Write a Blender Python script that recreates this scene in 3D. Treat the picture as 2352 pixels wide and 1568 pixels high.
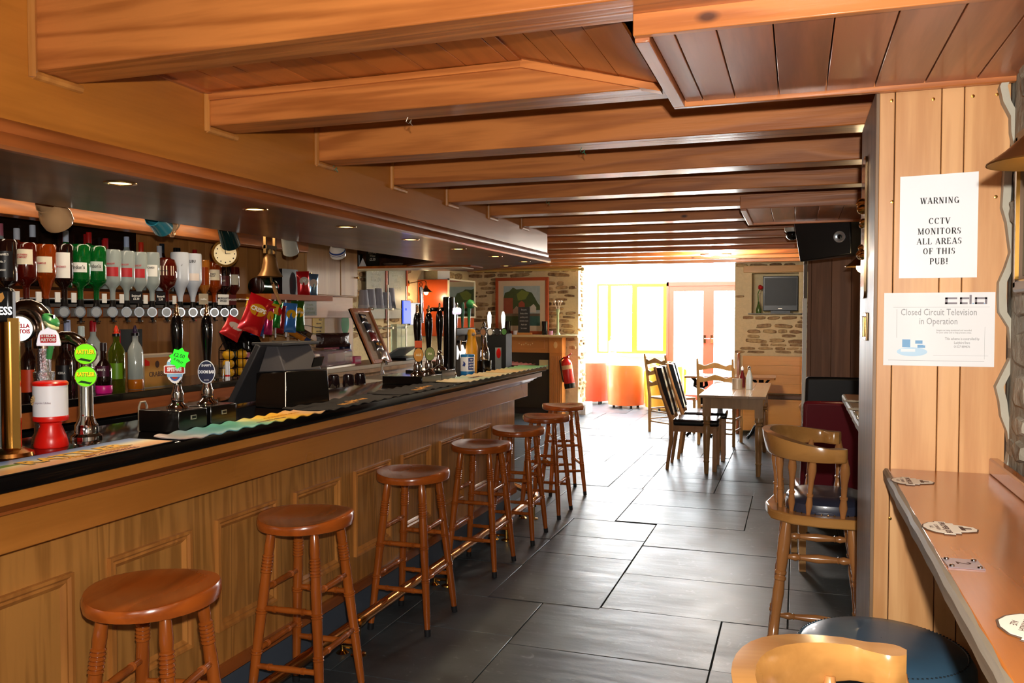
import bpy, bmesh, math, random
from mathutils import Vector, Matrix, Euler
random.seed(7)
C = bpy.context.scene.collection
PI = math.pi
for o in list(bpy.data.objects): bpy.data.objects.remove(o)

# ------------------------------------------------------------------ camera, light, exposure
sc = bpy.context.scene
cam = bpy.data.cameras.new('camera'); camo = bpy.data.objects.new('camera', cam); C.objects.link(camo)
camo.location = (0, 0, 1.5)
camo.rotation_euler = (PI/2 - 0.0321133, 0, 0.3274885)
cam.sensor_width = 36; cam.lens = 36*1930/2352; cam.clip_start = .02; cam.clip_end = 200
sc.camera = camo
sc.view_settings.view_transform = 'Standard'; sc.view_settings.look = 'None'
sc.view_settings.gamma = 1; sc.view_settings.use_curve_mapping = False
sc.view_settings.exposure = 0.0
w = bpy.data.worlds.new('world'); sc.world = w; w.use_nodes = True
wn = w.node_tree.nodes; wl = w.node_tree.links
bg = wn['Background']; bg.inputs[1].default_value = 34.0
tc = wn.new('ShaderNodeTexCoord'); sx = wn.new('ShaderNodeSeparateXYZ'); rp = wn.new('ShaderNodeValToRGB')
rp.color_ramp.elements[0].position = 0.0; rp.color_ramp.elements[0].color = (.93, .97, 1, 1)
rp.color_ramp.elements[1].position = 1.0; rp.color_ramp.elements[1].color = (.75, .88, 1, 1)
wl.new(tc.outputs['Generated'], sx.inputs[0]); wl.new(sx.outputs[2], rp.inputs[0]); wl.new(rp.outputs[0], bg.inputs[0])

def lamp(name, kind, loc, power, col=(1, 1, 1), size=.1, rot=None, **kw):
    l = bpy.data.lights.new(name, kind); l.energy = power; l.color = col
    if kind == 'AREA': l.size = size; l.shape = 'DISK'
    elif kind != 'SUN': l.shadow_soft_size = size
    for k, v in kw.items(): setattr(l, k, v)
    o = bpy.data.objects.new(name, l); C.objects.link(o); o.location = loc
    if rot: o.rotation_euler = rot
    return o
# the pop-up flash above the lens
lamp('camera_flash', 'AREA', (.036, -.01, 1.605), 56, (1, .95, .87), .035, (PI/2 - .02, 0, .31))
# room light of the front room behind the photographer
lamp('room_light', 'AREA', (-.6, -1.6, 2.15), 26, (1, .9, .76), 1.2, (0, 0, 0))
# daylight through the garden doors (sampling portal) and the sun on the terrace side
pl = lamp('door_daylight', 'AREA', (-2.2, 15.2, 1.3), 1, size=2.9, rot=(-PI/2, 0, 0)); pl.data.shape = 'RECTANGLE'
pl.data.size = 2.9; pl.data.size_y = 2.3; pl.data.cycles.is_portal = True
lamp('sun', 'SUN', (0, 20, 10), 4.0, (1, .93, .82), rot=(math.radians(-52), 0, math.radians(-14)), angle=.02)

# ------------------------------------------------------------------ materials
def lin(h):
    if isinstance(h, tuple): return h + (1,) if len(h) == 3 else h
    h = h.lstrip('#'); r = []
    for i in (0, 2, 4):
        c = int(h[i:i+2], 16)/255
        r.append(c/12.92 if c <= .04045 else ((c+.055)/1.055)**2.4)
    return (*r, 1)
MATS = {}
def mat(name, col='#808080', rough=.5, metal=0, emit=0, trans=0, ior=1.45, coat=0, alpha=1, spec=None, noise=0, nscale=20, bump=0):
    if name in MATS: return MATS[name]
    m = bpy.data.materials.new(name); m.use_nodes = True; nt = m.node_tree; b = nt.nodes['Principled BSDF']
    c = lin(col)
    b.inputs['Base Color'].default_value = c; b.inputs['Roughness'].default_value = rough
    b.inputs['Metallic'].default_value = metal; b.inputs['IOR'].default_value = ior
    b.inputs['Transmission Weight'].default_value = trans; b.inputs['Coat Weight'].default_value = coat
    b.inputs['Coat Roughness'].default_value = .08; b.inputs['Alpha'].default_value = alpha
    if spec is not None: b.inputs['Specular IOR Level'].default_value = spec
    if emit: b.inputs['Emission Color'].default_value = c; b.inputs['Emission Strength'].default_value = emit
    if noise or bump:
        t = nt.nodes.new('ShaderNodeTexCoord'); n = nt.nodes.new('ShaderNodeTexNoise'); n.inputs['Scale'].default_value = nscale
        n.inputs['Detail'].default_value = 5
        nt.links.new(t.outputs['Object'], n.inputs['Vector'])
        if noise:
            r = nt.nodes.new('ShaderNodeMix'); r.data_type = 'RGBA'; r.inputs[6].default_value = tuple(x*(1-noise) for x in c[:3])+(1,)
            r.inputs[7].default_value = tuple(min(1, x*(1+noise)) for x in c[:3])+(1,)
            nt.links.new(n.outputs[0], r.inputs[0]); nt.links.new(r.outputs[2], b.inputs['Base Color'])
        if bump:
            bp = nt.nodes.new('ShaderNodeBump'); bp.inputs['Strength'].default_value = bump; bp.inputs['Distance'].default_value = .01
            nt.links.new(n.outputs[0], bp.inputs['Height']); nt.links.new(bp.outputs[0], b.inputs['Normal'])
    MATS[name] = m; return m

def wood(name, light, dark, axis='Z', rough=.35, coat=.3, freq=38, contrast=.55, knots=.0, bump=.12, var=.12, spec=.5, kill=1):
    """procedural timber: stretched fibres, wandering growth rings, knots; every piece gets its own stretch of it"""
    if name in MATS: return MATS[name]
    m = bpy.data.materials.new(name); m.use_nodes = True; nt = m.node_tree; N = nt.nodes; L = nt.links; b = N['Principled BSDF']
    t = N.new('ShaderNodeTexCoord'); oi = N.new('ShaderNodeObjectInfo')
    ml = N.new('ShaderNodeVectorMath'); ml.operation = 'SCALE'; ml.inputs[0].default_value = (37, 53, 71); L.new(oi.outputs['Random'], ml.inputs['Scale'])
    ad = N.new('ShaderNodeVectorMath'); L.new(t.outputs['Object'], ad.inputs[0]); L.new(ml.outputs[0], ad.inputs[1])
    mp = N.new('ShaderNodeMapping'); s = [1, 1, 1]; s['XYZ'.index(axis)] = .07; mp.inputs['Scale'].default_value = s
    L.new(ad.outputs[0], mp.inputs[0])
    n1 = N.new('ShaderNodeTexNoise'); n1.inputs['Scale'].default_value = 7; n1.inputs['Detail'].default_value = 3; n1.inputs['Distortion'].default_value = .4
    L.new(mp.outputs[0], n1.inputs['Vector'])
    # rings = sine of the noise value
    mu = N.new('ShaderNodeMath'); mu.operation = 'MULTIPLY'; mu.inputs[1].default_value = freq; L.new(n1.outputs[0], mu.inputs[0])
    sn = N.new('ShaderNodeMath'); sn.operation = 'SINE'; L.new(mu.outputs[0], sn.inputs[0])
    mr = N.new('ShaderNodeMapRange'); mr.inputs[1].default_value = -1; mr.inputs[2].default_value = 1; L.new(sn.outputs[0], mr.inputs[0])
    n2 = N.new('ShaderNodeTexNoise'); n2.inputs['Scale'].default_value = 130; n2.inputs['Detail'].default_value = 3
    L.new(mp.outputs[0], n2.inputs['Vector'])
    mx = N.new('ShaderNodeMix'); mx.inputs[0].default_value = .45; L.new(mr.outputs[0], mx.inputs[2]); L.new(n2.outputs[0], mx.inputs[3])
    n3 = N.new('ShaderNodeTexNoise'); n3.inputs['Scale'].default_value = 2.2; L.new(ad.outputs[0], n3.inputs['Vector'])
    mx2 = N.new('ShaderNodeMix'); mx2.inputs[0].default_value = .35; L.new(mx.outputs[0], mx2.inputs[2]); L.new(n3.outputs[0], mx2.inputs[3])
    r = N.new('ShaderNodeValToRGB'); e = r.color_ramp.elements
    cl, cd = lin(light), lin(dark)
    mid = tuple(cl[i]*(1-contrast)+cd[i]*contrast for i in range(3))+(1,)
    e[0].position = .3; e[0].color = mid; e[1].position = .66; e[1].color = cl
    L.new(mx2.outputs[0], r.inputs[0]); last = r.outputs[0]
    if knots:
        sp = N.new('ShaderNodeMapping'); s = [1, 1, 1]; s['XYZ'.index(axis)] = .5; s[kill] = 0; sp.inputs['Scale'].default_value = s; L.new(ad.outputs[0], sp.inputs[0])
        v = N.new('ShaderNodeTexVoronoi'); v.inputs['Scale'].default_value = 5.5; L.new(sp.outputs[0], v.inputs['Vector'])
        kr = N.new('ShaderNodeMapRange'); kr.inputs[1].default_value = .03; kr.inputs[2].default_value = .032+.045*knots; kr.inputs[3].default_value = 1; kr.inputs[4].default_value = 0
        L.new(v.outputs['Distance'], kr.inputs[0])
        km = N.new('ShaderNodeMix'); km.data_type = 'RGBA'; km.inputs[7].default_value = tuple(x*.35 for x in cd[:3])+(1,)
        L.new(kr.outputs[0], km.inputs[0]); L.new(last, km.inputs[6]); last = km.outputs[2]
    hv = N.new('ShaderNodeHueSaturation'); vr = N.new('ShaderNodeMapRange'); vr.inputs[3].default_value = 1-var; vr.inputs[4].default_value = 1+var
    L.new(oi.outputs['Random'], vr.inputs[0]); L.new(vr.outputs[0], hv.inputs['Value']); L.new(last, hv.inputs['Color'])
    L.new(hv.outputs[0], b.inputs['Base Color'])
    b.inputs['Coat Weight'].default_value = coat; b.inputs['Coat Roughness'].default_value = .14; b.inputs['Specular IOR Level'].default_value = spec
    rr = N.new('ShaderNodeMapRange'); rr.inputs[3].default_value = rough*.75; rr.inputs[4].default_value = rough*1.25; L.new(n3.outputs[0], rr.inputs[0]); L.new(rr.outputs[0], b.inputs['Roughness'])
    bp = N.new('ShaderNodeBump'); bp.inputs['Strength'].default_value = bump; bp.inputs['Distance'].default_value = .004
    L.new(mx.outputs[0], bp.inputs['Height']); L.new(bp.outputs[0], b.inputs['Normal'])
    MATS[name] = m; return m

BEAM = lambda: wood('pine_beam', '#cd7c3c', '#8a4416', 'X', .42, .25, 46, .6, 1.0, .2)
BEAMY = lambda: wood('pine_beam_lengthwise', '#cd7c3c', '#8a4416', 'Y', .42, .25, 46, .6, .8, .2)
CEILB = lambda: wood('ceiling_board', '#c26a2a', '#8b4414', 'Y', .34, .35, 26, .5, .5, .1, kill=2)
BOXB = lambda: wood('boxing_board', '#b87048', '#743f22', 'Y', .4, .3, 22, .5, .6, .1, kill=2)
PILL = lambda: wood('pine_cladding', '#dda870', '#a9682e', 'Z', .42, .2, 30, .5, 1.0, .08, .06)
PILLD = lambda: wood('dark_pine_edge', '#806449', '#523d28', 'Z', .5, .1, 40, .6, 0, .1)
PARTW = lambda: wood('partition_boards', '#94664a', '#5c3a28', 'Z', .6, .0, 28, .5, 1.0, .08, .08)
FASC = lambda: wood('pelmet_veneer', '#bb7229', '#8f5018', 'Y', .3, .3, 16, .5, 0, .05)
TRIM = lambda: wood('moulding_wood', '#a85c2a', '#6d3614', 'Y', .32, .35, 30, .5, 0, .06)
TRIMZ = lambda: wood('moulding_wood_upright', '#c8843f', '#8f5222', 'Z', .32, .35, 30, .5, 0, .06)
BARP = lambda: wood('bar_front_ash', '#bf8340', '#7f4f1f', 'Z', .36, .25, 60, .55, 0, .15, .05)
BARB = lambda: wood('bar_front_board', '#b97531', '#8c5118', 'Y', .3, .3, 18, .5, 0, .06)
STOOL = lambda: wood('stool_beech', '#b25c1e', '#7c380d', 'Z', .22, .5, 22, .5, 0, .04, .05)
STOOLS = lambda: wood('stool_seat_beech', '#b4581c', '#7e370c', 'Y', .22, .5, 22, .5, 0, .04, .05)
CAPT = lambda: wood('captain_beech', '#c0824c', '#8f5a2c', 'Z', .2, .5, 20, .4, 0, .03, .04)
CAPTB = lambda: wood('captain_bow_beech', '#c9904e', '#94602e', 'X', .2, .5, 20, .4, 0, .03, .04)
CTOP = lambda: wood('counter_pine', '#b86c2e', '#804216', 'Y', .22, .5, 18, .5, .6, .06, kill=2)
CEDGE = lambda: wood('worn_counter_edge', '#978a76', '#63584a', 'Y', .6, 0, 30, .5, 0, .3)
PINE = lambda: wood('table_pine', '#b08858', '#7a5530', 'Z', .35, .3, 24, .5, .5, .08)
HONEY = lambda: wood('honey_pine', '#eaa552', '#c07a30', 'X', .3, .4, 14, .4, 0, .04)
BACKW = lambda: wood('back_bar_boards', '#b97c40', '#835226', 'Z', .5, .0, 24, .5, .3, .06, .06, .2, 0)
BACKX = lambda: wood('back_bar_rail', '#bd642a', '#844214', 'Y', .55, .0, 24, .5, .3, .06, .06, .15, 0)
CUPB = lambda: wood('cupboard_ply', '#cb9c66', '#94622f', 'Z', .4, .2, 20, .4, 0, .05, .04)

def floor_mat():
    m = bpy.data.materials.new('slate'); m.use_nodes = True; nt = m.node_tree; N = nt.nodes; L = nt.links; b = N['Principled BSDF']
    t = N.new('ShaderNodeTexCoord'); oi = N.new('ShaderNodeObjectInfo')
    ge = N.new('ShaderNodeNewGeometry')
    n = N.new('ShaderNodeTexNoise'); n.inputs['Scale'].default_value = 3.5; n.inputs['Detail'].default_value = 6; L.new(ge.outputs['Position'], n.inputs['Vector'])
    r = N.new('ShaderNodeValToRGB'); e = r.color_ramp.elements
    e[0].position = .3; e[0].color = lin('#2b3034'); e[1].position = .75; e[1].color = lin('#4c5458'); L.new(n.outputs[0], r.inputs[0])
    hv = N.new('ShaderNodeHueSaturation'); vr = N.new('ShaderNodeMapRange'); vr.inputs[3].default_value = .8; vr.inputs[4].default_value = 1.2
    L.new(oi.outputs['Random'], vr.inputs[0]); L.new(vr.outputs[0], hv.inputs['Value']); L.new(r.outputs[0], hv.inputs['Color'])
    # pale scuffs
    n4 = N.new('ShaderNodeTexNoise'); n4.inputs['Scale'].default_value = 9; n4.inputs['Detail'].default_value = 9; n4.inputs['Distortion'].default_value = 2.5
    L.new(ge.outputs['Position'], n4.inputs['Vector'])
    sc_ = N.new('ShaderNodeMapRange'); sc_.inputs[1].default_value = .63; sc_.inputs[2].default_value = .72; sc_.inputs[4].default_value = .35; L.new(n4.outputs[0], sc_.inputs[0])
    mc = N.new('ShaderNodeMix'); mc.data_type = 'RGBA'; mc.inputs[7].default_value = lin('#8b9391'); L.new(sc_.outputs[0], mc.inputs[0]); L.new(hv.outputs[0], mc.inputs[6])
    L.new(mc.outputs[2], b.inputs['Base Color'])
    mp = N.new('ShaderNodeMapping'); mp.inputs['Scale'].default_value = (1.3, 4.5, 1); L.new(ge.outputs['Position'], mp.inputs[0])
    n2 = N.new('ShaderNodeTexNoise'); n2.inputs['Scale'].default_value = 1.8; n2.inputs['Detail'].default_value = 2; L.new(mp.outputs[0], n2.inputs['Vector'])
    n3 = N.new('ShaderNodeTexNoise'); n3.inputs['Scale'].default_value = 60; n3.inputs['Detail'].default_value = 4; L.new(ge.outputs['Position'], n3.inputs['Vector'])
    b1 = N.new('ShaderNodeBump'); b1.inputs['Strength'].default_value = .5; b1.inputs['Distance'].default_value = .008; L.new(n2.outputs[0], b1.inputs['Height'])
    b2 = N.new('ShaderNodeBump'); b2.inputs['Strength'].default_value = .12; b2.inputs['Distance'].default_value = .003; L.new(n3.outputs[0], b2.inputs['Height']); L.new(b1.outputs[0], b2.inputs['Normal'])
    L.new(b2.outputs[0], b.inputs['Normal'])
    rr = N.new('ShaderNodeMapRange'); rr.inputs[3].default_value = .3; rr.inputs[4].default_value = .5; L.new(n.outputs[0], rr.inputs[0]); L.new(rr.outputs[0], b.inputs['Roughness'])
    b.inputs['Specular IOR Level'].default_value = .75
    return m
SLATE = floor_mat()
def stone_mat(name, cols, scale=5, bump=.6):
    m = bpy.data.materials.new(name); m.use_nodes = True; nt = m.node_tree; N = nt.nodes; L = nt.links; b = N['Principled BSDF']
    oi = N.new('ShaderNodeObjectInfo'); ge = N.new('ShaderNodeNewGeometry')
    r = N.new('ShaderNodeValToRGB'); r.color_ramp.interpolation = 'LINEAR'
    while len(r.color_ramp.elements) < len(cols): r.color_ramp.elements.new(.5)
    for i, c in enumerate(cols): r.color_ramp.elements[i].position = i/(len(cols)-1); r.color_ramp.elements[i].color = lin(c)
    n = N.new('ShaderNodeTexNoise'); n.inputs['Scale'].default_value = scale*4; n.inputs['Detail'].default_value = 8; L.new(ge.outputs['Position'], n.inputs['Vector'])
    a = N.new('ShaderNodeMath'); a.operation = 'MULTIPLY_ADD'; a.inputs[1].default_value = .9; a.inputs[2].default_value = -.45; L.new(n.outputs[0], a.inputs[0])
    a2 = N.new('ShaderNodeMath'); a2.use_clamp = True; L.new(a.outputs[0], a2.inputs[0]); L.new(oi.outputs['Random'], a2.inputs[1])
    L.new(a2.outputs[0], r.inputs[0]); L.new(r.outputs[0], b.inputs['Base Color']); b.inputs['Roughness'].default_value = .85
    bp = N.new('ShaderNodeBump'); bp.inputs['Strength'].default_value = bump; bp.inputs['Distance'].default_value = .015; L.new(n.outputs[0], bp.inputs['Height']); L.new(bp.outputs[0], b.inputs['Normal'])
    return m
STONE = stone_mat('schist_stone', ['#6d5238', '#a08058', '#c4a878', '#8a6a4a', '#b89a70'])
RUBBLE = stone_mat('limewashed_rubble', ['#6f695c', '#9a9383', '#aaa393', '#857e6c'], 6, 1.0)
MORTAR = mat('lime_mortar', '#e0cca0', .95, noise=.12, nscale=30, bump=.8)
MORTG = mat('grey_lime_mortar', '#8f8a7c', .95, noise=.22, nscale=22, bump=1.0)
WHITEW = mat('white_paint', '#f2f0ea', .6)
BLACK = mat('black_plastic', '#0b0b0c', .3); BLACKG = mat('black_gloss', '#050506', .08, coat=.5)
DKGREY = mat('dark_grey_plastic', '#2c2b2e', .45); GREYP = mat('grey_plastic', '#4b484b', .5)
CHROME = mat('chrome', '#d8d8dc', .07, 1); BRASS = mat('brass', '#c89a4e', .2, 1); STEEL = mat('brushed_steel', '#cfc6b6', .42, .85)
COPPER = mat('copper_gold', '#c98745', .22, 1); OLDBR = mat('aged_brass', '#7b5f3a', .35, 1)
REDP = mat('red_plastic', '#d3180f', .3); WHITEP = mat('white_plastic', '#e9e9ee', .35); PAPER = mat('white_paper', '#eef0f6', .5)
GLASS = mat('clear_glass', '#f4fbf8', .02, trans=1, ior=1.45)
INK = mat('black_ink', '#15151a', .6); CREAM = mat('cream_label', '#e8dcc0', .6); WHITEL = mat('white_label', '#f2efe8', .5)
DARKW = wood('dark_stained_wood', '#4a2814', '#27140a', 'Y', .5, .0, spec=.2)
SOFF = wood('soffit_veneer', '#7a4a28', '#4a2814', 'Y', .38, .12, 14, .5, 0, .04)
# ------------------------------------------------------------------ mesh helpers
class MB:
    def __init__(s): s.v = []; s.f = []
    def add(s, vs, fs):
        n = len(s.v); s.v += [tuple(p) for p in vs]; s.f += [tuple(n+i for i in f) for f in fs]; return s
    def bx(s, x0, x1, y0, y1, z0, z1, M=None):
        vs = [Vector((x, y, z)) for z in (z0, z1) for y in (y0, y1) for x in (x0, x1)]
        if M: vs = [M @ p for p in vs]
        return s.add(vs, [(0, 2, 3, 1), (4, 5, 7, 6), (0, 1, 5, 4), (2, 6, 7, 3), (0, 4, 6, 2), (1, 3, 7, 5)])
    def box(s, c, d, M=None):
        return s.bx(c[0]-d[0]/2, c[0]+d[0]/2, c[1]-d[1]/2, c[1]+d[1]/2, c[2]-d[2]/2, c[2]+d[2]/2, M)
    def lathe(s, prof, o=(0, 0, 0), ax=(0, 0, 1), seg=16, sx=1, sy=1, caps=True):
        """prof: [(radius, distance along axis)]"""
        ax = Vector(ax).normalized(); o = Vector(o)
        q = Vector((0, 0, 1)).rotation_difference(ax).to_matrix()
        vs = []; fs = []
        for r, h in prof:
            r = max(r, 1e-5)
            for k in range(seg):
                a = 2*PI*k/seg; vs.append(o + q @ Vector((r*math.cos(a)*sx, r*math.sin(a)*sy, h)))
        for i in range(len(prof)-1):
            for k in range(seg):
                fs.append((i*seg+k, i*seg+(k+1) % seg, (i+1)*seg+(k+1) % seg, (i+1)*seg+k))
        if caps: fs.append(tuple(range(seg-1, -1, -1))); fs.append(tuple((len(prof)-1)*seg+k for k in range(seg)))
        return s.add(vs, fs)
    def turned(s, a, b, prof, seg=12):
        """prof: [(t 0..1, radius)] between points a and b"""
        a, b = Vector(a), Vector(b); L = (b-a).length
        return s.lathe([(r, t*L) for t, r in prof], a, b-a, seg)
    def cyl(s, a, b, r, seg=12, r2=None): return s.turned(a, b, [(0, r), (1, r if r2 is None else r2)], seg)
    def tube(s, pts, r, seg=8, closed=False):
        pts = [Vector(p) for p in pts]; n = len(pts); rs = r if isinstance(r, (list, tuple)) else [r]*n
        up = None; vs = []; fs = []
        for i, p in enumerate(pts):
            d = (pts[(i+1) % n] if (i < n-1 or closed) else p) - (pts[i-1] if (i > 0 or closed) else p); d.normalize()
            if up is None: up = Vector((0, 0, 1)) if abs(d.z) < .9 else Vector((1, 0, 0))
            x = d.cross(up)
            if x.length < 1e-4: x = d.orthogonal()
            x.normalize(); up = x.cross(d).normalized()
            for k in range(seg):
                a = 2*PI*k/seg; vs.append(p + x*math.cos(a)*rs[i] + up*math.sin(a)*rs[i])
        for i in range(n if closed else n-1):
            j = (i+1) % n
            for k in range(seg): fs.append((i*seg+k, j*seg+k, j*seg+(k+1) % seg, i*seg+(k+1) % seg))
        if not closed: fs.append(tuple(range(seg))); fs.append(tuple((n-1)*seg+k for k in range(seg-1, -1, -1)))
        return s.add(vs, fs)
    def prism(s, poly, h0, h1, M=None):
        """polygon in the xy plane of M, from h0 to h1 along its z"""
        n = len(poly); vs = [Vector((x, y, h)) for h in (h0, h1) for x, y in poly]
        if M: vs = [M @ p for p in vs]
        return s.add(vs, [tuple(range(n-1, -1, -1)), tuple(range(n, 2*n))] + [(i, (i+1) % n, n+(i+1) % n, n+i) for i in range(n)])
    def sphere(s, o, r, seg=12, sz=1):
        return s.lathe([(r*math.sin(PI*i/8), -r*sz*math.cos(PI*i/8)) for i in range(9)], o, (0, 0, 1), seg)
    def sweep(s, path, prof, closed_prof=True):
        """profile [(out, z)] swept along a 2D path with mitred corners; out is to the right of travel"""
        n = len(path); vs = []; fs = []; m = len(prof)
        for i, p in enumerate(path):
            p = Vector(p)
            d0 = (p-Vector(path[i-1])).normalized() if i else None
            d1 = (Vector(path[i+1])-p).normalized() if i < n-1 else None
            d = ((d0 or d1)+(d1 or d0)).normalized(); nn = Vector((d.y, -d.x)); k = 1/max(.3, d.dot(d1 or d0))
            for u, z in prof: vs.append((p.x+nn.x*u*k, p.y+nn.y*u*k, z))
        for i in range(n-1):
            for j in range(m if closed_prof else m-1):
                fs.append((i*m+j, (i+1)*m+j, (i+1)*m+(j+1) % m, i*m+(j+1) % m))
        if closed_prof: fs.append(tuple(range(m))); fs.append(tuple((n-1)*m+k for k in range(m-1, -1, -1)))
        return s.add(vs, fs)
    def mesh(s, name, smooth=True):
        me = bpy.data.meshes.new(name); me.from_pydata(s.v, [], s.f)
        bm = bmesh.new(); bm.from_mesh(me); bmesh.ops.recalc_face_normals(bm, faces=bm.faces); bm.to_mesh(me); bm.free()
        if smooth:
            for p in me.polygons: p.use_smooth = True
            me.set_sharp_from_angle(angle=math.radians(38))
        return me
    def build(s, name, m, parent=None, bevel=0, smooth=True, loc=None, rot=None):
        o = bpy.data.objects.new(name, s.mesh(name, smooth)); C.objects.link(o)
        if m: o.data.materials.append(m)
        if parent: o.parent = parent
        if loc: o.location = loc
        if rot: o.rotation_euler = rot
        if bevel:
            b = o.modifiers.new('bevel', 'BEVEL'); b.width = bevel; b.segments = 2; b.limit_method = 'ANGLE'; b.angle_limit = math.radians(40); b.harden_normals = False
        return o
def tag(o, label=None, cat=None, group=None, kind=None):
    if label: o['label'] = label
    if cat: o['category'] = cat
    if group: o['group'] = group
    if kind: o['kind'] = kind
    return o
def thing(name, label, cat, loc=(0, 0, 0), rz=0, group=None):
    o = bpy.data.objects.new(name, None); C.objects.link(o); o.empty_display_size = .05
    o.location = loc; o.rotation_euler = (0, 0, rz); return tag(o, label, cat, group)
def struct(o): o['kind'] = 'structure'; return o
KIDS = {}
def kids(o): return [c for c in bpy.data.objects if c.parent == o]
def dup(root, loc, rz=0, label=None, group=None, cache={}):
    if root not in cache: cache[root] = [(c, kids(c)) for c in kids(root)]
    r = root.copy(); C.objects.link(r); r.location = loc; r.rotation_euler = (0, 0, rz)
    if label: r['label'] = label
    if group: r['group'] = group
    for ch, gs in cache[root]:
        c = ch.copy(); C.objects.link(c); c.parent = r
        for g in gs: d = g.copy(); C.objects.link(d); d.parent = c
    return r
def frame(o, x, y):
    x = Vector(x).normalized(); y = Vector(y).normalized(); z = x.cross(y).normalized(); y = z.cross(x)
    M = Matrix((x, y, z)).transposed().to_4x4(); M.translation = Vector(o); return M
def text(s, size, m, M, parent=None, bold=0, wide=1, name='lettering', align='CENTER', spacing=1, shear=0, th=.0004):
    cu = bpy.data.curves.new(name, 'FONT'); cu.body = s; cu.size = size; cu.offset = bold*size; cu.align_x = align; cu.align_y = 'CENTER'
    cu.extrude = th; cu.resolution_u = 2; cu.space_character = spacing; cu.shear = shear
    t = bpy.data.objects.new(name, cu); C.objects.link(t)
    me = bpy.data.meshes.new_from_object(t); bpy.data.objects.remove(t)
    me.transform(M @ Matrix.Translation((0, 0, th)) @ Matrix.Diagonal((wide, 1, 1, 1))); me.materials.clear(); me.materials.append(m)
    o = bpy.data.objects.new(name, me); C.objects.link(o)
    if parent: o.parent = parent
    return o
def ellipse(rx, ry, n=24, a0=0): return [(rx*math.cos(a0+2*PI*i/n), ry*math.sin(a0+2*PI*i/n)) for i in range(n)]
def rrect(w_, h_, r=.01, n=4):
    o = []
    for cx, cy, a in ((w_/2-r, h_/2-r, 0), (-w_/2+r, h_/2-r, 1), (-w_/2+r, -h_/2+r, 2), (w_/2-r, -h_/2+r, 3)):
        for i in range(n+1): t = PI/2*(a+i/n); o.append((cx+r*math.cos(t), cy+r*math.sin(t)))
    return o

# ------------------------------------------------------------------ setting: floor of riven slate
floor = struct(MB().bx(-6, 1.2, -4, 18, -.2, -.012).build('floor', mat('floor_grout', '#3c3e3c', .9)))
X1, X2, X3, X4, X5 = .275, -.335, -.94, -1.24, -1.545
slabs = [(X4, X2, 3.58, 4.18), (X2, X1, 3.58, 4.18), (-1.85, X4, 3.67, 4.15), (-1.85, X4, 3.07, 3.67), (X4, X2, 2.98, 3.58), (X2, X1, 2.98, 3.58),
         (X3, -.03, 4.18, 4.79), (X3, -.03, 4.79, 5.4), (X3, -.03, 5.4, 6.0), (X5, X3, 4.15, 5.05), (X5, X3, 5.05, 5.5), (X5, X3, 5.5, 5.97),
         (-2.15, X5, 4.15, 4.75), (-2.15, X5, 4.75, 5.35), (-2.15, X5, 5.35, 5.97), (-.03, .5, 4.18, 4.79), (-.03, .5, 4.79, 5.4), (-.03, .5, 5.4, 6.0),
         (-1.85, X4, 5.97, 6.57), (X4, X2, 6.0, 6.59), (X2, X1, 6.0, 6.7), (-1.85, X4, 6.57, 7.17), (X4, X2, 6.59, 7.17), (X2, X1, 6.7, 7.33),
         (-2.15, -1.85, 3.07, 4.15), (X1, .5, 2.98, 4.18), (-2.15, -1.85, 5.97, 7.17), (X1, .5, 6, 7.33), (-2.15, X4, 2.2, 3.07), (X4, X2, 2.2, 2.98), (X2, .5, 2.2, 2.98)]
for k in range(14):
    y0 = 7.17+.6*k; xs = [-4.8, -3.9, -3.3, -2.75]; x = -2.15 - (.3 if k % 2 else 0)
    xs[-1] = min(xs[-1], x-.3)
    while x < .6: xs.append(x); x += random.choice((.3, .6, .9))
    xs.append(1.0)
    for a, b in zip(xs, xs[1:]):
        if k == 0 and a > -1.0: slabs.append((a, b, 7.34, 7.77)) if a >= X2 else slabs.append((a, b, 7.18, 7.77))
        else: slabs.append((a, b, y0, y0+.6))
for a, b, c_, d in slabs:
    g = .0028; dz = random.uniform(-.0015, .0015)
    z = [dz+random.uniform(-.0012, .0012) for _ in range(4)]
    m = MB().bx(a+g, b-g, c_+g, d-g, -.03, 0); m.v = [(x, y, (z[i-4] if i > 3 else zz)) for i, (x, y, zz) in enumerate(m.v)]
    m.build('slab', SLATE, floor, bevel=.002)

# ------------------------------------------------------------------ setting: walls
YW = 12.2      # far left stone wall
def cladding(parent, m, x0, x1, y, z0, z1, widths, th=.018, face='Y', gap=.0025):
    """upright tongue and groove boards on a wall; face Y: boards side by side along x, face X: along y"""
    x = x0; i = 0
    while x < x1-.01:
        w_ = min(widths[i % len(widths)], x1-x); i += 1
        b = MB()
        if face == 'Y': b.bx(x+gap/2, x+w_-gap/2, y, y+th, z0, z1)
        else: b.bx(y-th, y, x+gap/2, x+w_-gap/2, z0, z1)
        b.build('board', m, parent, bevel=.002); x += w_
wl_ = struct(MB().bx(-3.65, -3.47, -4, 5.0, 0, 2.3).build('wall_left', mat('dark_wall', '#3a2415', .8)))
cladding(wl_, BACKW(), 1.5, 5.0, -3.45, 1.1, 2.3, [.14, .14, .13, .15], face='X')
wr = struct(MB().bx(.5, .8, -4, 15.2, 0, 2.6).build('wall_right', MORTG))
wn_ = struct(MB().bx(-6, .8, -4.2, -4, 0, 2.6).build('wall_near', mat('warm_cream_wall', '#c9b28c', .8)))
wo = struct(MB().bx(-5.05, -4.87, 5.0, YW+.2, 0, 2.4).bx(-4.95, -3.47, 4.9, 5.0, 0, 2.4).build('wall_far_left', MORTAR))
wf = struct(MB().bx(-4.9, -3.1, YW, YW+.45, 0, 2.4).build('wall_fireplace', MORTAR))
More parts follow.
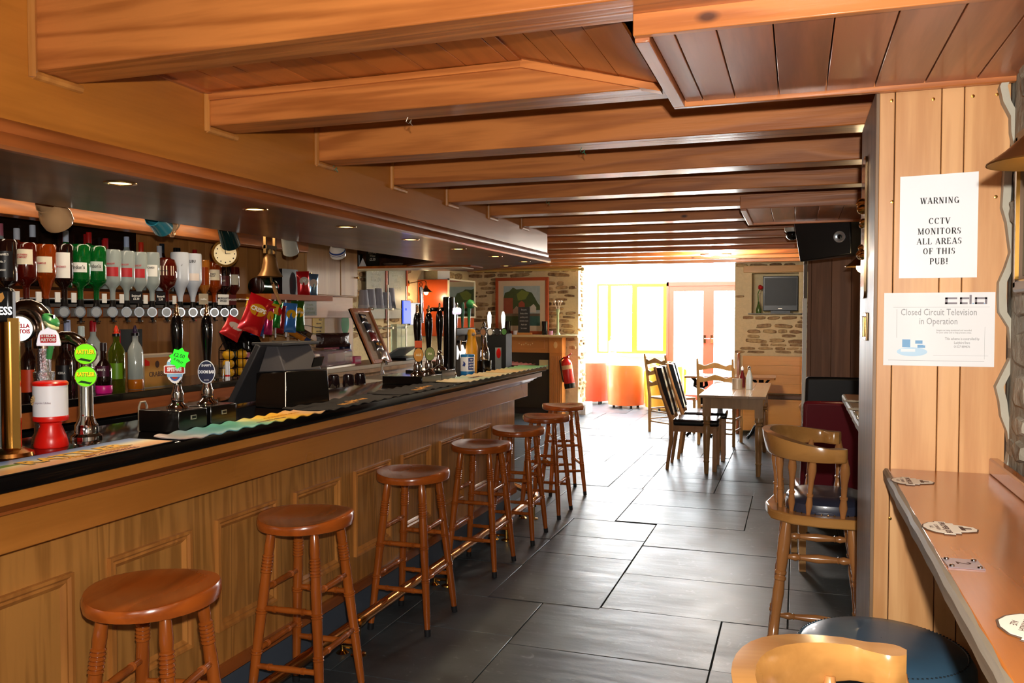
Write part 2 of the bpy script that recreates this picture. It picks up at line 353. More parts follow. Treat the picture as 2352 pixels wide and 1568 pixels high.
wt = struct(MB().bx(-.77, -.56, 11.22, 11.7, 0, 2.35).bx(.012, .5, 11.22, 11.7, 0, 2.35).bx(-.56, .012, 11.22, 11.7, 0, 1.515).bx(-.56, .012, 11.22, 11.7, 2.03, 2.35).bx(-.56, .012, 11.52, 11.7, 1.5, 2.05).bx(-.77, -.56, 11.7, 15, 0, 2.35).build('wall_far_right', MORTAR))
ext = struct(MB().bx(-7, -3.46, 15, 15.2, 0, 2.62).bx(-3.46, .5, 15, 15.2, 2.07, 2.62).bx(-3.46, -2.2, 15, 15.2, 0, .78).bx(-.78, .5, 15, 15.2, 0, 2.1)
             .bx(-7.1, -7, 11, 15.2, 0, 2.62).build('wall_far', WHITEW))
struct(MB().bx(-7, -4.9, 12.0, 12.2, 0, 2.6).build('wall_extension', WHITEW))
# coursed stonework
def stone_mesh(k):
    rnd = random.Random(k); n = 10; M = MB(); pts = []
    for i in range(n):
        a = 2*PI*i/n+rnd.uniform(-.12, .12); c_, s_ = math.cos(a), math.sin(a)
        q = max(abs(c_), abs(s_))**.75; pts.append((c_/q*.5*rnd.uniform(.85, 1.02), s_/q*.5*rnd.uniform(.8, 1.02)))
    vs = [(x, y, 0) for x, y in pts]+[(x*.97, y*.97, .6*rnd.uniform(.8, 1.1)) for x, y in pts]+[(x*.8, y*.78, rnd.uniform(.85, 1.1)) for x, y in pts]+[(0, 0, 1)]
    fs = []
    for l in (0, 1):
        for i in range(n): fs.append((l*n+i, l*n+(i+1) % n, (l+1)*n+(i+1) % n, (l+1)*n+i))
    for i in range(n): fs.append((2*n+i, 2*n+(i+1) % n, 3*n))
    return M.add(vs, fs).mesh('stone')
SM = [stone_mesh(k) for k in range(9)]
for s in SM: s.materials.append(STONE)
SR = [stone_mesh(k+20) for k in range(7)]
for s in SR: s.materials.append(RUBBLE)
def stones(parent, M, w_, h_, meshes, lo, hi, hlo, hhi, depth, skip=None, seed=1, cover=.85):
    """courses of stones over a w x h rectangle in the frame M"""
    R_ = random.Random(seed); y = 0
    while y < h_:
        h = R_.uniform(hlo, hhi); x = -R_.uniform(0, lo)
        while x < w_:
            w1 = R_.uniform(lo, hi)*(.6+h/hhi*.6); cx, cy = x+w1/2, y+h/2+R_.uniform(-.1, .1)*h
            if cx-w1*.4 > 0 and cx+w1*.4 < w_ and not (skip and skip(cx, cy, w1, h)) and R_.random() < cover:
                o = bpy.data.objects.new('stone', R_.choice(meshes)); C.objects.link(o); o.parent = parent
                o.matrix_local = M @ Matrix.Translation((cx, cy, -.012)) @ Matrix.Rotation(R_.uniform(-.07, .07), 4, 'Z') @ Matrix.Diagonal((w1*.94, h*.86, depth*R_.uniform(.6, 1.3), 1))
            x += w1
        y += h
stones(wf, frame((-4.86, YW, .05), (1, 0, 0), (0, 0, 1)), 1.76, 2.1, SM, .1, .34, .035, .085, .035, seed=3,
       skip=lambda x, y, w1, h: -.1 < x < 1.62 and y < .9)
stones(wf, frame((-3.1, YW, .05), (0, 1, 0), (0, 0, 1)), .45, 2.1, SM, .12, .3, .04, .09, .03, seed=13)
stones(wt, frame((-.77, 11.22, 1.0), (1, 0, 0), (0, 0, 1)), 1.05, 1.13, SM, .09, .26, .035, .075, .03, seed=4,
       skip=lambda x, y, w1, h: (x+w1/2 > .2 and x-w1/2 < .8 and y+h/2 > .5 and y-h/2 < 1.05))
stones(wo, frame((-4.87, 8.2, 1.2), (0, 1, 0), (0, 0, 1)), 4.0, .9, SM, .12, .36, .05, .13, .035, seed=5,
       skip=lambda x, y, w1, h: 2.0 < x < 3.2 and y > .2)
stones(wr, frame((.5, 11.1, 0), (0, -1, 0), (0, 0, 1)), 4.2, 2.0, SM, .2, .4, .08, .16, .04, seed=6) if 0 else None
MB().bx(.472, .5, .4, 2.262, .9, 2.28).build('render_coat', MORTG, wr)
stones(wr, frame((.472, 2.255, 1.165), (0, -1, 0), (0, 0, 1)), 1.3, .95, SR, .07, .15, .05, .1, .024, seed=8, cover=1)

# ------------------------------------------------------------------ setting: ceiling, beams, boxed panels
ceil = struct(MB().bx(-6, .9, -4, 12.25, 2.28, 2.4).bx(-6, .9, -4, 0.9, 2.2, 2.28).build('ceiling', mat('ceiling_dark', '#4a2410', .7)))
cx_ = struct(MB().bx(-7, .9, 12.15, 12.25, 2.3, 2.75).build('ceiling_extension', WHITEW))
for k in range(9):   # glazed lean-to roof: white rafters and panes
    x_ = -7+k*.97; MB().bx(x_-.03, x_+.03, 12.2, 15.2, 2.55, 2.66).build('rafter', WHITEW, cx_)
    if k < 8: MB().bx(x_+.03, x_+.94, 12.2, 15.2, 2.62, 2.626).build('pane', mat('roof_glass', '#ffffff', .1, trans=0, alpha=.12), cx_)
# boarded bay between the two nearest beams, sloping down to the boxed panel on the right
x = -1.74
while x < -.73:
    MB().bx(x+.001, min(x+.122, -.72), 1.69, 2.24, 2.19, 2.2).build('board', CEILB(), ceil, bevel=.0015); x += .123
sl = [(-.72, 2.195), (-.63, 2.172), (-.54, 2.148), (-.45, 2.124), (-.345, 2.095)]
for (xa, za), (xb, zb) in zip(sl, sl[1:]):
    MB().add([(xa+.001, 1.69, za), (xb-.001, 1.69, zb), (xb-.001, 2.24, zb), (xa+.001, 2.24, za), (xa+.001, 1.69, za+.01), (xb-.001, 1.69, zb+.01), (xb-.001, 2.24, zb+.01), (xa+.001, 2.24, za+.01)],
             [(0, 1, 2, 3), (7, 6, 5, 4), (0, 4, 5, 1), (1, 5, 6, 2), (2, 6, 7, 3), (3, 7, 4, 0)]).build('board', CEILB(), ceil)
beams = []
NB = 15
for i in range(NB):
    y = .94+.63*i; xr = .5
    if y > 11.6: break
    b = struct(MB().bx(-1.748 if y < 5.9 else (-2.9 if y < 6.9 else -4.87), xr, y, y+.125, 2.088, 2.3).build('trim_%d' % (i+1), BEAM(), bevel=.004)); beams.append(y)
# the same beams carried on over the bar well
for i, y in enumerate((2.22, 3.48, 4.74, 5.95)): struct(MB().bx(-3.46, -2.56, y, y+.11, 2.1, 2.3).build('trim_%d' % (30+i), BEAM()))
struct(MB().bx(-3.2, -3.1, .5, 4.9, 1.915, 1.985).build('trim_40', BEAMY(), bevel=.003))
struct(MB().bx(-2.73, -2.6, .5, 6, 2.02, 2.1).build('trim_41', BEAMY(), bevel=.003))
# capping strips along the second beam
for k, ((xa, za), (xb, zb)) in enumerate((((-1.74, 2.183), (-.72, 2.189)), ((-.72, 2.189), (-.34, 2.092)))):
    struct(MB().add([(xa, 2.188, za), (xb, 2.188, zb), (xb, 2.188, zb-.018), (xa, 2.188, za-.018), (xa, 2.224, za), (xb, 2.224, zb), (xb, 2.224, zb-.018), (xa, 2.224, za-.018)],
                    [(0, 1, 2, 3), (7, 6, 5, 4), (0, 4, 5, 1), (1, 5, 6, 2), (2, 6, 7, 3), (3, 7, 4, 0)]).build('trim_%d' % (50+k), BEAM()))
def boxing(n, x0, y0, y1, z, seams, x1=.5, slope=0):
    """dropped boarded box under the beams: two edge boards, an end lip and crosswise boards"""
    root = struct(MB().bx(x0, x1, y0, y0+.02, z-.004, z+.062).build('trim_%d' % n, BEAM(), bevel=.002))
    MB().bx(x0, x1, y1-.02, y1, z-.012, z+.05).build('edge_strip', BEAM(), root, bevel=.002)
    MB().bx(x0, x0+.03, y0+.02, y1-.02, z-.012, z+.05).build('end_lip', BOXB(), root, bevel=.002)
    for a, b in zip(seams, seams[1:]):
        MB().bx(a+.0015, b-.0015, y0+.02, y1-.02, z, z+.015).build('board', BOXB(), root, bevel=.001)
    return root
boxing(60, -.312, 1.655, 2.245, 2.05, [-.28, -.235, -.155, -.05, .06, .17, .28, .39, .5])
boxing(61, -.29, 4.56, 5.34, 2.055, [-.26, -.14, -.02, .1, .22, .34, .48])
# pelmet over the bar, soffit, mouldings
PP = [(-1.75, -1.2), (-1.75, 5.96), (-2.8, 7.01)]
pel = struct(MB().sweep(PP, [(0, 1.9), (0, 2.29), (-.02, 2.29), (-.02, 1.9)]).build('trim_70', FASC()))
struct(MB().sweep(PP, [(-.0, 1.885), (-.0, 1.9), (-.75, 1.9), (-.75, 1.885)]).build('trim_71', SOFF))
struct(MB().sweep(PP, [(.0, 1.955), (.006, 1.95), (.01, 1.935), (.008, 1.922), (.018, 1.915), (.024, 1.902), (.026, 1.888), (.018, 1.88), (-.004, 1.88)]).build('trim_72', TRIM()))
struct(MB().sweep(PP, [(-.73, 1.9), (-.73, 2.29), (-.75, 2.29), (-.75, 1.9)]).build('trim_73', DARKW))
for i, y in enumerate(beams):
    if .9 < y < 5.9:
        k = MB().turned((-1.748, y-.009, 2.07), (-1.748, y-.009, 2.28), [(0, .011), (1, .011)], 8).turned((-1.748, y-.009, 2.077), (-1.748, y+.135, 2.077), [(0, .011), (1, .011)], 8)
        struct(k.build('trim_%d' % (80+i), TRIMZ()))
struct(MB().bx(-1.75, -1.735, 1.06+.6, 2.22, 2.183, 2.2).build('trim_76', TRIM()))
# pale curtain rail at the far stone wall
cr = thing('curtain_rail', 'long pale gold curtain rail above the framed picture on the far stone wall', 'rail', (0, 0, 0))
MB().tube([(-4.8, 12.06, 2.165), (-3.02, 12.06, 2.165)], .018).build('pole', mat('pale_gold', '#d8c27a', .3, .3), cr)
MB().bx(-4.8, -3.0, 12.0, 12.195, 2.19, 2.215).build('rail_board', HONEY(), cr)
MB().sphere((-3.0, 12.06, 2.165), .028).build('finial', mat('pale_gold'), cr)

# ------------------------------------------------------------------ setting: pillar with cladding
pil = struct(MB().bx(.187, .5, 2.28, 2.74, 0, 2.06).build('wall_pillar', mat('dark_wall')))
for a, b in ((.185, .2205), (.2205, .323), (.323, .372), (.372, .47)):
    MB().bx(a+.001, b-.001, 2.26, 2.279, 0, 2.05).build('board', PILL(), pil, bevel=.0015)
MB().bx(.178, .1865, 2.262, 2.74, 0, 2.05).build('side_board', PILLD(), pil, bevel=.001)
# wavy lime edge where cladding meets the rubble
R_ = random.Random(5); ys = [i*.035 for i in range(30)]
pts = [(.458+.012*math.sin(i*.9)+R_.uniform(-.006, .006), 1.12+y) for i, y in enumerate(ys)]
MB().prism(pts+[(x+.016, y) for x, y in reversed(pts)], 0, .03, frame((0, 2.262, 0), (1, 0, 0), (0, 0, 1))).build('lime_edge', mat('lime_smear', '#b5b0a0', .9, noise=.15, bump=.6), pil)
scr = MB()
for x, z in ((.212, 2.022), (.304, 2.018), (.389, 2.018), (.44, 2.018), (.216, 1.776), (.441, 1.778), (.222, .995)):
    MB().lathe([(.0042, 0), (.004, .002), (.001, .0026)], (x, 2.2595, z), (0, -1, 0), 10).build('screw', BRASS, pil)
# partition further back with wide dark boards
par = struct(MB().bx(.07, .5, 6.63, 6.75, 0, 2.3).build('wall_partition', mat('dark_wall')))
for a, b in ((.068, .095), (.095, .235), (.235, .37), (.37, .5)): MB().bx(a+.001, b-.001, 6.61, 6.629, 0, 2.2).build('board', PARTW(), par, bevel=.002)
struct(MB().bx(.035, .066, 6.6, 6.76, 0, 1.62).build('trim_90', WHITEW, bevel=.003))
struct(MB().bx(.04, .066, 6.6, 6.76, 1.62, 2.15).build('trim_91', mat('grey_frame', '#6d6258', .6)))

# ------------------------------------------------------------------ setting: windows and doors to the terrace
YEL = mat('yellow_frame_paint', '#c9960c', .4); RED = mat('red_frame_paint', '#a03c2c', .4)
gm = bpy.data.materials.new('window_pane'); gm.use_nodes = True; nt = gm.node_tree; nt.nodes.remove(nt.nodes['Principled BSDF'])
tr = nt.nodes.new('ShaderNodeBsdfTransparent'); gl = nt.nodes.new('ShaderNodeBsdfGlossy'); gl.inputs['Roughness'].default_value = .02; mx = nt.nodes.new('ShaderNodeMixShader')
mx.inputs[0].default_value = .07; nt.links.new(tr.outputs[0], mx.inputs[1]); nt.links.new(gl.outputs[0], mx.inputs[2]); nt.links.new(mx.outputs[0], nt.nodes['Material Output'].inputs[0])
def opening(name, x0, x1, z0, z1, m, fw=.05, y=15.0, handle=None):
    f = struct(MB().bx(x0, x0+fw, y-.03, y+.04, z0, z1).bx(x1-fw, x1, y-.03, y+.04, z0, z1).bx(x0+fw, x1-fw, y-.03, y+.04, z1-fw, z1).bx(x0+fw, x1-fw, y-.03, y+.04, z0, z0+fw).build(name, m))
    MB().bx(x0+fw, x1-fw, y, y+.006, z0+fw, z1-fw).build('pane', gm, f)
    if handle: MB().bx(handle-.02, handle+.02, y-.05, y-.03, 1.0, 1.14).tube([(handle, y-.05, 1.08), (handle, y-.08, 1.08), (handle+.09, y-.08, 1.08)], .008).build('handle', CHROME, f)
    return f
opening('window_1', -3.45, -3.23, .8, 2.05, YEL, .03); opening('window_2', -3.23, -2.78, .8, 2.05, YEL, .035); opening('window_3', -2.78, -2.2, .8, 2.05, YEL, .06)
opening('door_1', -2.16, -1.47, 0, 2.0, RED, .09, handle=-1.53); opening('door_2', -1.47, -.78, 0, 2.0, RED, .09, handle=-1.41)
struct(MB().bx(-2.2, -2.16, 14.96, 15.05, 0, 2.07).bx(-2.2, -.78, 14.96, 15.05, 2.0, 2.07).build('trim_92', RED))
struct(MB().bx(-3.46, -2.2, 14.8, 15.06, .76, .8).build('trim_93', WHITEW))
tag(MB().bx(-12, 8, 15.3, 40, -.3, -.05).build('terrace', mat('pale_paving', '#c9c4b8', .9)), kind='structure')

# ================================================================== THINGS
# ------------------------------------------------------------------ bar counter
BP = [(-1.75, -.8), (-1.75, 5.93), (-2.56, 6.74)]
bar = thing('bar_counter', 'long bar counter with ash panelled front, moulded cornice board and grey kickboard', 'bar', (0, 0, 0))
MB().sweep(BP, [(-.215, .205), (-.215, .93), (-.235, .93), (-.235, .205)]).build('front_panel', BARP(), bar)
MB().sweep(BP, [(-.26, 0), (-.26, .25), (-.3, .25), (-.3, 0)]).build('kickboard', mat('blue_grey_paint', '#4f5866', .5), bar)
MB().sweep(BP, [(-.2, .19), (-.2, .235), (-.262, .235), (-.262, .19)]).build('base_strip', TRIM(), bar)
MB().sweep(BP, [(-.125, .9), (-.125, 1.0), (-.2, 1.0), (-.2, .9)]).build('cornice_board', BARB(), bar, bevel=.003)
MB().sweep(BP, [(-.118, .998), (-.108, 1.003), (-.104, 1.012), (-.09, 1.016), (-.082, 1.026), (-.068, 1.03), (-.058, 1.042), (-.05, 1.048), (-.2, 1.048), (-.2, .998)]).build('cornice_moulding', TRIM(), bar)
MB().sweep(BP, [(-.028, 1.045), (-.028, 1.0825), (-.2, 1.0825), (-.2, 1.045)]).build('lip_board', BARB(), bar, bevel=.003)
ctop = MB().sweep(BP, [(0, 1.083), (.004, 1.1), (0, 1.118), (-.006, 1.12), (-.5, 1.12), (-.5, 1.083)]).build('countertop', mat('black_gloss_top', '#0b0909', .1, coat=.4))
tag(ctop, 'gloss black bar top running the whole length of the panelled bar', 'countertop')
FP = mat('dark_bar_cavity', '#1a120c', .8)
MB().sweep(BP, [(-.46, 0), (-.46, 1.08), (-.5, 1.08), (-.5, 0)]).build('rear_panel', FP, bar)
# applied mouldings: panels along the front
pm = [(.017, 0), (.016, .01), (.009, .017), (.011, .024), (.004, .034), (0, .038), (0, 0)]
def mould_frame(y0, y1, z0, z1, x=-1.966):
    b = MB(); n = len(pm); ring = []
    for (yy, zz, sy, sz) in ((y0, z0, 1, 1), (y1, z0, -1, 1), (y1, z1, -1, -1), (y0, z1, 1, -1)):
        ring.append([(x+o, yy+sy*t, zz+sz*t) for o, t in pm])
    vs = [p for r in ring for p in r]; fs = []
    for i in range(4):
        j = (i+1) % 4
        for k in range(n): fs.append((i*n+k, j*n+k, j*n+(k+1) % n, i*n+(k+1) % n))
    return b.add(vs, fs)
ym = 1.985; first = None
for k in range(9):
    y0 = ym-.99+.495*k
    mould_frame(y0, y0+.36, .36, .765).build('panel_moulding', TRIMZ(), bar)
# foot rail
fr = thing('foot_rail', 'polished brass foot rail on flanged feet along the bar', 'rail', (0, 0, 0))
MB().tube([(-1.82, .2, .15), (-1.82, 5.86, .15), (-1.85, 6.0, .15), (-2.6, 6.75, .15)], .024, 12).build('rail', COPPER, fr)
for y in (1.3, 2.27, 3.25, 4.25, 5.24, 5.85):
    MB().cyl((-1.82, y-.02, .15), (-1.82, y+.02, .15), .029, 12).cyl((-1.82, y, .0), (-1.82, y, .14), .011, 8).lathe([(.036, 0), (.034, .006), (.014, .012)], (-1.82, y, 0), (0, 0, 1), 12) \
        .tube([(-1.82, y, .03), (-1.9, y, .03)], .008).lathe([(.03, 0), (.014, .012)], (-1.9, y, 0), (0, 0, 1), 10).cyl((-1.9, y, 0), (-1.9, y, .035), .009).build('bracket', BRASS, fr)

# ------------------------------------------------------------------ bar stools
def make_stool(label, group):
    t = thing('bar_stool', label, 'stool', (0, 0, 0), 0, group)
    # saddle seat: thick oval with a shallow dished top
    n = 32; vs = []; fs = []
    prof = [(.9, .0), (.985, .006), (1.0, .018), (1.0, .034), (.975, .043), (.9, .043), (.6, .033), (.25, .028)]
    for r, z in prof:
        for k in range(n):
            a = 2*PI*k/n; x = .178*r*math.cos(a); y = .192*r*math.sin(a)
            vs.append((x, y, .697+z+(.006*math.cos(2*a) if z > .02 and r > .8 else 0)))
    for i in range(len(prof)-1):
        for k in range(n): fs.append((i*n+k, i*n+(k+1) % n, (i+1)*n+(k+1) % n, (i+1)*n+k))
    fs.append(tuple(range(n-1, -1, -1))); fs.append(tuple((len(prof)-1)*n+k for k in range(n)))
    MB().add(vs, fs).build('seat', STOOLS(), t)
    def rings(ts, r, dr=.0025, w_=.006):
        o = []
        for tt in ts: o += [(tt-w_, r), (tt-w_*.3, r+dr), (tt+w_*.3, r+dr), (tt+w_, r), (tt+w_*1.1, r-.001)]
        return o
    legp = [(0, .0135), (.12, .0165), *rings([.33, .345], .0185), *rings([.55, .565], .0195, .003), (.7, .0195), *rings([.77, .787, .804, .821, .838, .855], .0178, .0032, .0075), (.9, .019), (.97, .0165), (1, .012)]
    feet = []
    for sx_ in (-1, 1):
        for sy_ in (-1, 1):
            a = Vector((sx_*.148, sy_*.172, 0)); b = Vector((sx_*.088, sy_*.1, .7)); feet.append((a, b))
            l = MB().turned(a.lerp(b, .03), b, legp, 12).build('leg', STOOL(), t)
            MB().turned(a, a.lerp(b, .045), [(0, .0145), (.8, .0155), (1, .015)], 12).build('rubber_foot', mat('black_rubber', '#17171a', .7), l)
    P = lambda i, z: feet[i][0].lerp(feet[i][1], z/.7)
    rp_ = [(0, .007), (.06, .0105), *rings([.22, .24, .26], .0115, .0018, .005), (.5, .0125), *rings([.74, .76, .78], .0115, .0018, .005), (.94, .0105), (1, .007)]
    for i, j, zs in ((0, 1, (.255, .48)), (2, 3, (.255, .48)), (0, 2, (.2, .41)), (1, 3, (.2, .41))):
        for z in zs: MB().turned(P(i, z), P(j, z), rp_, 10).build('stretcher', STOOL(), t)
    return t
G = 'turned wooden stools along the bar'
st = make_stool('nearest turned wooden bar stool, its worn oval seat cut by the bottom edge', G)
SP = [(-1.697, 1.88, .22), (-1.77, 2.765, .06), (-1.77, 3.71, .02), (-1.77, 4.64, 0), (-1.768, 5.34, .03), (-1.785, 6.06, 0), (-1.87, 6.85, .5)]
SL = ['nearest turned wooden bar stool, its worn oval seat cut by the bottom edge', 'second nearest turned wooden bar stool with a paint-chipped stretcher',
      'third turned wooden bar stool from the camera', 'fourth turned wooden bar stool, middle one of the row', 'fifth turned wooden bar stool from the camera',
      'sixth turned wooden bar stool, last but one of the row', 'farthest turned wooden bar stool standing past the bar corner']
for i, (x, y, a) in enumerate(SP):
    if i == 0: st.location = (x, y, 0); st.rotation_euler[2] = a; base = st
    else: dup(base, (x, y, 0), a, SL[i])

# ------------------------------------------------------------------ right hand counter with coasters
def wall_counter(y0, y1, label, zc=1.12, xf=.205, parts=True):
    t = thing('wall_counter', label, 'counter', (0, 0, 0))
    MB().bx(xf+.009, .452, y0, y1, zc-.031, zc).build('top', CTOP(), t, bevel=.003)
    R_ = random.Random(3); n = int((y1-y0)/.06)
    b = MB(); vs = []; fs = []
    for i in range(n+1):
        y = y0+(y1-y0)*i/n; e = R_.uniform(-.0012, .0016)
        vs += [(xf+e, y, zc-.03), (xf+e-.002, y, zc-.008), (xf+.003+e, y, zc-.0005), (xf+.011-e*2, y, zc-.0003), (xf+.019, y, zc-.031)]
    for i in range(n):
        for k in range(5): fs.append((i*5+k, (i+1)*5+k, (i+1)*5+(k+1) % 5, i*5+(k+1) % 5))
    b.add(vs, fs+[tuple(range(5)), tuple(n*5+k for k in range(4, -1, -1))]).build('worn_edge', CEDGE(), t)
    MB().bx(.436, .458, y0, y1, zc, zc+.038).build('upstand', CTOP(), t, bevel=.004)
    return t
wc = wall_counter(.4, 2.258, 'varnished pine wall counter with worn edge below the notices')
MB().cyl((.36, 1.72, .02), (.36, 1.72, 1.088), .021, 16).lathe([(.05, 0), (.048, .01), (.022, .02)], (.36, 1.72, 0), (0, 0, 1), 16).build('support_pole', CHROME, wc)
wc2 = wall_counter(2.95, 4.3, 'varnished pine wall counter partly hidden behind the clad pillar')
MB().cyl((.285, 4.1, .0), (.285, 4.1, 1.088), .014, 12).lathe([(.04, 0), (.014, .012)], (.285, 4.1, 0), (0, 0, 1), 12).build('support_pole', CHROME, wc2)
CO = [(-.105, 0), (-.095, .018), (-.07, .034), (-.045, .038), (-.045, .045), (-.005, .045), (-.005, .036), (.02, .036), (.02, .026), (.05, .022), (.066, .018), (.085, .014), (.095, 0)]
CO = CO + [(x, -y) for x, y in CO[-2:0:-1]]
BROWN = mat('brown_print', '#4a2a1c', .6)
def coaster(x, y, rz, label, s=.46, z=1.1205, words=True, g='beer mats on the wall counters'):
    t = thing('beer_mat', label, 'coaster', (x, y, z), rz, g)
    MB().prism([(a*s, b*s*2.3) for a, b in CO], 0, .0012).build('card', mat('beer_mat_rim', '#5a4436', .6), t)
    MB().prism([(a*s*.95, b*s*2.3*.95) for a, b in CO], .0011, .0016).build('print', mat('beer_mat_cream', '#efe6d6', .6), t)
    if words:
        F_ = frame((-.022*s, 0, .0016), (0, -1, 0), (1, 0, 0))
        text('PROPER JOB', .03*s, BROWN, F_, t, .03, 1.02, th=.0001)
        text('CORNISH\nALE', .02*s, BROWN, frame((-.06*s, 0, .0016), (0, -1, 0), (1, 0, 0)), t, th=.0001)
        MB().bx(.03*s, .045*s, -.03*s, .03*s, .0016, .0019).bx(.045*s, .07*s, -.008*s, .008*s, .0016, .0019).build('emblem', BROWN, t)
    return t
coaster(.253, 2.09, .0, 'farthest cream beer mat lying by the clad pillar')
coaster(.262, 1.65, .05, 'middle cream beer mat behind the metal number plate')
coaster(.292, 1.15, -.35, 'nearest cream beer mat cut by the right edge of the picture', .56)
coaster(.24, 3.62, 0, 'nearer cream beer mat on the counter beyond the pillar', words=False)
coaster(.24, 3.95, .1, 'farther cream beer mat on the counter beyond the pillar', words=False)
npl = thing('number_plate', 'small square metal plate numbered 2 screwed to the counter', 'plate', (.242, 1.42, 1.1202), .05)
MB().box((0, 0, .001), (.05, .05, .002)).build('plate', mat('dull_silver', '#b8aeb8', .3, .9), npl)
for a in (-1, 1):
    for b in (-1, 1): MB().lathe([(.004, 0), (.0035, .002), (.001, .003)], (a*.019, b*.019, .002), (0, 0, 1), 10).build('screw', CHROME, npl)
text('2', .03, BROWN, frame((0, 0, .002), (0, -1, 0), (1, 0, 0)), npl, th=.0001)
tag(MB().box((.235, 3.3, 1.1215), (.05, .05, .002)).build('number_plate', mat('dull_silver')), 'small square metal plate on the counter beyond the pillar', 'plate')

# ------------------------------------------------------------------ notices on the pillar
FRN = lambda x, z, off=.0: frame((x, 2.2592-off, z), (1, 0, 0), (0, 0, 1))
SER = {  # heavy roman capitals drawn as strokes: (width, [(x0,y0,x1,y1,thickness)...], arcs [(cx,cy,rx,ry,a0,a1)], serif feet)
 'W': (1.0, [(.1, 1, .3, 0, .13), (.3, 0, .5, .95, .05), (.5, .95, .7, 0, .13), (.7, 0, .9, 1, .05)], [], [(.1, 1), (.5, 1), (.9, 1)]),
 'A': (.78, [(.1, 0, .38, 1, .05), (.38, 1, .66, 0, .14), (.2, .33, .57, .33, .05)], [], [(.1, 0), (.66, 0)]),
 'R': (.76, [(.18, 0, .18, 1, .14), (.18, .97, .42, .97, .05), (.18, .5, .42, .5, .05), (.4, .5, .68, 0, .13)], [(.42, .735, .17, .24, -90, 90)], [(.18, 0), (.18, 1), (.68, 0)]),
 'N': (.8, [(.16, 0, .16, 1, .05), (.16, 1, .64, 0, .14), (.64, 0, .64, 1, .05)], [], [(.16, 0), (.14, 1), (.64, 1)]),
 'I': (.42, [(.21, 0, .21, 1, .15)], [], [(.21, 0), (.21, 1)]),
 'G': (.82, [(.66, .02, .66, .4, .14)], [(.42, .5, .27, .47, 40, 330)], [(.66, .42)]),
 'C': (.78, [(.66, .66, .66, .97, .04)], [(.42, .5, .27, .47, 40, 320)], []),
 'T': (.72, [(.36, 0, .36, 1, .15), (.06, .97, .66, .97, .05), (.07, .78, .07, .97, .04), (.65, .78, .65, .97, .04)], [], [(.36, 0)]),
 'V': (.78, [(.12, 1, .4, 0, .14), (.4, 0, .66, 1, .05)], [], [(.12, 1), (.66, 1)]),
 'M': (.98, [(.15, 0, .15, 1, .05), (.15, 1, .47, .05, .12), (.47, .05, .8, 1, .05), (.8, 0, .8, 1, .14)], [], [(.15, 0), (.12, 1), (.82, 1), (.8, 0)]),
 'O': (.84, [], [(.42, .5, .27, .47, 0, 360)], []),
 'S': (.62, [(.5, .7, .5, .97, .04), (.1, .03, .1, .3, .04)], [(.3, .74, .17, .22, 60, 270), (.3, .27, .18, .24, -100, 90)], []),
 'L': (.7, [(.18, 0, .18, 1, .14), (.1, .03, .6, .03, .05), (.6, .03, .6, .25, .05)], [], [(.18, 1), (.16, 0)]),
 'E': (.7, [(.18, 0, .18, 1, .14), (.1, .03, .6, .03, .05), (.1, .97, .58, .97, .05), (.18, .52, .45, .52, .05), (.6, .03, .6, .25, .05), (.57, .78, .57, .97, .05), (.45, .42, .45, .62, .04)], [], [(.16, 0), (.16, 1)]),
 'F': (.66, [(.18, 0, .18, 1, .14), (.1, .97, .58, .97, .05), (.18, .52, .45, .52, .05), (.57, .75, .57, .97, .05), (.45, .42, .45, .62, .04)], [], [(.18, 0), (.16, 1)]),
 'H': (.84, [(.18, 0, .18, 1, .14), (.64, 0, .64, 1, .14), (.18, .5, .64, .5, .05)], [], [(.18, 0), (.18, 1), (.64, 0), (.64, 1)]),
 'P': (.68, [(.18, 0, .18, 1, .14), (.18, .97, .4, .97, .05), (.18, .48, .4, .48, .05)], [(.4, .725, .17, .25, -90, 90)], [(.18, 0), (.18, 1)]),
 'U': (.8, [(.18, .3, .18, 1, .14), (.64, .3, .64, 1, .05)], [(.41, .3, .22, .27, 180, 360)], [(.18, 1), (.64, 1)]),
 'B': (.72, [(.18, 0, .18, 1, .14), (.18, .97, .38, .97, .05), (.18, .52, .4, .52, .05), (.18, .03, .4, .03, .05)], [(.38, .745, .15, .23, -90, 90), (.4, .27, .18, .24, -90, 90)], [(.16, 0), (.16, 1)]),
 '!': (.36, [(.18, .3, .18, 1, .13), (.18, 0, .18, .14, .15)], [], []), ' ': (.34, [], [], [])}
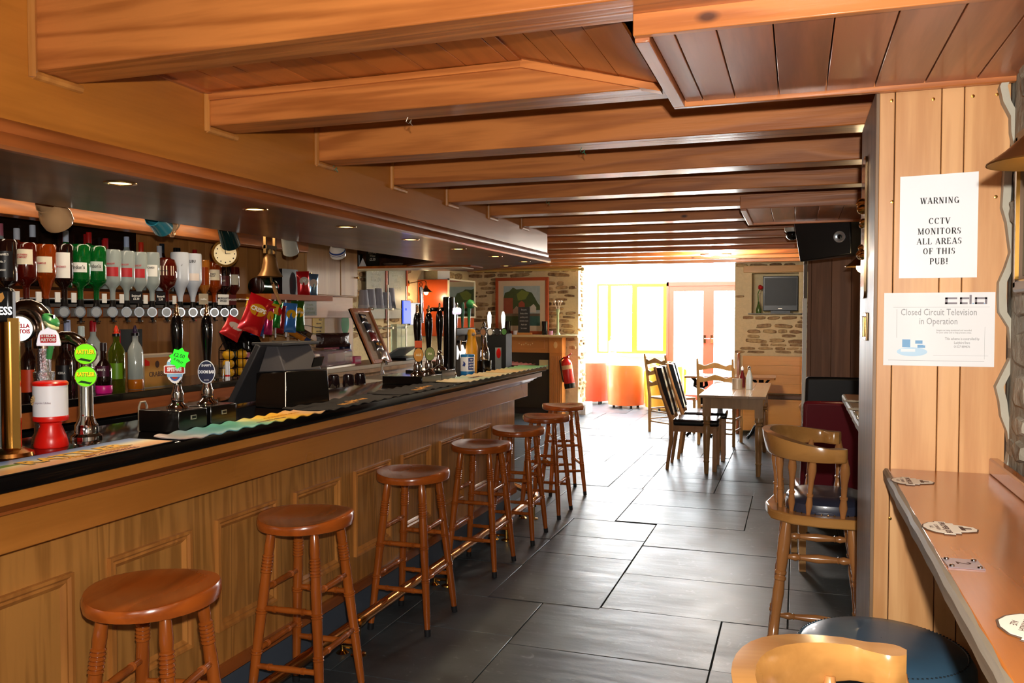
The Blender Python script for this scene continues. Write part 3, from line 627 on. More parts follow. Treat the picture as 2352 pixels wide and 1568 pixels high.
def serif(line, size, cx, cy, M, m, parent, gap=.06):
    b = MB(); wd = sum(SER[c][0]+gap for c in line)-gap; x = -wd/2*size+cx
    def seg(x0, y0, x1, y1, t, k):
        d = Vector((x1-x0, y1-y0)); 
        if d.length < 1e-6: return
        d.normalize(); nn = Vector((-d.y, d.x))*t/2
        q = [(x0+nn.x, y0+nn.y), (x0-nn.x, y0-nn.y), (x1-nn.x, y1-nn.y), (x1+nn.x, y1+nn.y)]
        b.add([M @ Vector((x+size*px_, cy+size*py_, .0002+k*.00002)) for px_, py_ in q], [(0, 1, 2, 3)])
    for c in line:
        w_, ss, arcs, sf = SER[c]; k = 0
        for s in ss: seg(*s[:4], s[4]*1.18+.012, k); k += 1
        for cx_, cy_, rx, ry, a0, a1 in arcs:
            n = 14; P = [(cx_+rx*math.cos(math.radians(a0+(a1-a0)*i/n)), cy_+ry*math.sin(math.radians(a0+(a1-a0)*i/n)), math.radians(a0+(a1-a0)*i/n)) for i in range(n+1)]
            for p, q in zip(P, P[1:]): seg(p[0], p[1], q[0], q[1], .065+.1*abs(math.cos((p[2]+q[2])/2))**1.5, k)
            k += 1
        for sx_, sy_ in sf: seg(sx_-.14, sy_+(.02 if sy_ < .5 else -.02), sx_+.14, sy_+(.02 if sy_ < .5 else -.02), .04, k)
        x += size*(w_+gap)
    o = bpy.data.objects.new('lettering', b.mesh('lettering', False)); C.objects.link(o); o.data.materials.append(m); o.parent = parent
n1 = thing('warning_notice', 'white paper notice reading WARNING CCTV MONITORS ALL AREAS OF THIS PUB', 'notice', (.319, 2.2585, 1.712))
FZ = lambda x, z: frame((x, -.0006, z), (1, 0, 0), (0, 0, 1))
# slightly curled sheet
vs = []; nx, nz = 6, 8
for j in range(nz+1):
    for i in range(nx+1):
        u, v = i/nx, j/nz; vs.append(((u-.5)*.17, -.0012*math.sin(u*5+v*3)-.001*(1-v)*u-.0005, (v-.5)*.247+(.004*u if v > .9 else 0)))
MB().add(vs+[(x, y+.0006, z) for x, y, z in vs], [(j*(nx+1)+i, j*(nx+1)+i+1, (j+1)*(nx+1)+i+1, (j+1)*(nx+1)+i) for j in range(nz) for i in range(nx)] + [tuple(63+k for k in (j*(nx+1)+i, (j+1)*(nx+1)+i, (j+1)*(nx+1)+i+1, j*(nx+1)+i+1)) for j in range(nz) for i in range(nx)]).build('sheet', PAPER, n1)
for s, z in (('WARNING', .059), ('CCTV', .010), ('MONITORS', -.0145), ('ALL AREAS', -.0385), ('OF THIS', -.0625), ('PUB!', -.087)):
    serif(s, .0148, .002, z-.004, frame((0, -.0035, 0), (1, 0, 0), (0, 0, 1)), INK, n1)
n2 = thing('cctv_sign', 'laminated white sign headed Closed Circuit Television in Operation', 'sign', (.3225, 2.2585, 1.463))
MB().bx(-.121, .121, -.0012, 0, -.088, .09).build('laminate', mat('laminate_sheen', '#eef0f4', .08, coat=1), n2)
GI = mat('grey_ink', '#8b8e92', .5); BI = mat('blue_ink', '#6fa3cf', .5); DG = mat('dark_grey_ink', '#77707a', .4)
Z2 = lambda x, z: frame((x, -.00125, z), (1, 0, 0), (0, 0, 1))
text('Closed Circuit Television', .0225, GI, Z2(.0, .042), n2, 0, .72, th=.0001); text('in Operation', .0225, GI, Z2(.0, .02), n2, 0, .72, th=.0001)
text('Images are being monitored and recorded\nfor your safety and to help prevent crime.', .0056, GI, Z2(.034, -.004), n2, .01, .8, th=.0001)
text('This scheme is controlled by', .0085, GI, Z2(.052, -.0215), n2, .01, .75, th=.0001); text('Ladybird Inns', .0085, GI, Z2(.052, -.031), n2, .01, .75, th=.0001); text('01527 889876', .0075, GI, Z2(.052, -.0405), n2, .01, .8, th=.0001)
b = MB()
for x0, x1, z0, z1 in ((-.1, .11, .0545, .0549), (-.092, -.0914, -.02, .05), (.1, .1004, -.07, .008), (-.01, .108, -.062, -.0616), (-.11, .1, -.0755, -.0748)): b.bx(x0, x1, -.0015, -.001, z0, z1)
b.build('ruled_line', GI, n2)
# squared letters of the logo
b = MB(); 
def st_(x0, x1, z0, z1): b.bx(x0, x1, -.0017, -.001, z0, z1)
X0 = .016; T = .0042
for ch in 'cdda':
    pass
st_(.014, .04, .078-T, .078); st_(.014, .04, .062, .062+T); st_(.014, .0195, .062, .078)
st_(.046, .066, .078-T, .078); st_(.046, .0625, .062, .062+T); st_(.046, .0505, .062, .078); st_(.0665, .071, .062, .084)
st_(.078, .104, .078-T, .078); st_(.078, .097, .062, .062+T); st_(.078, .0825, .062, .078); st_(.0995, .104, .062, .078)
b.build('logo', DG, n2)
MB().bx(.073, .0755, -.0017, -.001, .062, .0645).bx(.0975, .099, -.0017, -.001, .062, .0645).build('logo_dots', BI, n2)
MB().prism([(x-.057, z-.054) for x, z in ellipse(.034, .011)], .0002, .0006, frame((0, -.0012, 0), (1, 0, 0), (0, 0, 1))).build('picture_base', mat('pale_blue_print', '#b4d4ec', .5), n2)
MB().bx(-.079, -.061, -.0022, -.0012, -.043, -.024).bx(-.05, -.034, -.0022, -.0012, -.034, -.026).bx(-.045, -.028, -.0022, -.0012, -.044, -.037).build('camera_print', BI, n2)
MB().bx(-.082, -.05, -.0022, -.0012, -.054, -.047).bx(-.032, -.026, -.0024, -.0012, -.038, -.03).build('keyboard_print', GREYP if 0 else mat('pale_print', '#dfe7ee', .5), n2)

# ------------------------------------------------------------------ brass on the pillar side
hb = thing('brass_strap', 'tall embossed brass plaque hung on the side of the clad pillar', 'plaque', (.177, 2.56, 1.74))
MB().prism(rrect(.13, .39, .02), 0, .006, frame((0, 0, 0), (0, -1, 0), (0, 0, 1)) if 0 else frame((0, 0, 0), (0, 1, 0), (0, 0, -1))).build('backplate', mat('bright_brass', '#d9b98c', .12, 1), hb)
R_ = random.Random(4)
for k in range(11):
    MB().sphere((-.006, R_.uniform(-.04, .04), .02+R_.uniform(-.11, .09)), R_.uniform(.008, .018), 8, .9).build('boss', BRASS, hb)
sw = thing('door_catch', 'small brass catch below the brass plaque on the pillar', 'catch', (.176, 2.47, 1.47))
MB().bx(-.004, .002, -.05, .05, -.04, .035).build('plate', mat('bright_brass'), sw, bevel=.002); MB().bx(-.01, -.003, -.012, .03, -.03, .025).build('latch', BRASS, sw, bevel=.002)

# ------------------------------------------------------------------ captain's bar chairs
def bow_mesh():
    """U shaped arm and crest rail, open towards +x; wide flat arms, taller crest at the back"""
    path = []; n = 40
    for i in range(n+1):
        u = i/n; s = abs(u-.5)*2        # 1 at the tips, 0 at the back
        a = PI*(u)                         # sweep
        if s > .62: x = .02+(s-.62)/.38*.068; y = (.262-.03*(s-.62)/.38)*(1 if u < .5 else -1)
        else:
            t = (.5-u)/.31*PI/2; x = .02-.2*math.cos(t); y = .262*math.sin(t)
        path.append((x, y, s))
    vs = []; fs = []; m = 10
    for i, (x, y, s) in enumerate(path):
        p0 = path[max(0, i-1)]; p1 = path[min(n, i+1)]; d = Vector((p1[0]-p0[0], p1[1]-p0[1])).normalized(); nn = Vector((-d.y, d.x))   # points inward
        q = max(0, 1-s/.72); q = q*q*(3-2*q)
        wd = .036+.022*(1-q)*(.5+.5*math.cos((s-.9)*11)); h0 = .962; h1 = 1.012+.052*q*(1-.35*(1-s*1.6 if s < .6 else 0)); flare = .02*q
        end = .45 if s > .985 else (.85 if s > .94 else 1)
        wd *= end
        ring = [(-.5, .1), (-.5, .75), (-.42, 1), (.42, 1), (.5, .8), (.5, .12), (.4, 0), (-.4, 0)]
        m = len(ring)
        for a_, b_ in ring:
            off = a_*wd - flare*b_; vs.append((x+nn.x*off, y+nn.y*off, h0+(h1-h0)*b_))
    for i in range(n):
        for k in range(m): fs.append((i*m+k, i*m+(k+1) % m, (i+1)*m+(k+1) % m, (i+1)*m+k))
    fs.append(tuple(range(m-1, -1, -1))); fs.append(tuple(n*m+k for k in range(m)))
    return MB().add(vs, fs)
def baluster(r=.0098):
    return [(0, r*.75), (.06, r*.85), (.2, r*1.35), (.3, r*1.05), (.335, r*.95), (.345, r*1.25), (.375, r*1.25), (.385, r*.9), (.6, r*1.05), (.78, r*1.6), (.88, r*1.4), (.97, r*.85), (1, r*.8)]
def make_captain(label, loc, rz):
    t = thing('captain_bar_chair', label, 'chair', loc, rz, "captain's chairs at the wall counters")
    bow_mesh().build('bow_rail', CAPTB(), t)
    seat = [(.2, .2), (.21, .0), (.2, -.2), (.12, -.235), (0, -.235), (-.1, -.21), (-.175, -.14), (-.2, 0), (-.175, .14), (-.1, .21), (0, .235), (.12, .235)]
    MB().prism([(x, y) for x, y in seat][::-1], .715, .752).build('seat', CAPTB(), t, bevel=.006)
    n = 28; vs = []; fs = []
    pr = [(.99, .752), (1.0, .764), (.97, .785), (.85, .8), (.5, .808), (.001, .81)]
    for r, z in pr:
        for k in range(n):
            a = 2*PI*k/n; c_, s_ = math.cos(a), math.sin(a); q = (abs(c_)**3+abs(s_)**3)**(1/3)
            vs.append((.03+.155*r*c_/q, .185*r*s_/q, z))
    for i in range(len(pr)-1):
        for k in range(n): fs.append((i*n+k, i*n+(k+1) % n, (i+1)*n+(k+1) % n, (i+1)*n+k))
    cu = MB().add(vs, fs).build('cushion', mat('navy_vinyl', '#34384a', .3, coat=.3, noise=.1, nscale=8), t)
    b = MB()
    for k in range(44):
        a = 2*PI*k/44; c_, s_ = math.cos(a), math.sin(a); q = (abs(c_)**3+abs(s_)**3)**(1/3); b.lathe([(.0035, 0), (.002, .002)], (.03+.157*c_/q, .187*s_/q, .754), (c_, s_, .3), 6)
    tag(b.build('stud', OLDBR, cu), kind='stuff')
    for a, r_ in ((-75, 0), (-50, 0), (-25, 0), (0, 0), (25, 0), (50, 0), (75, 0)):
        t_ = math.radians(a); p = Vector((.02-.19*math.cos(t_)+.005, .24*math.sin(t_), .975)); q = Vector((.0-.155*math.cos(t_), .19*math.sin(t_), .745))
        MB().turned(q, p, baluster(), 12).build('spindle', CAPT(), t)
    for sy_ in (-1, 1):
        MB().turned((.08, sy_*.205, .745), (.085, sy_*.245, .975), baluster(.0115), 12).build('spindle', CAPT(), t)
    rl = lambda ts, r, dr: [x for tt in ts for x in ((tt-.012, r), (tt-.006, r+dr), (tt+.006, r+dr), (tt+.012, r))]
    lp = [(0, .014), (.1, .017), *rl([.13], .017, .003), *rl([.35, .375], .019, .0035), (.5, .017), (.62, .0215), *rl([.69, .72], .018, .0035), (.8, .022), (.9, .024), (1, .015)]
    feet = []
    for sx_ in (-1, 1):
        for sy_ in (-1, 1):
            a, c_ = Vector((.0+sx_*.19, sy_*.215, 0)), Vector((.0+sx_*.115, sy_*.145, .72)); feet.append((a, c_)); MB().turned(a, c_, lp, 14).build('leg', CAPT(), t)
    P = lambda i, z: feet[i][0].lerp(feet[i][1], z/.72)
    sp = [(0, .008), (.1, .01), (.18, .0155), (.22, .011), (.235, .0145), (.25, .011), (.5, .0175), (.75, .011), (.765, .0145), (.78, .011), (.84, .0155), (.92, .01), (1, .008)]
    for i, j, zs in ((0, 2, (.23, .58)), (1, 3, (.23, .58)), (0, 1, (.3, .5)), (2, 3, (.3, .5))):
        for z in zs: MB().turned(P(i, z), P(j, z), sp, 12).build('stretcher', CAPT(), t)
    return t
cp = make_captain("captain's bar chair with dark blue cushion standing by the clad pillar", (.085, 3.5, 0), 0)
c2_ = dup(cp, (.142, 1.105, -.012), math.radians(17), "nearest captain's chair, only its curved bow rail in view at the bottom edge")
# ------------------------------------------------------------------ blue padded round stool
bs = thing('padded_stool', 'round bar stool with worn blue padded seat under the wall counter', 'stool', (.185, 2.03, 0))
BLUEV = mat('worn_blue_vinyl', '#3c5a70', .38, coat=.1, noise=.45, nscale=7, bump=.25)
MB().lathe([(.145, .615), (.176, .64), (.185, .67), (.187, .682)], seg=40, caps=False).build('seat_base', BLUEV, bs)
MB().lathe([(.186, .682), (.191, .687), (.188, .693)], seg=40, caps=False).build('piping', mat('blue_piping', '#2c4152', .5), bs)
MB().lathe([(.187, .692), (.192, .715), (.19, .738), (.178, .757), (.174, .7585), (.172, .7575), (.155, .768), (.11, .775), (.05, .776), (.001, .776)], seg=48, caps=False).build('cushion', BLUEV, bs)
tag((lambda b: [b.box((.1755*math.cos(2*PI*k/110), .1755*math.sin(2*PI*k/110), .759), (.004, .003, .002), None) for k in range(110)] and b)(MB()).build('stitching', mat('dark_thread', '#16242c', .7), bs), kind='stuff')
MB().lathe([(.14, .6), (.15, .604), (.15, .62), (.14, .62)], seg=30).build('seat_ring', DARKW, bs)
for k in range(4):
    a = PI/4+k*PI/2; MB().turned((.2*math.cos(a), .2*math.sin(a), 0), (.11*math.cos(a), .11*math.sin(a), .605), [(0, .014), (.5, .02), (1, .016)]).build('leg', CAPT(), bs)
for k in range(4):
    a, b_ = PI/4+k*PI/2, PI/4+(k+1)*PI/2; MB().cyl((.165*math.cos(a), .165*math.sin(a), .25), (.165*math.cos(b_), .165*math.sin(b_), .25), .01).build('stretcher', CAPT(), bs)

# ------------------------------------------------------------------ wall lamps with brass shades
EMW = mat('bulb_glow', '#ffd79a', .4, emit=14)
def wall_lamp(label, loc, wall_dx, power=3, rz=0):
    """shade hangs at loc (rim centre); the wall is wall_dx away along local +x"""
    t = thing('wall_lamp', label, 'lamp', loc, rz, 'brass wall lamps')
    MB().lathe([(.088, 0), (.088, .002), (.06, .022), (.03, .05), (.018, .07), (.016, .09), (.0155, .09), (.028, .05), (.058, .02), (.086, 0)], seg=32, caps=False).build('shade', mat('antique_brass', '#8d6a3c', .28, .9), t)
    MB().sphere((0, 0, -.002), .03, 14, 1.05).build('bulb', EMW, t)
    MB().tube([(0, 0, .085), (.0, 0, .13), (.02, 0, .155), (.05, 0, .15), (wall_dx-.02, 0, .12)], .006).build('arm', OLDBR, t)
    MB().lathe([(.038, 0), (.036, .012), (.015, .02)], (wall_dx, 0, .12), (-1, 0, 0), 20).build('wall_rose', BRASS, t)
    l = lamp('lamp_light', 'POINT', (loc[0], loc[1], loc[2]-.06), power, (1, .72, .38), .035)
    return t
wall_lamp('brass wall lamp at the right edge above the CCTV notices', (.385, 1.6, 1.75), .09, 1.0)
wall_lamp('lit brass wall lamp behind the clad pillar below the loudspeaker', (.335, 5.05, 1.765), .16, 4)
wall_lamp('lit brass wall lamp on the far stone wall behind the bar pumps', (-4.6, 10.05, 1.79), .265, 7, PI)
# picture at the right edge
pr_ = thing('framed_picture', 'antique framed picture on rubble wall, only its dark edge in view', 'picture', (.458, 1.79, 1.69))
MB().bx(-.022, -.008, -.17, .2, -.11, .15).build('canvas', mat('aged_print', '#9a927c', .6, noise=.3, nscale=14), pr_)
b = MB(); b.bx(-.034, .0, .185, .212, -.14, .18).bx(-.034, .0, -.2, .212, -.145, -.118).bx(-.034, .0, -.2, .212, .16, .185).build('frame', mat('aged_frame', '#5b4634', .35, .3), pr_, bevel=.006)
MB().bx(-.037, -.03, .178, .186, -.118, .16).build('gilt_edge', BRASS, pr_)
MB().tube([(-.02, .15, .18), (-.01, .05, .3), (-.01, -.05, .42)], .0015).build('hanging_wire', STEEL, pr_)

# ------------------------------------------------------------------ loudspeaker, camera dome, ceiling lamps
sp_ = thing('loudspeaker', 'black loudspeaker hung under the boxed ceiling beside the partition', 'speaker', (.17, 5.45, 1.94))
MB().add([(-.16, -.02, -.12), (.13, -.1, -.085), (.2, .12, -.08), (-.1, .2, -.1), (-.2, -.02, .125), (.12, -.12, .125), (.2, .12, .125), (-.15, .2, .125)],
         [(0, 1, 5, 4), (1, 2, 6, 5), (2, 3, 7, 6), (3, 0, 4, 7), (0, 3, 2, 1), (4, 5, 6, 7)]).build('cabinet', BLACK, sp_, bevel=.008)
fd = Vector((.29, -.085, 0)).normalized(); nrm = Vector((fd.y, -fd.x, -.08)).normalized()
MB().lathe([(.034, 0), (.034, .004), (.026, .004), (.012, -.0), (.008, .006), (.001, .008)], Vector((.06, -.095, .02)), nrm, 20).build('tweeter', mat('silver_cone', '#a9b2ba', .25, .8), sp_)
MB().lathe([(.013, 0), (.01, .006), (.001, .008)], Vector((.06, -.0985, .02)), nrm, 14).build('tweeter_dome', BLACKG, sp_)
MB().tube([(.1, .1, .1), (.28, .12, .1)], .012).build('bracket', BLACK, sp_)
dm = thing('camera_dome', 'small black ceiling camera dome left of the loudspeaker', 'camera', (-.04, 6.04, 2.09))
MB().lathe([(.05, 0), (.05, -.02), (.045, -.03)], seg=20).build('mount', mat('off_white_plastic', '#cfc9bd', .4), dm)
MB().sphere((0, 0, -.045), .042, 16).build('dome', BLACKG, dm)
for i, (x, y) in enumerate(((-.835, 8.35), (-.675, 8.35))):
    t = thing('ceiling_spot', ['left', 'right'][i]+' one of two round white ceiling lamps in the far room', 'lamp', (x, y, 2.087), 0, 'round white lamps on the far ceiling')
    MB().lathe([(.068, 0), (.066, -.014), (.05, -.02)], seg=24).build('rim', WHITEP, t); MB().lathe([(.05, -.019), (.03, -.024), (.001, -.026)], seg=20, caps=False).build('lens', mat('lamp_white_glow', '#fff6e6', .4, emit=5), t); lamp('far_room_light', 'POINT', (x, y, 2.0), 42, (1, .93, .82), .06)
# downlights in the soffit
DLG = mat('downlight_glow', '#ffc978', .4, emit=7)
DN = ['nearest', 'second', 'third', 'fourth', 'fifth', 'sixth', 'seventh']
for i, (x, y) in enumerate(((-1.885, 1.977), (-1.885, 2.624), (-1.885, 3.279), (-1.888, 3.935), (-1.89, 4.585), (-1.9, 5.25), (-1.89, 5.84))):
    t = thing('downlight', DN[i]+' brass downlight from the left in the soffit over the bar', 'light', (x, y, 1.886), 0, 'brass downlights in the soffit over the bar')
    MB().lathe([(.047, 0), (.046, -.003), (.034, -.004), (.033, .0)], seg=24, caps=False).build('bezel', BRASS, t)
    MB().lathe([(.034, -.0008), (.02, -.0025), (.001, -.003)], seg=20, caps=False).build('bulb', DLG, t)
    lamp('downlight_beam', 'SPOT', (x, y, 1.87), 13, (1, .76, .46), .03, (0, 0, 0), spot_size=1.9, spot_blend=.6)
td = thing('downlight', 'last brass downlight on the soffit round the bar corner', 'light', (-2.19, 6.3, 1.886), 0, 'brass downlights in the soffit over the bar')
MB().lathe([(.047, 0), (.046, -.003), (.034, -.004)], seg=24, caps=False).build('bezel', BRASS, td); MB().lathe([(.034, -.001), (.001, -.003)], seg=16, caps=False).build('bulb', DLG, td)
ud = thing('downlight', 'unlit black round downlight in the boarded ceiling behind the first beam', 'light', (-.8, 1.88, 2.19), 0)
MB().lathe([(.042, 0), (.042, -.004), (.03, -.006), (.028, .0)], seg=24, caps=False).build('bezel', BLACK, ud); MB().lathe([(.03, -.002), (.001, -.002)], seg=20, caps=False).build('lens', mat('dark_glass', '#16302c', .05), ud)
# cup hooks with twine under the beams
TW = mat('green_twine', '#2f7a5a', .7)
for i, (x, y, lb) in enumerate(((-1.1, 2.29, 'bare wire end under the second beam'), (-.72, 2.9, 'green twine knot under the third beam near the box'), (-1.73, 2.93, 'green twine knot at the pelmet end of the third beam'), (-1.22, 4.17, 'green twine loop under the fifth beam'))):
    t = thing('twine_scrap', lb, 'twine', (x, y, 2.088), 0)
    MB().tube([(-.006, 0, -.0005), (-.012, 0, -.014), (-.003, 0, -.02), (.006, 0, -.009), (.002, .002, -.018), (.01, 0, -.028)], .0012, 5).build('knot', TW if i else STEEL, t)

# ------------------------------------------------------------------ upholstered chairs behind the pillar
def parson(name, label, loc, rz, back, legm, h=1.02, grp='upholstered high-back chairs'):
    t = thing(name, label, 'chair', loc, rz, grp)
    # local: back at y=0 facing -y to the camera, seat towards +y
    MB().add([(-.22, -.03, .36), (.22, -.03, .36), (.22, .04, .36), (-.22, .04, .36), (-.205, -.07, h), (.205, -.07, h), (.205, -.03, h), (-.205, -.03, h)],
             [(0, 1, 5, 4), (1, 2, 6, 5), (2, 3, 7, 6), (3, 0, 4, 7), (3, 2, 1, 0), (4, 5, 6, 7)]).build('backrest', back, t, bevel=.022)
    MB().bx(-.22, .22, -.03, .4, .31, .47).build('seat', back, t, bevel=.02)
    for sx_ in (-1, 1):
        for yy, d in ((.0, -.03), (.37, 0)):
            MB().add([(sx_*.2-.018, yy-.018+d, 0), (sx_*.2+.018, yy-.018+d, 0), (sx_*.2+.018, yy+.018+d, 0), (sx_*.2-.018, yy+.018+d, 0), (sx_*.2-.021, yy-.021, .32), (sx_*.2+.021, yy-.021, .32), (sx_*.2+.021, yy+.021, .32), (sx_*.2-.021, yy+.021, .32)],
                     [(0, 1, 5, 4), (1, 2, 6, 5), (2, 3, 7, 6), (3, 0, 4, 7), (3, 2, 1, 0), (4, 5, 6, 7)]).build('leg', legm, t)
    return t
LEGL = wood('pale_chair_leg', '#d9a566', '#a8743a', 'Z', .35, .3, 20, .4)
parson('dining_chair', 'burgundy leather high-back chair with pale legs beyond the bar chair', (.235, 5.22, 0), .12, mat('burgundy_leather', '#6a1420', .3, coat=.2), LEGL, 1.0)
parson('dining_chair', 'black high-back chair just behind the burgundy one by the partition', (.26, 6.15, 0), .03, mat('black_leather', '#0d0b0c', .45), LEGL, 1.075)

# ------------------------------------------------------------------ pine dining table and its chairs
tb = thing('dining_table', 'pale pine dining table with turned legs in the middle of the far floor', 'table', (-.565, 8.79, 0))
for i, x in enumerate((-.3, -.15, 0, .15)): MB().bx(x+.001, x+.149, -.82, .82, .725, .75).build('top_board', wood('table_top_boards', '#b79877', '#86684a', 'Y', .2, .5, 18, .4), tb, bevel=.002)
for y in (-.74, .72): MB().bx(-.24, .24, y-.011, y+.011, .62, .725).build('apron', PINE(), tb)
for x in (-.25, .25): MB().bx(x-.011, x+.011, -.72, .7, .62, .725).build('apron', PINE(), tb)
for sx_ in (-1, 1):
    for y in (-.735, .72):
        x = sx_*.235
        l = MB().bx(x-.036, x+.036, y-.036, y+.036, .545, .725).turned((x, y, 0), (x, y, .545), [(0, .019), (.06, .022), (.19, .024), (.215, .03), (.235, .024), (.26, .026), (.6, .033), (.82, .034), (.85, .026), (.875, .037), (.9, .026), (.93, .038), (.97, .034), (1, .032)], 16).build('leg', PINE(), tb)
BL = mat('black_leather_shiny', '#0c0d10', .22, coat=.4); OAKL = wood('chair_oak', '#b88452', '#86582c', 'Z', .3, .3, 20, .4)
def highback(label, loc, rz):
    """faces +x: raked padded back with a wooden centre splat, padded seat"""
    t = thing('dining_chair', label, 'chair', loc, rz, 'black leather chairs at the pine table')
    T_ = lambda z: -.2-(z-.46)*.28
    for y0, y1, m, n_, th in ((-.2, -.075, BL, 'back_pad', .045), (.075, .2, BL, 'back_pad', .045), (-.075, .075, OAKL, 'back_splat', .02)):
        z0, z1 = .53, .985
        MB().add([(T_(z0)-.01, y0, z0), (T_(z0)-.01, y1, z0), (T_(z0)+th, y1, z0), (T_(z0)+th, y0, z0), (T_(z1)-.01, y0, z1), (T_(z1)-.01, y1, z1), (T_(z1)+th, y1, z1), (T_(z1)+th, y0, z1)],
                 [(0, 1, 5, 4), (1, 2, 6, 5), (2, 3, 7, 6), (3, 0, 4, 7), (3, 2, 1, 0), (4, 5, 6, 7)]).build(n_, m, t, bevel=.008)
    for y in (-.195, .195):
        MB().tube([(-.24, y, 0), (-.2, y, .3), (-.195, y, .46), (T_(.75)-.015, y, .75), (T_(.99)-.015, y, .99)], [.016, .02, .022, .018, .015], 8).build('rear_leg', OAKL, t)
        MB().bx(.19, .23, y-.02, y+.02, 0, .42).build('front_leg', OAKL, t, bevel=.003)
        MB().bx(-.2, .2, y-.012, y+.012, .37, .43).build('seat_rail', OAKL, t)
    MB().bx(.2, .225, -.19, .19, .37, .43).build('seat_rail', OAKL, t)
    MB().bx(-.19, .25, -.215, .215, .43, .49).build('seat_pad', BL, t, bevel=.022)
    return t
hc = highback('nearer black leather chair drawn up to the pine table', (-.95, 8.37, 0), .02)
dup(hc, (-.93, 9.0, 0), .05, 'farther black leather chair drawn up to the pine table')
def ladder(label, loc, rz):
    """faces +x"""
    t = thing('ladderback_chair', label, 'chair', loc, rz, 'pine ladderback chairs in the far room')
    m = wood('ladderback_pine', '#cf9f60', '#9b6c34', 'Z', .35, .3, 18, .4)
    for y in (-.2, .2):
        MB().tube([(-.2, y, 0), (-.2, y, .45), (-.25, y, .8), (-.29, y, 1.0)], [.019, .021, .018, .012], 8).build('rear_post', m, t)
        MB().cyl((.19, y, 0), (.19, y, .43), .019, 10).build('front_leg', m, t)
    for z, x in ((.62, -.225), (.76, -.245), (.9, -.27)):
        n = 12; top = [(-.19+.38*i/n, .028+.018*math.cos((i/n-.5)*PI*3)*(1 if abs(i/n-.5) < .34 else .3)+.01) for i in range(n+1)]; bot = [(-.19+.38*i/n, -.022+.014*math.cos((i/n-.5)*PI*2)) for i in range(n, -1, -1)]
        MB().prism(bot[::-1]+top[::-1], -.007, .007, frame((x, 0, z), (0, 1, 0), (-.12, 0, 1))).build('ladder_slat', m, t)
    MB().bx(-.2, .21, -.21, .21, .43, .455).build('seat', m, t, bevel=.008)
    for z in (.14, .27):
        MB().cyl((.19, -.2, z), (.19, .2, z), .01).build('stretcher', m, t); MB().cyl((-.2, -.2, z), (-.2, .2, z), .01).build('stretcher', m, t)
        for y in (-.2, .2): MB().cyl((-.2, y, z+.03), (.19, y, z+.03), .01).build('stretcher', m, t)
    return t
lc = ladder('left pine ladderback chair, partly behind the black leather chairs', (-1.5, 10.75, 0), .85)
dup(lc, (-.84, 10.02, 0), PI/2-.15, 'right pine ladderback chair standing behind the pine table')
t2 = thing('pub_table', 'wooden pub table on ornate black cast iron bases by the settle', 'table', (-.77, 10.6, 0))
MB().prism(rrect(1.06, .5, .02), .728, .752).build('table_top', wood('pub_table_top', '#a06a3c', '#6b4020', 'X', .18, .6, 16, .4), t2)
IRON = mat('black_iron', '#0e0d0c', .45, .6)
for x in (-.36, .36):
    pd = MB().turned((x, 0, .0), (x, 0, .73), [(0, .03), (.1, .035), (.2, .022), (.35, .03), (.42, .045), (.5, .026), (.7, .03), (1, .03)], 12).build('pedestal', IRON, t2)
    for k in range(4):
        a = k*PI/2+PI/4; c_, s_ = math.cos(a), math.sin(a)
        MB().tube([(x+.02*c_, .02*s_, .16), (x+.1*c_, .1*s_, .13), (x+.16*c_, .16*s_, .05), (x+.21*c_, .21*s_, .012)], [.016, .02, .016, .02]).build('foot', IRON, t2)
        MB().tube([(x+.02*c_, .02*s_, .5), (x+.05*c_, .05*s_, .6), (x+.1*c_, .1*s_, .62), (x+.09*c_, .09*s_, .68), (x+.14*c_, .14*s_, .722)], [.012, .014, .016, .014, .012]).build('scroll', IRON, t2)
# condiments on the pine table
ct = thing('condiment_pot', 'metal cutlery pot standing on the pine table', 'pot', (-.57, 8.75, .752)); MB().lathe([(.05, 0), (.05, .1), (.046, .1), (.046, .01)], seg=20).build('pot', STEEL, ct)
kb = thing('sauce_bottle', 'dark red sauce bottle on the pine table', 'bottle', (-.53, 8.9, .752)); MB().lathe([(.03, 0), (.032, .02), (.03, .1), (.012, .16), (.012, .18)], seg=16).build('body', mat('ketchup', '#5a0f14', .2), kb); MB().lathe([(.014, .178), (.014, .2), (.004, .22)], seg=12).build('cap', WHITEP, kb)
vb = thing('vinegar_bottle', 'clear vinegar shaker next to the sauce bottle', 'bottle', (-.45, 8.7, .752)); MB().lathe([(.032, 0), (.032, .12), (.014, .19), (.014, .2)], seg=16).build('body', mat('frosted_glass', '#dfeaea', .2, trans=.4), vb); MB().lathe([(.016, .2), (.016, .22), (.006, .235)], seg=12).build('cap', CHROME, vb)
# ------------------------------------------------------------------ settle
se = thing('settle', 'honey pine settle with curved ends against the stone wall under the television', 'bench', (0, 0, 0))
for i in range(4): MB().bx(-.66, .4, 11.14, 11.165, .5+.118*i, .5+.118*i+.117).build('back_board', HONEY(), se, bevel=.001)
MB().bx(-.66, .4, 10.9, 11.14, .42, .445).build('seat_board', HONEY(), se); MB().bx(-.62, .35, 10.9, 11.12, .446, .49).build('seat_cushion', mat('brown_cushion', '#6d5a50', .8), se, bevel=.012)
MB().bx(-.66, .4, 10.91, 10.93, .05, .42).build('front_board', HONEY(), se)
endp = [(0, 0), (.28, 0), (.28, .42), (.29, .62), (.28, .68), (.25, .69), (.22, .74), (.19, .9), (.15, 1.0), (.06, 1.02), (0, .98)]
RDW = wood('settle_end_wood', '#a85a2a', '#743614', 'Z', .25, .4, 14, .4)
MB().prism(endp, 0, .03, frame((-.69, 11.17, 0), (0, -1, 0), (0, 0, 1))).build('end_panel', RDW, se, bevel=.005)
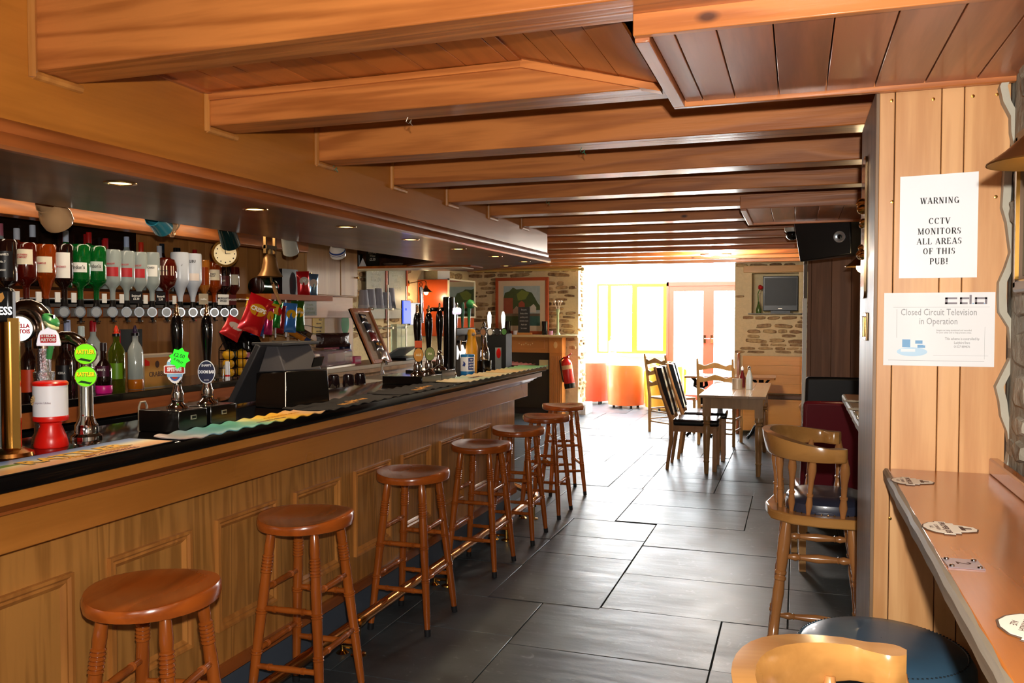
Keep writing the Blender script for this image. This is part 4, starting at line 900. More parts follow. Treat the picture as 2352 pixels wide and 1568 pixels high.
MB().prism([(x, z) for x, z in endp], 0, .03, frame((.12, 11.17, 0), (0, -1, 0), (0, 0, 1))).build('end_panel', HONEY(), se, bevel=.005)
se2 = thing('settle', 'second settle end with rounded arm partly hidden by the black chair', 'bench', (.0, 0, 0))
MB().prism([(0, 0), (.42, 0), (.42, .42), (.46, .58), (.42, .64), (.3, .645), (.1, .7), (0, .9)], 0, .03, frame((.48, 8.9, 0), (-1, 0, 0), (0, 0, 1))).build('end_panel', wood('settle_arm_wood', '#b07a4a', '#7a4f2a', 'X', .25, .4, 14, .4), se2, bevel=.006)
MB().bx(.06, .48, 8.91, 9.6, .4, .43).build('seat_board', HONEY(), se2); MB().bx(.44, .49, 8.91, 9.6, .0, .95).build('back_board', HONEY(), se2)
# ------------------------------------------------------------------ television in its niche
tv = thing('television', 'black flat television standing in the stone wall niche', 'television', (-.21, 11.4, 1.516))
MB().bx(-.22, .215, -.02, .03, .03, .48).build('housing', BLACK, tv, bevel=.008); MB().bx(-.2, .195, -.024, -.019, .1, .455).build('screen', mat('tv_screen', '#151715', .45), tv)
MB().bx(-.03, .02, -.0215, -.0195, .055, .066).build('maker_badge', STEEL, tv); MB().bx(-.12, .12, -.08, .06, 0, .03).build('stand', BLACK, tv)
MB().bx(-.6, .1, 11.17, 11.5, 1.502, 1.514).build('niche_sill', mat('slate_sill', '#4b4c4c', .4), wt)
MB().bx(-.66, .1, 11.14, 11.22, 2.035, 2.12).build('timber_lintel', wood('lintel_timber', '#d8a560', '#a06a30', 'X', .5, .1, 12, .5, 1), wt, bevel=.004)
rs = thing('silk_rose', 'single red rose in a slim green vase beside the television', 'flower', (-.48, 11.34, 1.516))
MB().lathe([(.03, 0), (.034, .04), (.012, .12), (.01, .15)], seg=14).build('vase', mat('green_glass', '#7d9a50', .1, trans=.6), rs)
MB().tube([(0, 0, .12), (-.01, 0, .25), (.02, -.01, .33)], .005).build('stem', mat('leaf_green', '#4d7a2a', .6), rs)
R_ = random.Random(2); fl = MB()
for k in range(9): a = k*2.4; fl.sphere((.02+.018*math.cos(a)*(k/9), -.01+.018*math.sin(a)*(k/9), .335+.012*math.cos(k)), .02, 8)
fl.build('bloom', mat('rose_red', '#c01e1e', .6), rs)
# ------------------------------------------------------------------ tub chairs
def tub(label, loc, rz, col, r=.3, h=.69):
    t = thing('tub_chair', label, 'armchair', loc, rz, 'leather tub chairs by the garden doors')
    n = 26; a0 = math.radians(-130); a1 = math.radians(130); vs = []; fs = []
    for i in range(n+1):
        a = a0+(a1-a0)*i/n; s = abs(i/n-.5)*2; hh = h-.12*max(0, s-.45)**1.2*2
        c_, s_ = math.cos(a+PI), math.sin(a+PI)
        for rr, z in ((r*.95, .05), (r, .3), (r*1.02, hh-.04), (r*.99, hh), (r*.9, hh+.01), (r*.78, hh-.02), (r*.74, .3), (r*.74, .05)): vs.append((rr*c_, rr*s_, z))
    for i in range(n):
        for k in range(8): fs.append((i*8+k, i*8+(k+1) % 8, (i+1)*8+(k+1) % 8, (i+1)*8+k))
    fs += [tuple(range(7, -1, -1)), tuple(n*8+k for k in range(8))]
    m = mat('leather_'+col.strip('#'), col, .4, coat=.15)
    MB().add(vs, fs).build('shell', m, t)
    MB().lathe([(r*.76, .08), (r*.8, .1), (r*.8, .38), (r*.72, .42), (.01, .43)], (.03, 0, 0), seg=26).build('seat', m, t)
    for k in range(4): a = PI/4+k*PI/2; MB().cyl((r*.7*math.cos(a), r*.7*math.sin(a), 0), (r*.7*math.cos(a), r*.7*math.sin(a), .09), .02).build('foot', BLACK, t)
    return t
tub('orange leather tub chair with its rounded back to the camera', (-2.62, 13.45, 0), PI/2-.2, '#d9652c')
tub('rust leather tub chair at the left end of the garden windows', (-3.3, 13.9, 0), PI*.6, '#a8432a')
tub('yellow leather tub chair to the right of the orange one', (-1.98, 13.25, 0), PI/2+.6, '#e8a22c')
tub('yellow leather tub chair turned towards the doors behind the ladderback', (-2.05, 14.2, 0), -.6, '#e8b82c')
lt = thing('lounge_table', 'low square wooden table between the tub chairs', 'table', (-2.66, 14.4, 0)); MB().bx(-.25, .25, -.25, .25, .48, .51).build('table_top', HONEY(), lt, bevel=.004)
for a in (-1, 1):
    for b_ in (-1, 1): MB().bx(a*.22-.02, a*.22+.02, b_*.22-.02, b_*.22+.02, 0, .48).build('leg', HONEY(), lt)
ln = thing('lantern', 'white metal lantern with ring handle on the window sill', 'lantern', (-3.15, 14.9, .8))
MB().bx(-.06, .06, -.06, .06, 0, .02).bx(-.06, .06, -.06, .06, .2, .22).bx(-.06, -.05, -.06, -.05, .02, .2).bx(.05, .06, -.06, -.05, .02, .2).bx(-.06, -.05, .05, .06, .02, .2).bx(.05, .06, .05, .06, .02, .2).lathe([(.06, .22), (.02, .27)], seg=4).build('cage', mat('white_metal', '#d9d6cc', .4), ln)
MB().tube([(.045*math.cos(a/12*PI), 0, .27+.06*math.sin(a/12*PI)) for a in range(13)], .003).build('ring_handle', mat('grey_metal', '#80796c', .4, .6), ln)
# ------------------------------------------------------------------ fireplace and far wall
fp = thing('fireplace_surround', 'orange pine fireplace surround with carved frieze on the far stone wall', 'fireplace', (0, 0, 0))
FPW = wood('surround_pine', '#d88a42', '#b06426', 'X', .3, .3, 12, .3); FPZ = wood('surround_pine_upright', '#d88a42', '#b06426', 'Z', .3, .3, 12, .3)
MB().sweep([(-4.62, 12.17), (-4.62, 11.86), (-3.17, 11.86), (-3.17, 12.17)][::-1], [(0, 1.17), (.012, 1.18), (.012, 1.195), (0, 1.2), (-.2, 1.2), (-.2, 1.17)]).bx(-4.6, -3.19, 11.88, 12.17, 1.165, 1.2).build('mantel_shelf', mat('pale_mantel', '#e6c188', .35), fp)
MB().bx(-4.5, -3.285, 11.98, 12.17, .93, 1.165).build('frieze', FPW, fp, bevel=.003)
MB().bx(-4.2, -3.56, 11.968, 11.98, .99, .997).bx(-4.2, -3.56, 11.968, 11.98, 1.11, 1.117).bx(-4.2, -4.193, 11.968, 11.98, .99, 1.117).bx(-3.567, -3.56, 11.968, 11.98, .99, 1.117).build('frieze_panel', FPW, fp)
car = MB()
for k in range(-3, 4): car.sphere((-3.85+k*.035, 11.975, 1.055+.012*math.cos(k*2)), .014-abs(k)*.0015, 8)
car.build('carving', mat('carved_pine', '#e8b878', .4), fp)
for x0, x1 in ((-4.5, -4.3), (-3.48, -3.285)):
    MB().bx(x0, x1, 11.97, 12.17, 0, .93).build('pilaster', FPZ, fp)
    for k in range(5): MB().cyl((x0+.035+k*.0325, 11.97, .12), (x0+.035+k*.0325, 11.97, .88), .01, 8).build('reed', FPZ, fp)
    MB().bx(x0-.004, x1+.004, 11.955, 12.17, .93, 1.16).build('corner_block', FPZ, fp, bevel=.003); MB().lathe([(.05, 0), (.045, .012), (.02, .018)], ((x0+x1)/2, 11.955, 1.05), (0, -1, 0), 14, sx=.6).build('boss', mat('carved_pine'), fp)
MB().bx(-4.3, -3.44, 12.1, 12.18, .0, .93).build('hearth_back', mat('soot', '#241d1a', .7), fp)
MB().bx(-4.28, -3.5, 12.06, 12.1, .1, .86).bx(-4.32, -3.44, 12.02, 12.12, .86, .93).bx(-3.5, -3.44, 12.02, 12.12, 0, .86).build('fire_frame', mat('dark_iron', '#3a322c', .4, .5), fp)
MB().bx(-3.66, -3.52, 12.04, 12.06, .68, .82).build('tile', mat('cream_tile', '#d8c690', .3), fp)
pc = thing('framed_painting', 'red framed painting of a wooded harbour village over the fireplace', 'painting', (-3.96, 12.13, 1.63))
for a in ((-.42, .42, .38, .43), (-.42, .42, -.43, -.38), (-.42, -.375, -.38, .38), (.375, .42, -.38, .38)): MB().bx(a[0], a[1], -.03, .03, a[2], a[3]).build('frame', mat('red_wood_frame', '#b5512c', .3), pc, bevel=.004)
MB().bx(-.38, .38, -.015, .01, -.385, .385).build('mount', mat('cream_mount', '#e3cfae', .7), pc)
PF = frame((0, -.0155, 0), (1, 0, 0), (0, 0, 1))
def flat(poly, col, h, parent, nm='paint'): return MB().prism(poly, h*.0006, h*.0006+.0005, PF).build(nm, mat('paint_'+col.strip('#'), col, .7, noise=.15, nscale=25), parent, smooth=False)
R4 = lambda x0, x1, y0, y1: [(x0, y0), (x1, y0), (x1, y1), (x0, y1)]
flat(R4(-.29, .29, -.3, .3), '#aebfc0', 1, pc, 'sky'); flat(R4(-.29, .29, -.3, -.12), '#3f6a60', 2, pc, 'water'); flat(R4(-.29, -.05, -.3, -.15), '#4a5a34', 2.5, pc, 'reeds')
flat([(-.29, -.1), (.29, -.06), (.29, .0), (.25, .05), (.21, .12), (.16, .2), (.08, .22), (.02, .26), (-.08, .25), (-.14, .28), (-.2, .22), (-.27, .2), (-.29, .12)], '#4d5d34', 3, pc, 'trees')
flat([(-.06, .08), (.06, .1), (.12, .2), (.0, .24), (-.08, .18)], '#7d8a3c', 4, pc, 'bright_trees')
flat(R4(-.29, -.14, -.13, .12), '#a0543a', 5, pc, 'brick_house'); flat([(-.14, -.13), (-.02, -.13), (-.02, -.06), (-.08, 0), (-.14, -.06)], '#b89a84', 6, pc, 'cottage'); flat([(-.05, -.02), (.05, -.04), (.05, .04), (0, .08), (-.05, .04)], '#a8543a', 7, pc, 'red_house')
flat([(.11, -.1), (.23, -.1), (.23, -.02), (.19, .03), (.14, -.01), (.11, -.02)], '#d9d5c8', 7, pc, 'white_house'); flat(R4(-.29, .29, -.155, -.115), '#7a6a54', 8, pc, 'quay')
ch = thing('chalk_sign', 'small slate chalk sign leaning on the mantelpiece', 'sign', (-3.87, 11.95, 1.2)); MB().bx(-.09, .09, -.006, .006, .03, .41).build('slate', mat('slate_board', '#3b3f3e', .6), ch); MB().bx(-.12, .12, -.03, .03, 0, .03).build('stand', HONEY(), ch)
CHK = mat('chalk', '#c9ccc4', .8)
for k, s in enumerate(('Desserts', 'Sticky toffee', 'pudding with', 'clotted cream', 'Apple pie', 'Ice cream')): text(s, .03, CHK, frame((0, -.0062, .37-k*.055), (1, 0, 0), (0, 0, 1)), ch, .01, .8)
for i, x in enumerate((-4.13, -3.55)):
    c = thing('candle_holder', ['left', 'right'][i]+' black cylindrical candle holder on the mantelpiece', 'candle holder', (x, 11.96, 1.2), 0, 'black candle holders on the mantelpiece'); MB().lathe([(.04, 0), (.045, .02), (.04, .1), (.044, .2), (.04, .2), (.036, .1)], seg=18).build('holder', BLACKG, c)
for i, x in enumerate((-4.28, -3.45, -4.0)):
    c = thing('tea_light', ['left pink', 'right pink', 'middle white'][i]+' glass tea light on the mantelpiece', 'candle', (x, 11.93, 1.2), 0, 'tea lights on the mantelpiece'); MB().lathe([(.03, 0), (.034, .06)], seg=14).build('glass', mat('pink_glass', '#e6a8c8', .1) if i < 2 else WHITEP, c)
fv = thing('lily_vase', 'tall clear vase of pale lilies at the right end of the mantelpiece', 'vase', (-3.34, 11.93, 1.2))
MB().lathe([(.045, 0), (.02, .04), (.018, .3), (.03, .38)], seg=14).build('vase', mat('pale_green_glass', '#d9e8b8', .1, trans=.5), fv)
for k in range(4): a = k*1.7; MB().tube([(0, 0, .3), (.02*math.cos(a), .02*math.sin(a), .4), (.05*math.cos(a), .04*math.sin(a), .48)], .004, 6).sphere((.05*math.cos(a), .04*math.sin(a), .49), .022, 8, .8).build('lily', mat('lily_white', '#f0dcc4', .5), fv)
fe = thing('fire_extinguisher', 'red fire extinguisher with black base hung tilted on the stone wall', 'extinguisher', (-3.15, 11.93, .42))
fe.rotation_euler = (0, math.radians(-9), 0)
MB().lathe([(.075, .06), (.078, .08), (.078, .36), (.06, .41), (.03, .43), (.02, .44)], seg=20).build('cylinder', mat('extinguisher_red', '#c8201c', .25), fe); MB().lathe([(.082, 0), (.082, .07), (.075, .075)], seg=20).build('base', BLACK, fe)
MB().lathe([(.0785, .28), (.0785, .34)], seg=20, caps=False).build('label', mat('tan_label', '#d8a878', .5), fe); MB().bx(-.03, .05, -.02, .02, .44, .47).tube([(0, 0, .46), (.1, 0, .5)], .008).build('valve', REDP, fe); MB().tube([(-.02, 0, .46), (-.09, -.02, .42), (-.09, -.02, .2), (-.085, -.02, .1)], .01).build('hose', BLACK, fe)
MB().bx(-.02, .02, .02, .2, .2, .3).build('bracket', BLACK, fe)
pb = thing('plinth_block', 'white painted boxing at the foot of the stone wall end', 'plinth', (-3.04, 12.4, 0)); MB().bx(-.06, .06, -.22, .22, 0, .16).build('box', WHITEW, pb, bevel=.004)
# mirror cabinet, blackboards on the left far wall
mc_ = thing('mirror_cabinet', 'orange wooden wall cabinet with a bright mirror door above the bar pumps', 'cabinet', (-4.63, 10.83, 1.66))
MB().bx(-.23, .21, -.48, .48, -.45, .31).build('body', wood('orange_cabinet', '#c8501c', '#a03c10', 'Z', .3, .3, 10, .3), mc_, bevel=.003); MB().bx(.211, .222, -.475, .475, -.19, .3).build('mirror', mat('mirror_glass', '#dfe8e0', .04, 1), mc_)
b = MB(); b.bx(.21, .23, -.49, -.465, -.2, .32).bx(.21, .23, .465, .49, -.2, .32).bx(.21, .23, -.49, .49, .3, .32).bx(.21, .23, -.49, .49, -.21, -.19).build('mirror_frame', mat('pale_frame', '#e6dcc4', .4), mc_)
for i, (y, s) in enumerate(((9.05, 'Real Ales\nfrom 3.20\nguest ale'), (9.62, 'Food served\nall day\nevery day'))):
    c = thing('blackboard', ['left', 'right'][i]+' grey chalk blackboard hung on the far stone wall', 'blackboard', (-4.81, y, 1.8)); MB().bx(0, .012, -.24, .24, -.35, .3).build('board', mat('worn_blackboard', '#8f9288', .5), c)
    MB().bx(0, .025, .24, .275, -.37, .33).build('frame', mat('red_wood_frame', '#b5512c', .3), c); text(s, .075, CHK, frame((.0125, 0, .12), (0, 1, 0), (0, 0, 1)), c, .01, .8)
wl2 = thing('white_poster', 'small white poster propped on top of the mirror cabinet', 'poster', (-4.6, 10.62, 1.975)); MB().bx(0, .01, -.2, .2, 0, .19).build('sheet', PAPER, wl2)

# ================================================================== ON THE BAR
BT = 1.1205
FX = lambda o, s=0: frame(o, (0, 1, 0), (0, 0, 1))      # faces +x, towards the customers
def facing(o, az):   # vertical frame whose normal points az degrees from -y towards +x
    a = math.radians(az); return frame(o, (math.cos(a), math.sin(a), 0), (0, 0, 1))
# flat printed runner with the yellow lettering
rm = thing('bar_runner', 'flat printed bar runner with blue sky, yellow lettering and lizards at the near end', 'bar mat', (-1.84, 1.52, BT), 0)
MB().bx(-.085, .085, -.62, .52, 0, .003).build('rubber', BLACK, rm)
def gradmat(name, cols, axis=0, sc_=1, off=0.5, noise=.1):
    m = bpy.data.materials.new(name); m.use_nodes = True; nt = m.node_tree; b = nt.nodes['Principled BSDF']; b.inputs['Roughness'].default_value = .35
    t = nt.nodes.new('ShaderNodeTexCoord'); s = nt.nodes.new('ShaderNodeSeparateXYZ'); a = nt.nodes.new('ShaderNodeMath'); a.operation = 'MULTIPLY_ADD'; a.inputs[1].default_value = sc_; a.inputs[2].default_value = off
    n = nt.nodes.new('ShaderNodeTexNoise'); n.inputs['Scale'].default_value = 9; a2 = nt.nodes.new('ShaderNodeMath'); a2.operation = 'MULTIPLY_ADD'; a2.inputs[1].default_value = noise
    r = nt.nodes.new('ShaderNodeValToRGB')
    while len(r.color_ramp.elements) < len(cols): r.color_ramp.elements.new(.5)
    for i, c in enumerate(cols): r.color_ramp.elements[i].position = i/(len(cols)-1); r.color_ramp.elements[i].color = lin(c)
    L = nt.links; L.new(t.outputs['Object'], s.inputs[0]); L.new(t.outputs['Object'], n.inputs['Vector']); L.new(s.outputs[axis], a.inputs[0]); L.new(n.outputs[0], a2.inputs[0]); L.new(a.outputs[0], a2.inputs[2]); L.new(a2.outputs[0], r.inputs[0]); L.new(r.outputs[0], b.inputs['Base Color'])
    return m
MB().bx(-.08, .08, -.61, .515, .003, .0036).build('print', gradmat('runner_print', ['#4a6cae', '#8aa0c8', '#f0e2c0', '#e8b070', '#e0a068'], 0, 6.2, .45, .1), rm)
text('RATTLER', .075, mat('yellow_ink', '#f2b61c', .5), frame((.0, .24, .0037), (0, 1, 0), (-1, 0, 0)), rm, .03, 1.1); text('RATTLER', .075, INK, frame((.004, .236, .0034), (0, 1, 0), (-1, 0, 0)), rm, .045, 1.1)
text('CORNISH CIDER', .028, mat('ochre_ink', '#c8861c', .5), frame((.04, .27, .0037), (0, 1, 0), (-1, 0, 0)), rm, .02, 1.1); text('EST. CORNWALL', .02, mat('dark_red_ink', '#7a2a1a', .5), frame((.065, .3, .0037), (0, 1, 0), (-1, 0, 0)), rm, .02, 1.2)
LG = mat('lizard_green', '#6f8a2c', .6, noise=.4, nscale=40); LR = mat('lizard_red', '#a02c1c', .6)
for y, x, m in ((-.05, -.01, LG), (-.2, .015, LG), (-.36, .03, LR)):
    pz = [(-.14, 0), (-.1, .012), (-.06, .008), (-.05, .03), (-.04, .03), (-.04, .01), (.02, .014), (.03, .036), (.045, .034), (.04, .012), (.09, .014), (.12, .004), (.12, -.008), (.05, -.012), (.04, -.03), (.028, -.03), (.02, -.012), (-.05, -.012), (-.06, -.028), (-.07, -.026), (-.07, -.01)]
    MB().prism(pz, .0004, .0008, frame((x, y, .0036), (0, 1, 0), (-1, 0, 0))).build('lizard_print', m, rm)
def wavy_mat(label, x0, x1, y0, y1, m, waves=9, amp=.0035, prints=(), z=BT, rz=0, loc=None):
    """towelling bar runner with curling wavy edges; prints: (text, size, material, x, y)"""
    t = thing('bar_runner', label, 'bar mat', loc or ((x0+x1)/2, (y0+y1)/2, z), rz)
    w_, l = x1-x0, y1-y0; nx, ny = 6, 90; vs = []
    for s in (0, .003):
        for j in range(ny+1):
            for i in range(nx+1):
                u, v = i/nx-.5, j/ny; e = (abs(u)*2)**3; ph = v*waves*2*PI
                vs.append((u*w_+.0015*e*math.sin(ph*1.3)*(1 if u > 0 else -1), (v-.5)*l, .0022+s+amp*e*(1+math.sin(ph+1.5*(u > 0)))))
    N1 = (nx+1)*(ny+1); fs = []
    for j in range(ny):
        for i in range(nx):
            a = j*(nx+1)+i; fs.append((a, a+nx+1, a+nx+2, a+1)); fs.append((N1+a, N1+a+1, N1+a+nx+2, N1+a+nx+1))
    for j in range(ny):
        for i in (0, nx): a = j*(nx+1)+i; fs.append((a, a+nx+1, N1+a+nx+1, N1+a))
    for i in range(nx):
        for j in (0, ny): a = j*(nx+1)+i; fs.append((a, a+1, N1+a+1, N1+a))
    o = MB().add(vs, fs).build('towel', m, t)
    for s, sz, mm, x, y in prints: text(s, sz, mm, frame((x, y, .0055), (0, 1, 0), (-1, 0, 0)), t, .02, 1.2)
    return t
wavy_mat('wavy-edged beach print bar runner in front of the two hand pumps', -1.86, -1.715, 2.07, 2.82, gradmat('beach_print', ['#c9a08c', '#7fa6b8', '#5fa8a4', '#6fb8a0', '#e8c84c', '#f0b030', '#e0b48c'], 1, 1.3, .42, .22),
         prints=(('CORNISH ALE', .028, mat('print_orange', '#c98a1c', .6), -.02, .22), ('Brewed by the sea', .018, mat('print_brown', '#6a4a3c', .6), .02, .1)))
DKM = mat('dark_towelling', '#1c1512', .9, bump=.6, nscale=200)
for i, (y0, y1, s) in enumerate(((2.85, 3.5, 'nearer dark bar runner with gold lettering beside the till'), (3.54, 4.22, 'farther dark bar runner with gold lettering before the steel wells'))):
    wavy_mat(s, -1.93, -1.72, y0, y1, DKM, 7, .003, (('Spiced', .05, mat('gold_print', '#c88a3c', .5), -.0, .08), ('RUM', .05, mat('gold_print'), .035, -.05)))
lightm = gradmat('pale_towelling', ['#b9a07c', '#d9c49a', '#8fb09c', '#d8b884', '#c9c0a0'], 1, 1.2, .4, .4)
wavy_mat('pale printed bar runner in front of the charity tin', -1.92, -1.72, 4.3, 5.08, lightm, 8, .003, (('DRINK', .05, mat('print_brown'), 0, .0),))
wavy_mat('pale green bar runner before the black menu box', -1.92, -1.72, 5.12, 5.88, gradmat('green_towelling', ['#d8b070', '#c9a878', '#7fb07c', '#4f9a6c'], 1, 1.2, .4, .3), 8, .003)
wavy_mat('dusky pink bar runner lying round the bar corner', 0, .2, 0, .6, mat('dusky_pink_towel', '#8a4a44', .9, bump=.5, nscale=200), 8, .004, rz=PI/4, loc=(-2.13, 6.12, BT))

# stout tap with gold column
gt = thing('stout_tap', 'gold-columned stout tap with a black illuminated head at the left edge', 'beer tap', (-2.0, 1.7, BT))
MB().lathe([(.055, 0), (.052, .01), (.04, .016), (.03, .022)], seg=28).build('base', COPPER, gt); MB().lathe([(.024, .01), (.024, .36)], seg=28).build('column', mat('polished_gold', '#d99a48', .18, 1), gt)
pF = facing((.027, -.012, 0), 36)
MB().bx(-.012, .014, 0, .35, 0, .006, frame((.02, -.006, .02), (math.cos(.6), math.sin(.6), 0), (0, 0, 1))).build('name_plate', mat('bronze_plate', '#a87c3c', .35, 1), gt)
text("ST JAMES'S GATE", .02, mat('bronze_letters', '#6e4c1c', .3, 1), frame((.0205, -.0105, .19), (0, 0, 1), (-math.cos(.6), -math.sin(.6), 0)), gt, .02, 1.3, spacing=1.25)
MB().bx(-.09, .012, -.02, .02, .355, .45, frame((0, 0, 0), (.85, .5, 0), (-.5, .85, 0))).build('head', BLACK, gt, bevel=.01)
hf = frame((.0, -.0205*1.0, .0), (.85, .5, 0), (0, 0, 1)); hf.translation = Vector((.5*.0206, -.85*.0206, 0))
text('GUINNESS', .03, mat('white_glow', '#ffffff', .4, emit=1.2), hf @ Matrix.Translation((-.042, .388, 0)), gt, .02, .8)
tag(MB().prism([(0, 0), (.004, .012), (.003, .022), (.012, .026), (.016, .012), (.008, 0)], 0, .0006, hf @ Matrix.Translation((-.02, .412, 0))).build('harp_emblem', mat('gold_print'), gt))
MB().lathe([(.05, .002), (.045, .2), (.04, .33)], (-.07, .02, 0), seg=20).build('dark_pedestal', mat('dark_green_plastic', '#12211e', .3), gt)
# lager font with arched chrome head
lf = thing('lager_font', 'tall chrome lager font with arched head, round white badge and green snake handle', 'beer tap', (-2.105, 1.9, BT))
MB().lathe([(.035, 0), (.034, .02), (.028, .03), (.027, .19), (.029, .2), (.029, .21), (.02, .212), (.02, .3)], seg=24).build('column', mat('hammered_chrome', '#c4bfc4', .22, 1, bump=.5, nscale=220), lf)
arc = [(0, 0, .28)]+[(-.055*(1-math.cos(a)) if 0 else -.055*(1-math.cos(a))*.7, -.055*(1-math.cos(a))*.35, .34+.055*math.sin(a)) for a in [k*PI/9 for k in range(10)]]+[(-.077, -.038, .31)]
MB().tube(arc, .03, 14).build('arch', mat('smoky_chrome', '#a48f80', .12, 1), lf)
M_ = facing((-.028, -.05, .338), 26)
MB().prism(ellipse(.041, .041, 28), 0, .012, M_).build('badge_rim', CHROME, lf); MB().prism(ellipse(.036, .036, 28), .012, .014, M_).build('badge', mat('badge_white', '#ffffff', .4, emit=.8), lf)
RI = mat('badge_red', '#c01c28', .5)
text('STELLA\nARTOIS', .016, RI, M_ @ Matrix.Translation((.006, .0, .0141)), lf, .04, .9)
M2 = facing((.035, -.012, .315), 30)
bp_ = [(-.031, -.02), (-.03, -.025), (.03, -.025), (.031, -.02), (.026, .004), (.02, .016), (.01, .02), (0, .026), (-.01, .02), (-.02, .016), (-.026, .004)]
MB().prism([(x*1.06, y*1.08) for x, y in bp_], 0, .004, M2).build('clip_rim', WHITEP, lf)
MB().prism(bp_, .004, .006, M2).build('clip_badge', mat('badge_lilac', '#f4eef8', .4, emit=.35), lf); MB().prism(rrect(.044, .024, .004), .006, .0066, M2 @ Matrix.Translation((0, -.006, 0))).build('clip_panel', RI, lf)
text('STELLA\nARTOIS', .0125, WHITEL, M2 @ Matrix.Translation((0, -.0035, .0067)), lf, .04, .95)
MB().tube([(.02, 0, .25), (.03, .0, .3), (.03, 0, .34), (.028, 0, .355)], [.008, .01, .014, .016], 10).build('snake_neck', mat('snake_green', '#3c8a4a', .3), lf)
MB().lathe([(.012, -.028), (.026, -.012), (.028, .004), (.022, .02), (.006, .03)], (.03, -.0, .362), (.25, -.3, -.05), 14, sy=.6).build('snake_head', mat('snake_green'), lf)
MB().lathe([(.02, -.008), (.0262, .004), (.019, .02), (.005, .03)], (.033, -.002, .353), (.25, -.3, -.12), 14, sy=.4).build('snake_jaw', mat('snake_cream', '#c8cc98', .4), lf)
MB().bx(-.016, .016, -.006, .004, -.003, .006, frame((.036, -.012, .374), (1, .4, 0), (0, 0, 1))).build('dark_glasses', BLACKG, lf)
# charity pot
cpot = thing('charity_pot', 'red and white charity collecting pot with flared red foot on the bar', 'charity pot', (-2.03, 1.853, BT))
MB().lathe([(.044, 0), (.046, .006), (.04, .03), (.028, .062), (.03, .07), (.046, .076), (.0475, .084), (.046, .09)], seg=32).build('foot', REDP, cpot)
MB().lathe([(.0455, .088), (.0455, .178)], seg=32, caps=False).build('paper_wrap', mat('wrap_white', '#eeeef4', .4), cpot); MB().lathe([(.047, .177), (.047, .184), (.043, .188), (.02, .19)], seg=32).build('lid', REDP, cpot)
GO = mat('gold_logo', '#d9b070', .5); pl_ = frame((.0, -.0456, .128), (1, 0, 0), (0, 0, 1))
for k in range(5):
    a = math.radians(95+k*28); MB().add([(-.008, -.0457, .134), (-.008+.018*math.cos(a), -.0435, .134+.018*math.sin(a)), (-.008+.018*math.cos(a+.35), -.0435, .134+.018*math.sin(a+.35))], [(0, 1, 2)]).build('fan_logo', GO, cpot)
text('Torpoint Lifeline', .008, mat('ochre_text', '#9a8a9a', .5), frame((.018, -.0447, .13), (.93, .36, 0), (0, 0, 1)), cpot, 0, .9)
# cider font with two green lenses
cf = thing('cider_font', 'swan-neck chrome cider font carrying two round green badges', 'beer tap', (-2.04, 1.99, BT))
MB().lathe([(.045, 0), (.044, .012), (.034, .02), (.033, .045), (.03, .05), (.025, .06), (.022, .07), (.0205, .075), (.02, .25)], seg=28).build('column', CHROME, cf)
MB().tube([(0, 0, .24), (-.002, -.001, .27), (-.014, -.006, .295), (-.036, -.014, .308), (-.06, -.024, .31), (-.075, -.03, .3)], .0195, 16).build('swan_neck', mat('smoky_chrome'), cf)
GB = mat('lime_badge', '#7ef01c', .35, emit=.35); YG = mat('badge_yellow', '#ffe61c', .4, emit=.3)
for i, z in enumerate((.262, .195)):
    n_ = Vector((.45, -.89, 0)); o = Vector((.022, -.01, z)); M3 = frame(o+n_*.018, (.89, .45, 0), (0, 0, 1))
    hd = MB().cyl(o-n_*.0, o+n_*.02, .024, 20).build('badge_holder', BLACKG, cf); MB().prism(ellipse(.0325, .0325, 30), 0, .006, M3).build('badge_rim', CHROME, cf)
    bb = MB().prism(ellipse(.030, .030, 30), .006, .008, M3).build('badge', GB, cf)
    text('RATTLER', .0165, YG, M3 @ Matrix.Translation((0, .006, .0086)), bb, .04, .75); text('RATTLER', .0165, mat('badge_brown', '#7a3c10', .5), M3 @ Matrix.Translation((.0006, .0052, .0081)), bb, .07, .75)
    MB().prism([(-.022, -.018), (-.012, -.012), (.0, -.014), (.014, -.018), (.02, -.016), (.012, -.024), (0, -.021), (-.012, -.019)], .008, .0085, M3).build('snake_print', mat('badge_dark_green', '#0f3a10', .5), bb)

def hand_pump(label, x, y, z, clip=None, grp='hand pumps on the bar', s=1):
    t = thing('hand_pump', label, 'beer pump', (x, y, z), 0, grp)
    MB().lathe([(.036, 0), (.034, .006), (.022, .014), (.018, .02), (.021, .028), (.0185, .036), (.0205, .045), (.015, .06), (.012, .078), (.016, .084), (.012, .09), (.011, .1)], seg=28).build('base', CHROME, t)
    MB().lathe([(.0095, .095), (.0105, .12), (.013, .16), (.0185, .22), (.02, .25), (.019, .275), (.014, .3), (.008, .307)], seg=24).build('handle', BLACKG, t)
    MB().lathe([(.0095, .304), (.0095, .31), (.006, .313), (.0075, .322), (.005, .33), (.0065, .338), (.003, .345)], seg=16).build('finial', mat('polished_brass', '#e0b080', .1, 1), t)
    MB().bx(-.004, .004, -.012, .004, .098, .106).build('clip_arm', BLACK, t)
    return t
hbx = []
for i, (y0, y1) in enumerate(((2.185, 2.325), (2.34, 2.48))):
    t = thing('pump_box', ['nearer', 'farther'][i]+' black hand pump box standing on the bar', 'pump box', (-1.945, (y0+y1)/2, BT), 0, 'pump boxes on the bar')
    MB().bx(-.08, .08, -.068, .068, 0, .07).build('housing', mat('black_box', '#0c0a09', .18, coat=.3), t, bevel=.003)
    MB().bx(.08, .082, -.012, .012, .038, .052).build('plate_rim', STEEL, t); MB().bx(.082, .083, -.009, .009, .041, .049).build('plate', BLACK, t)
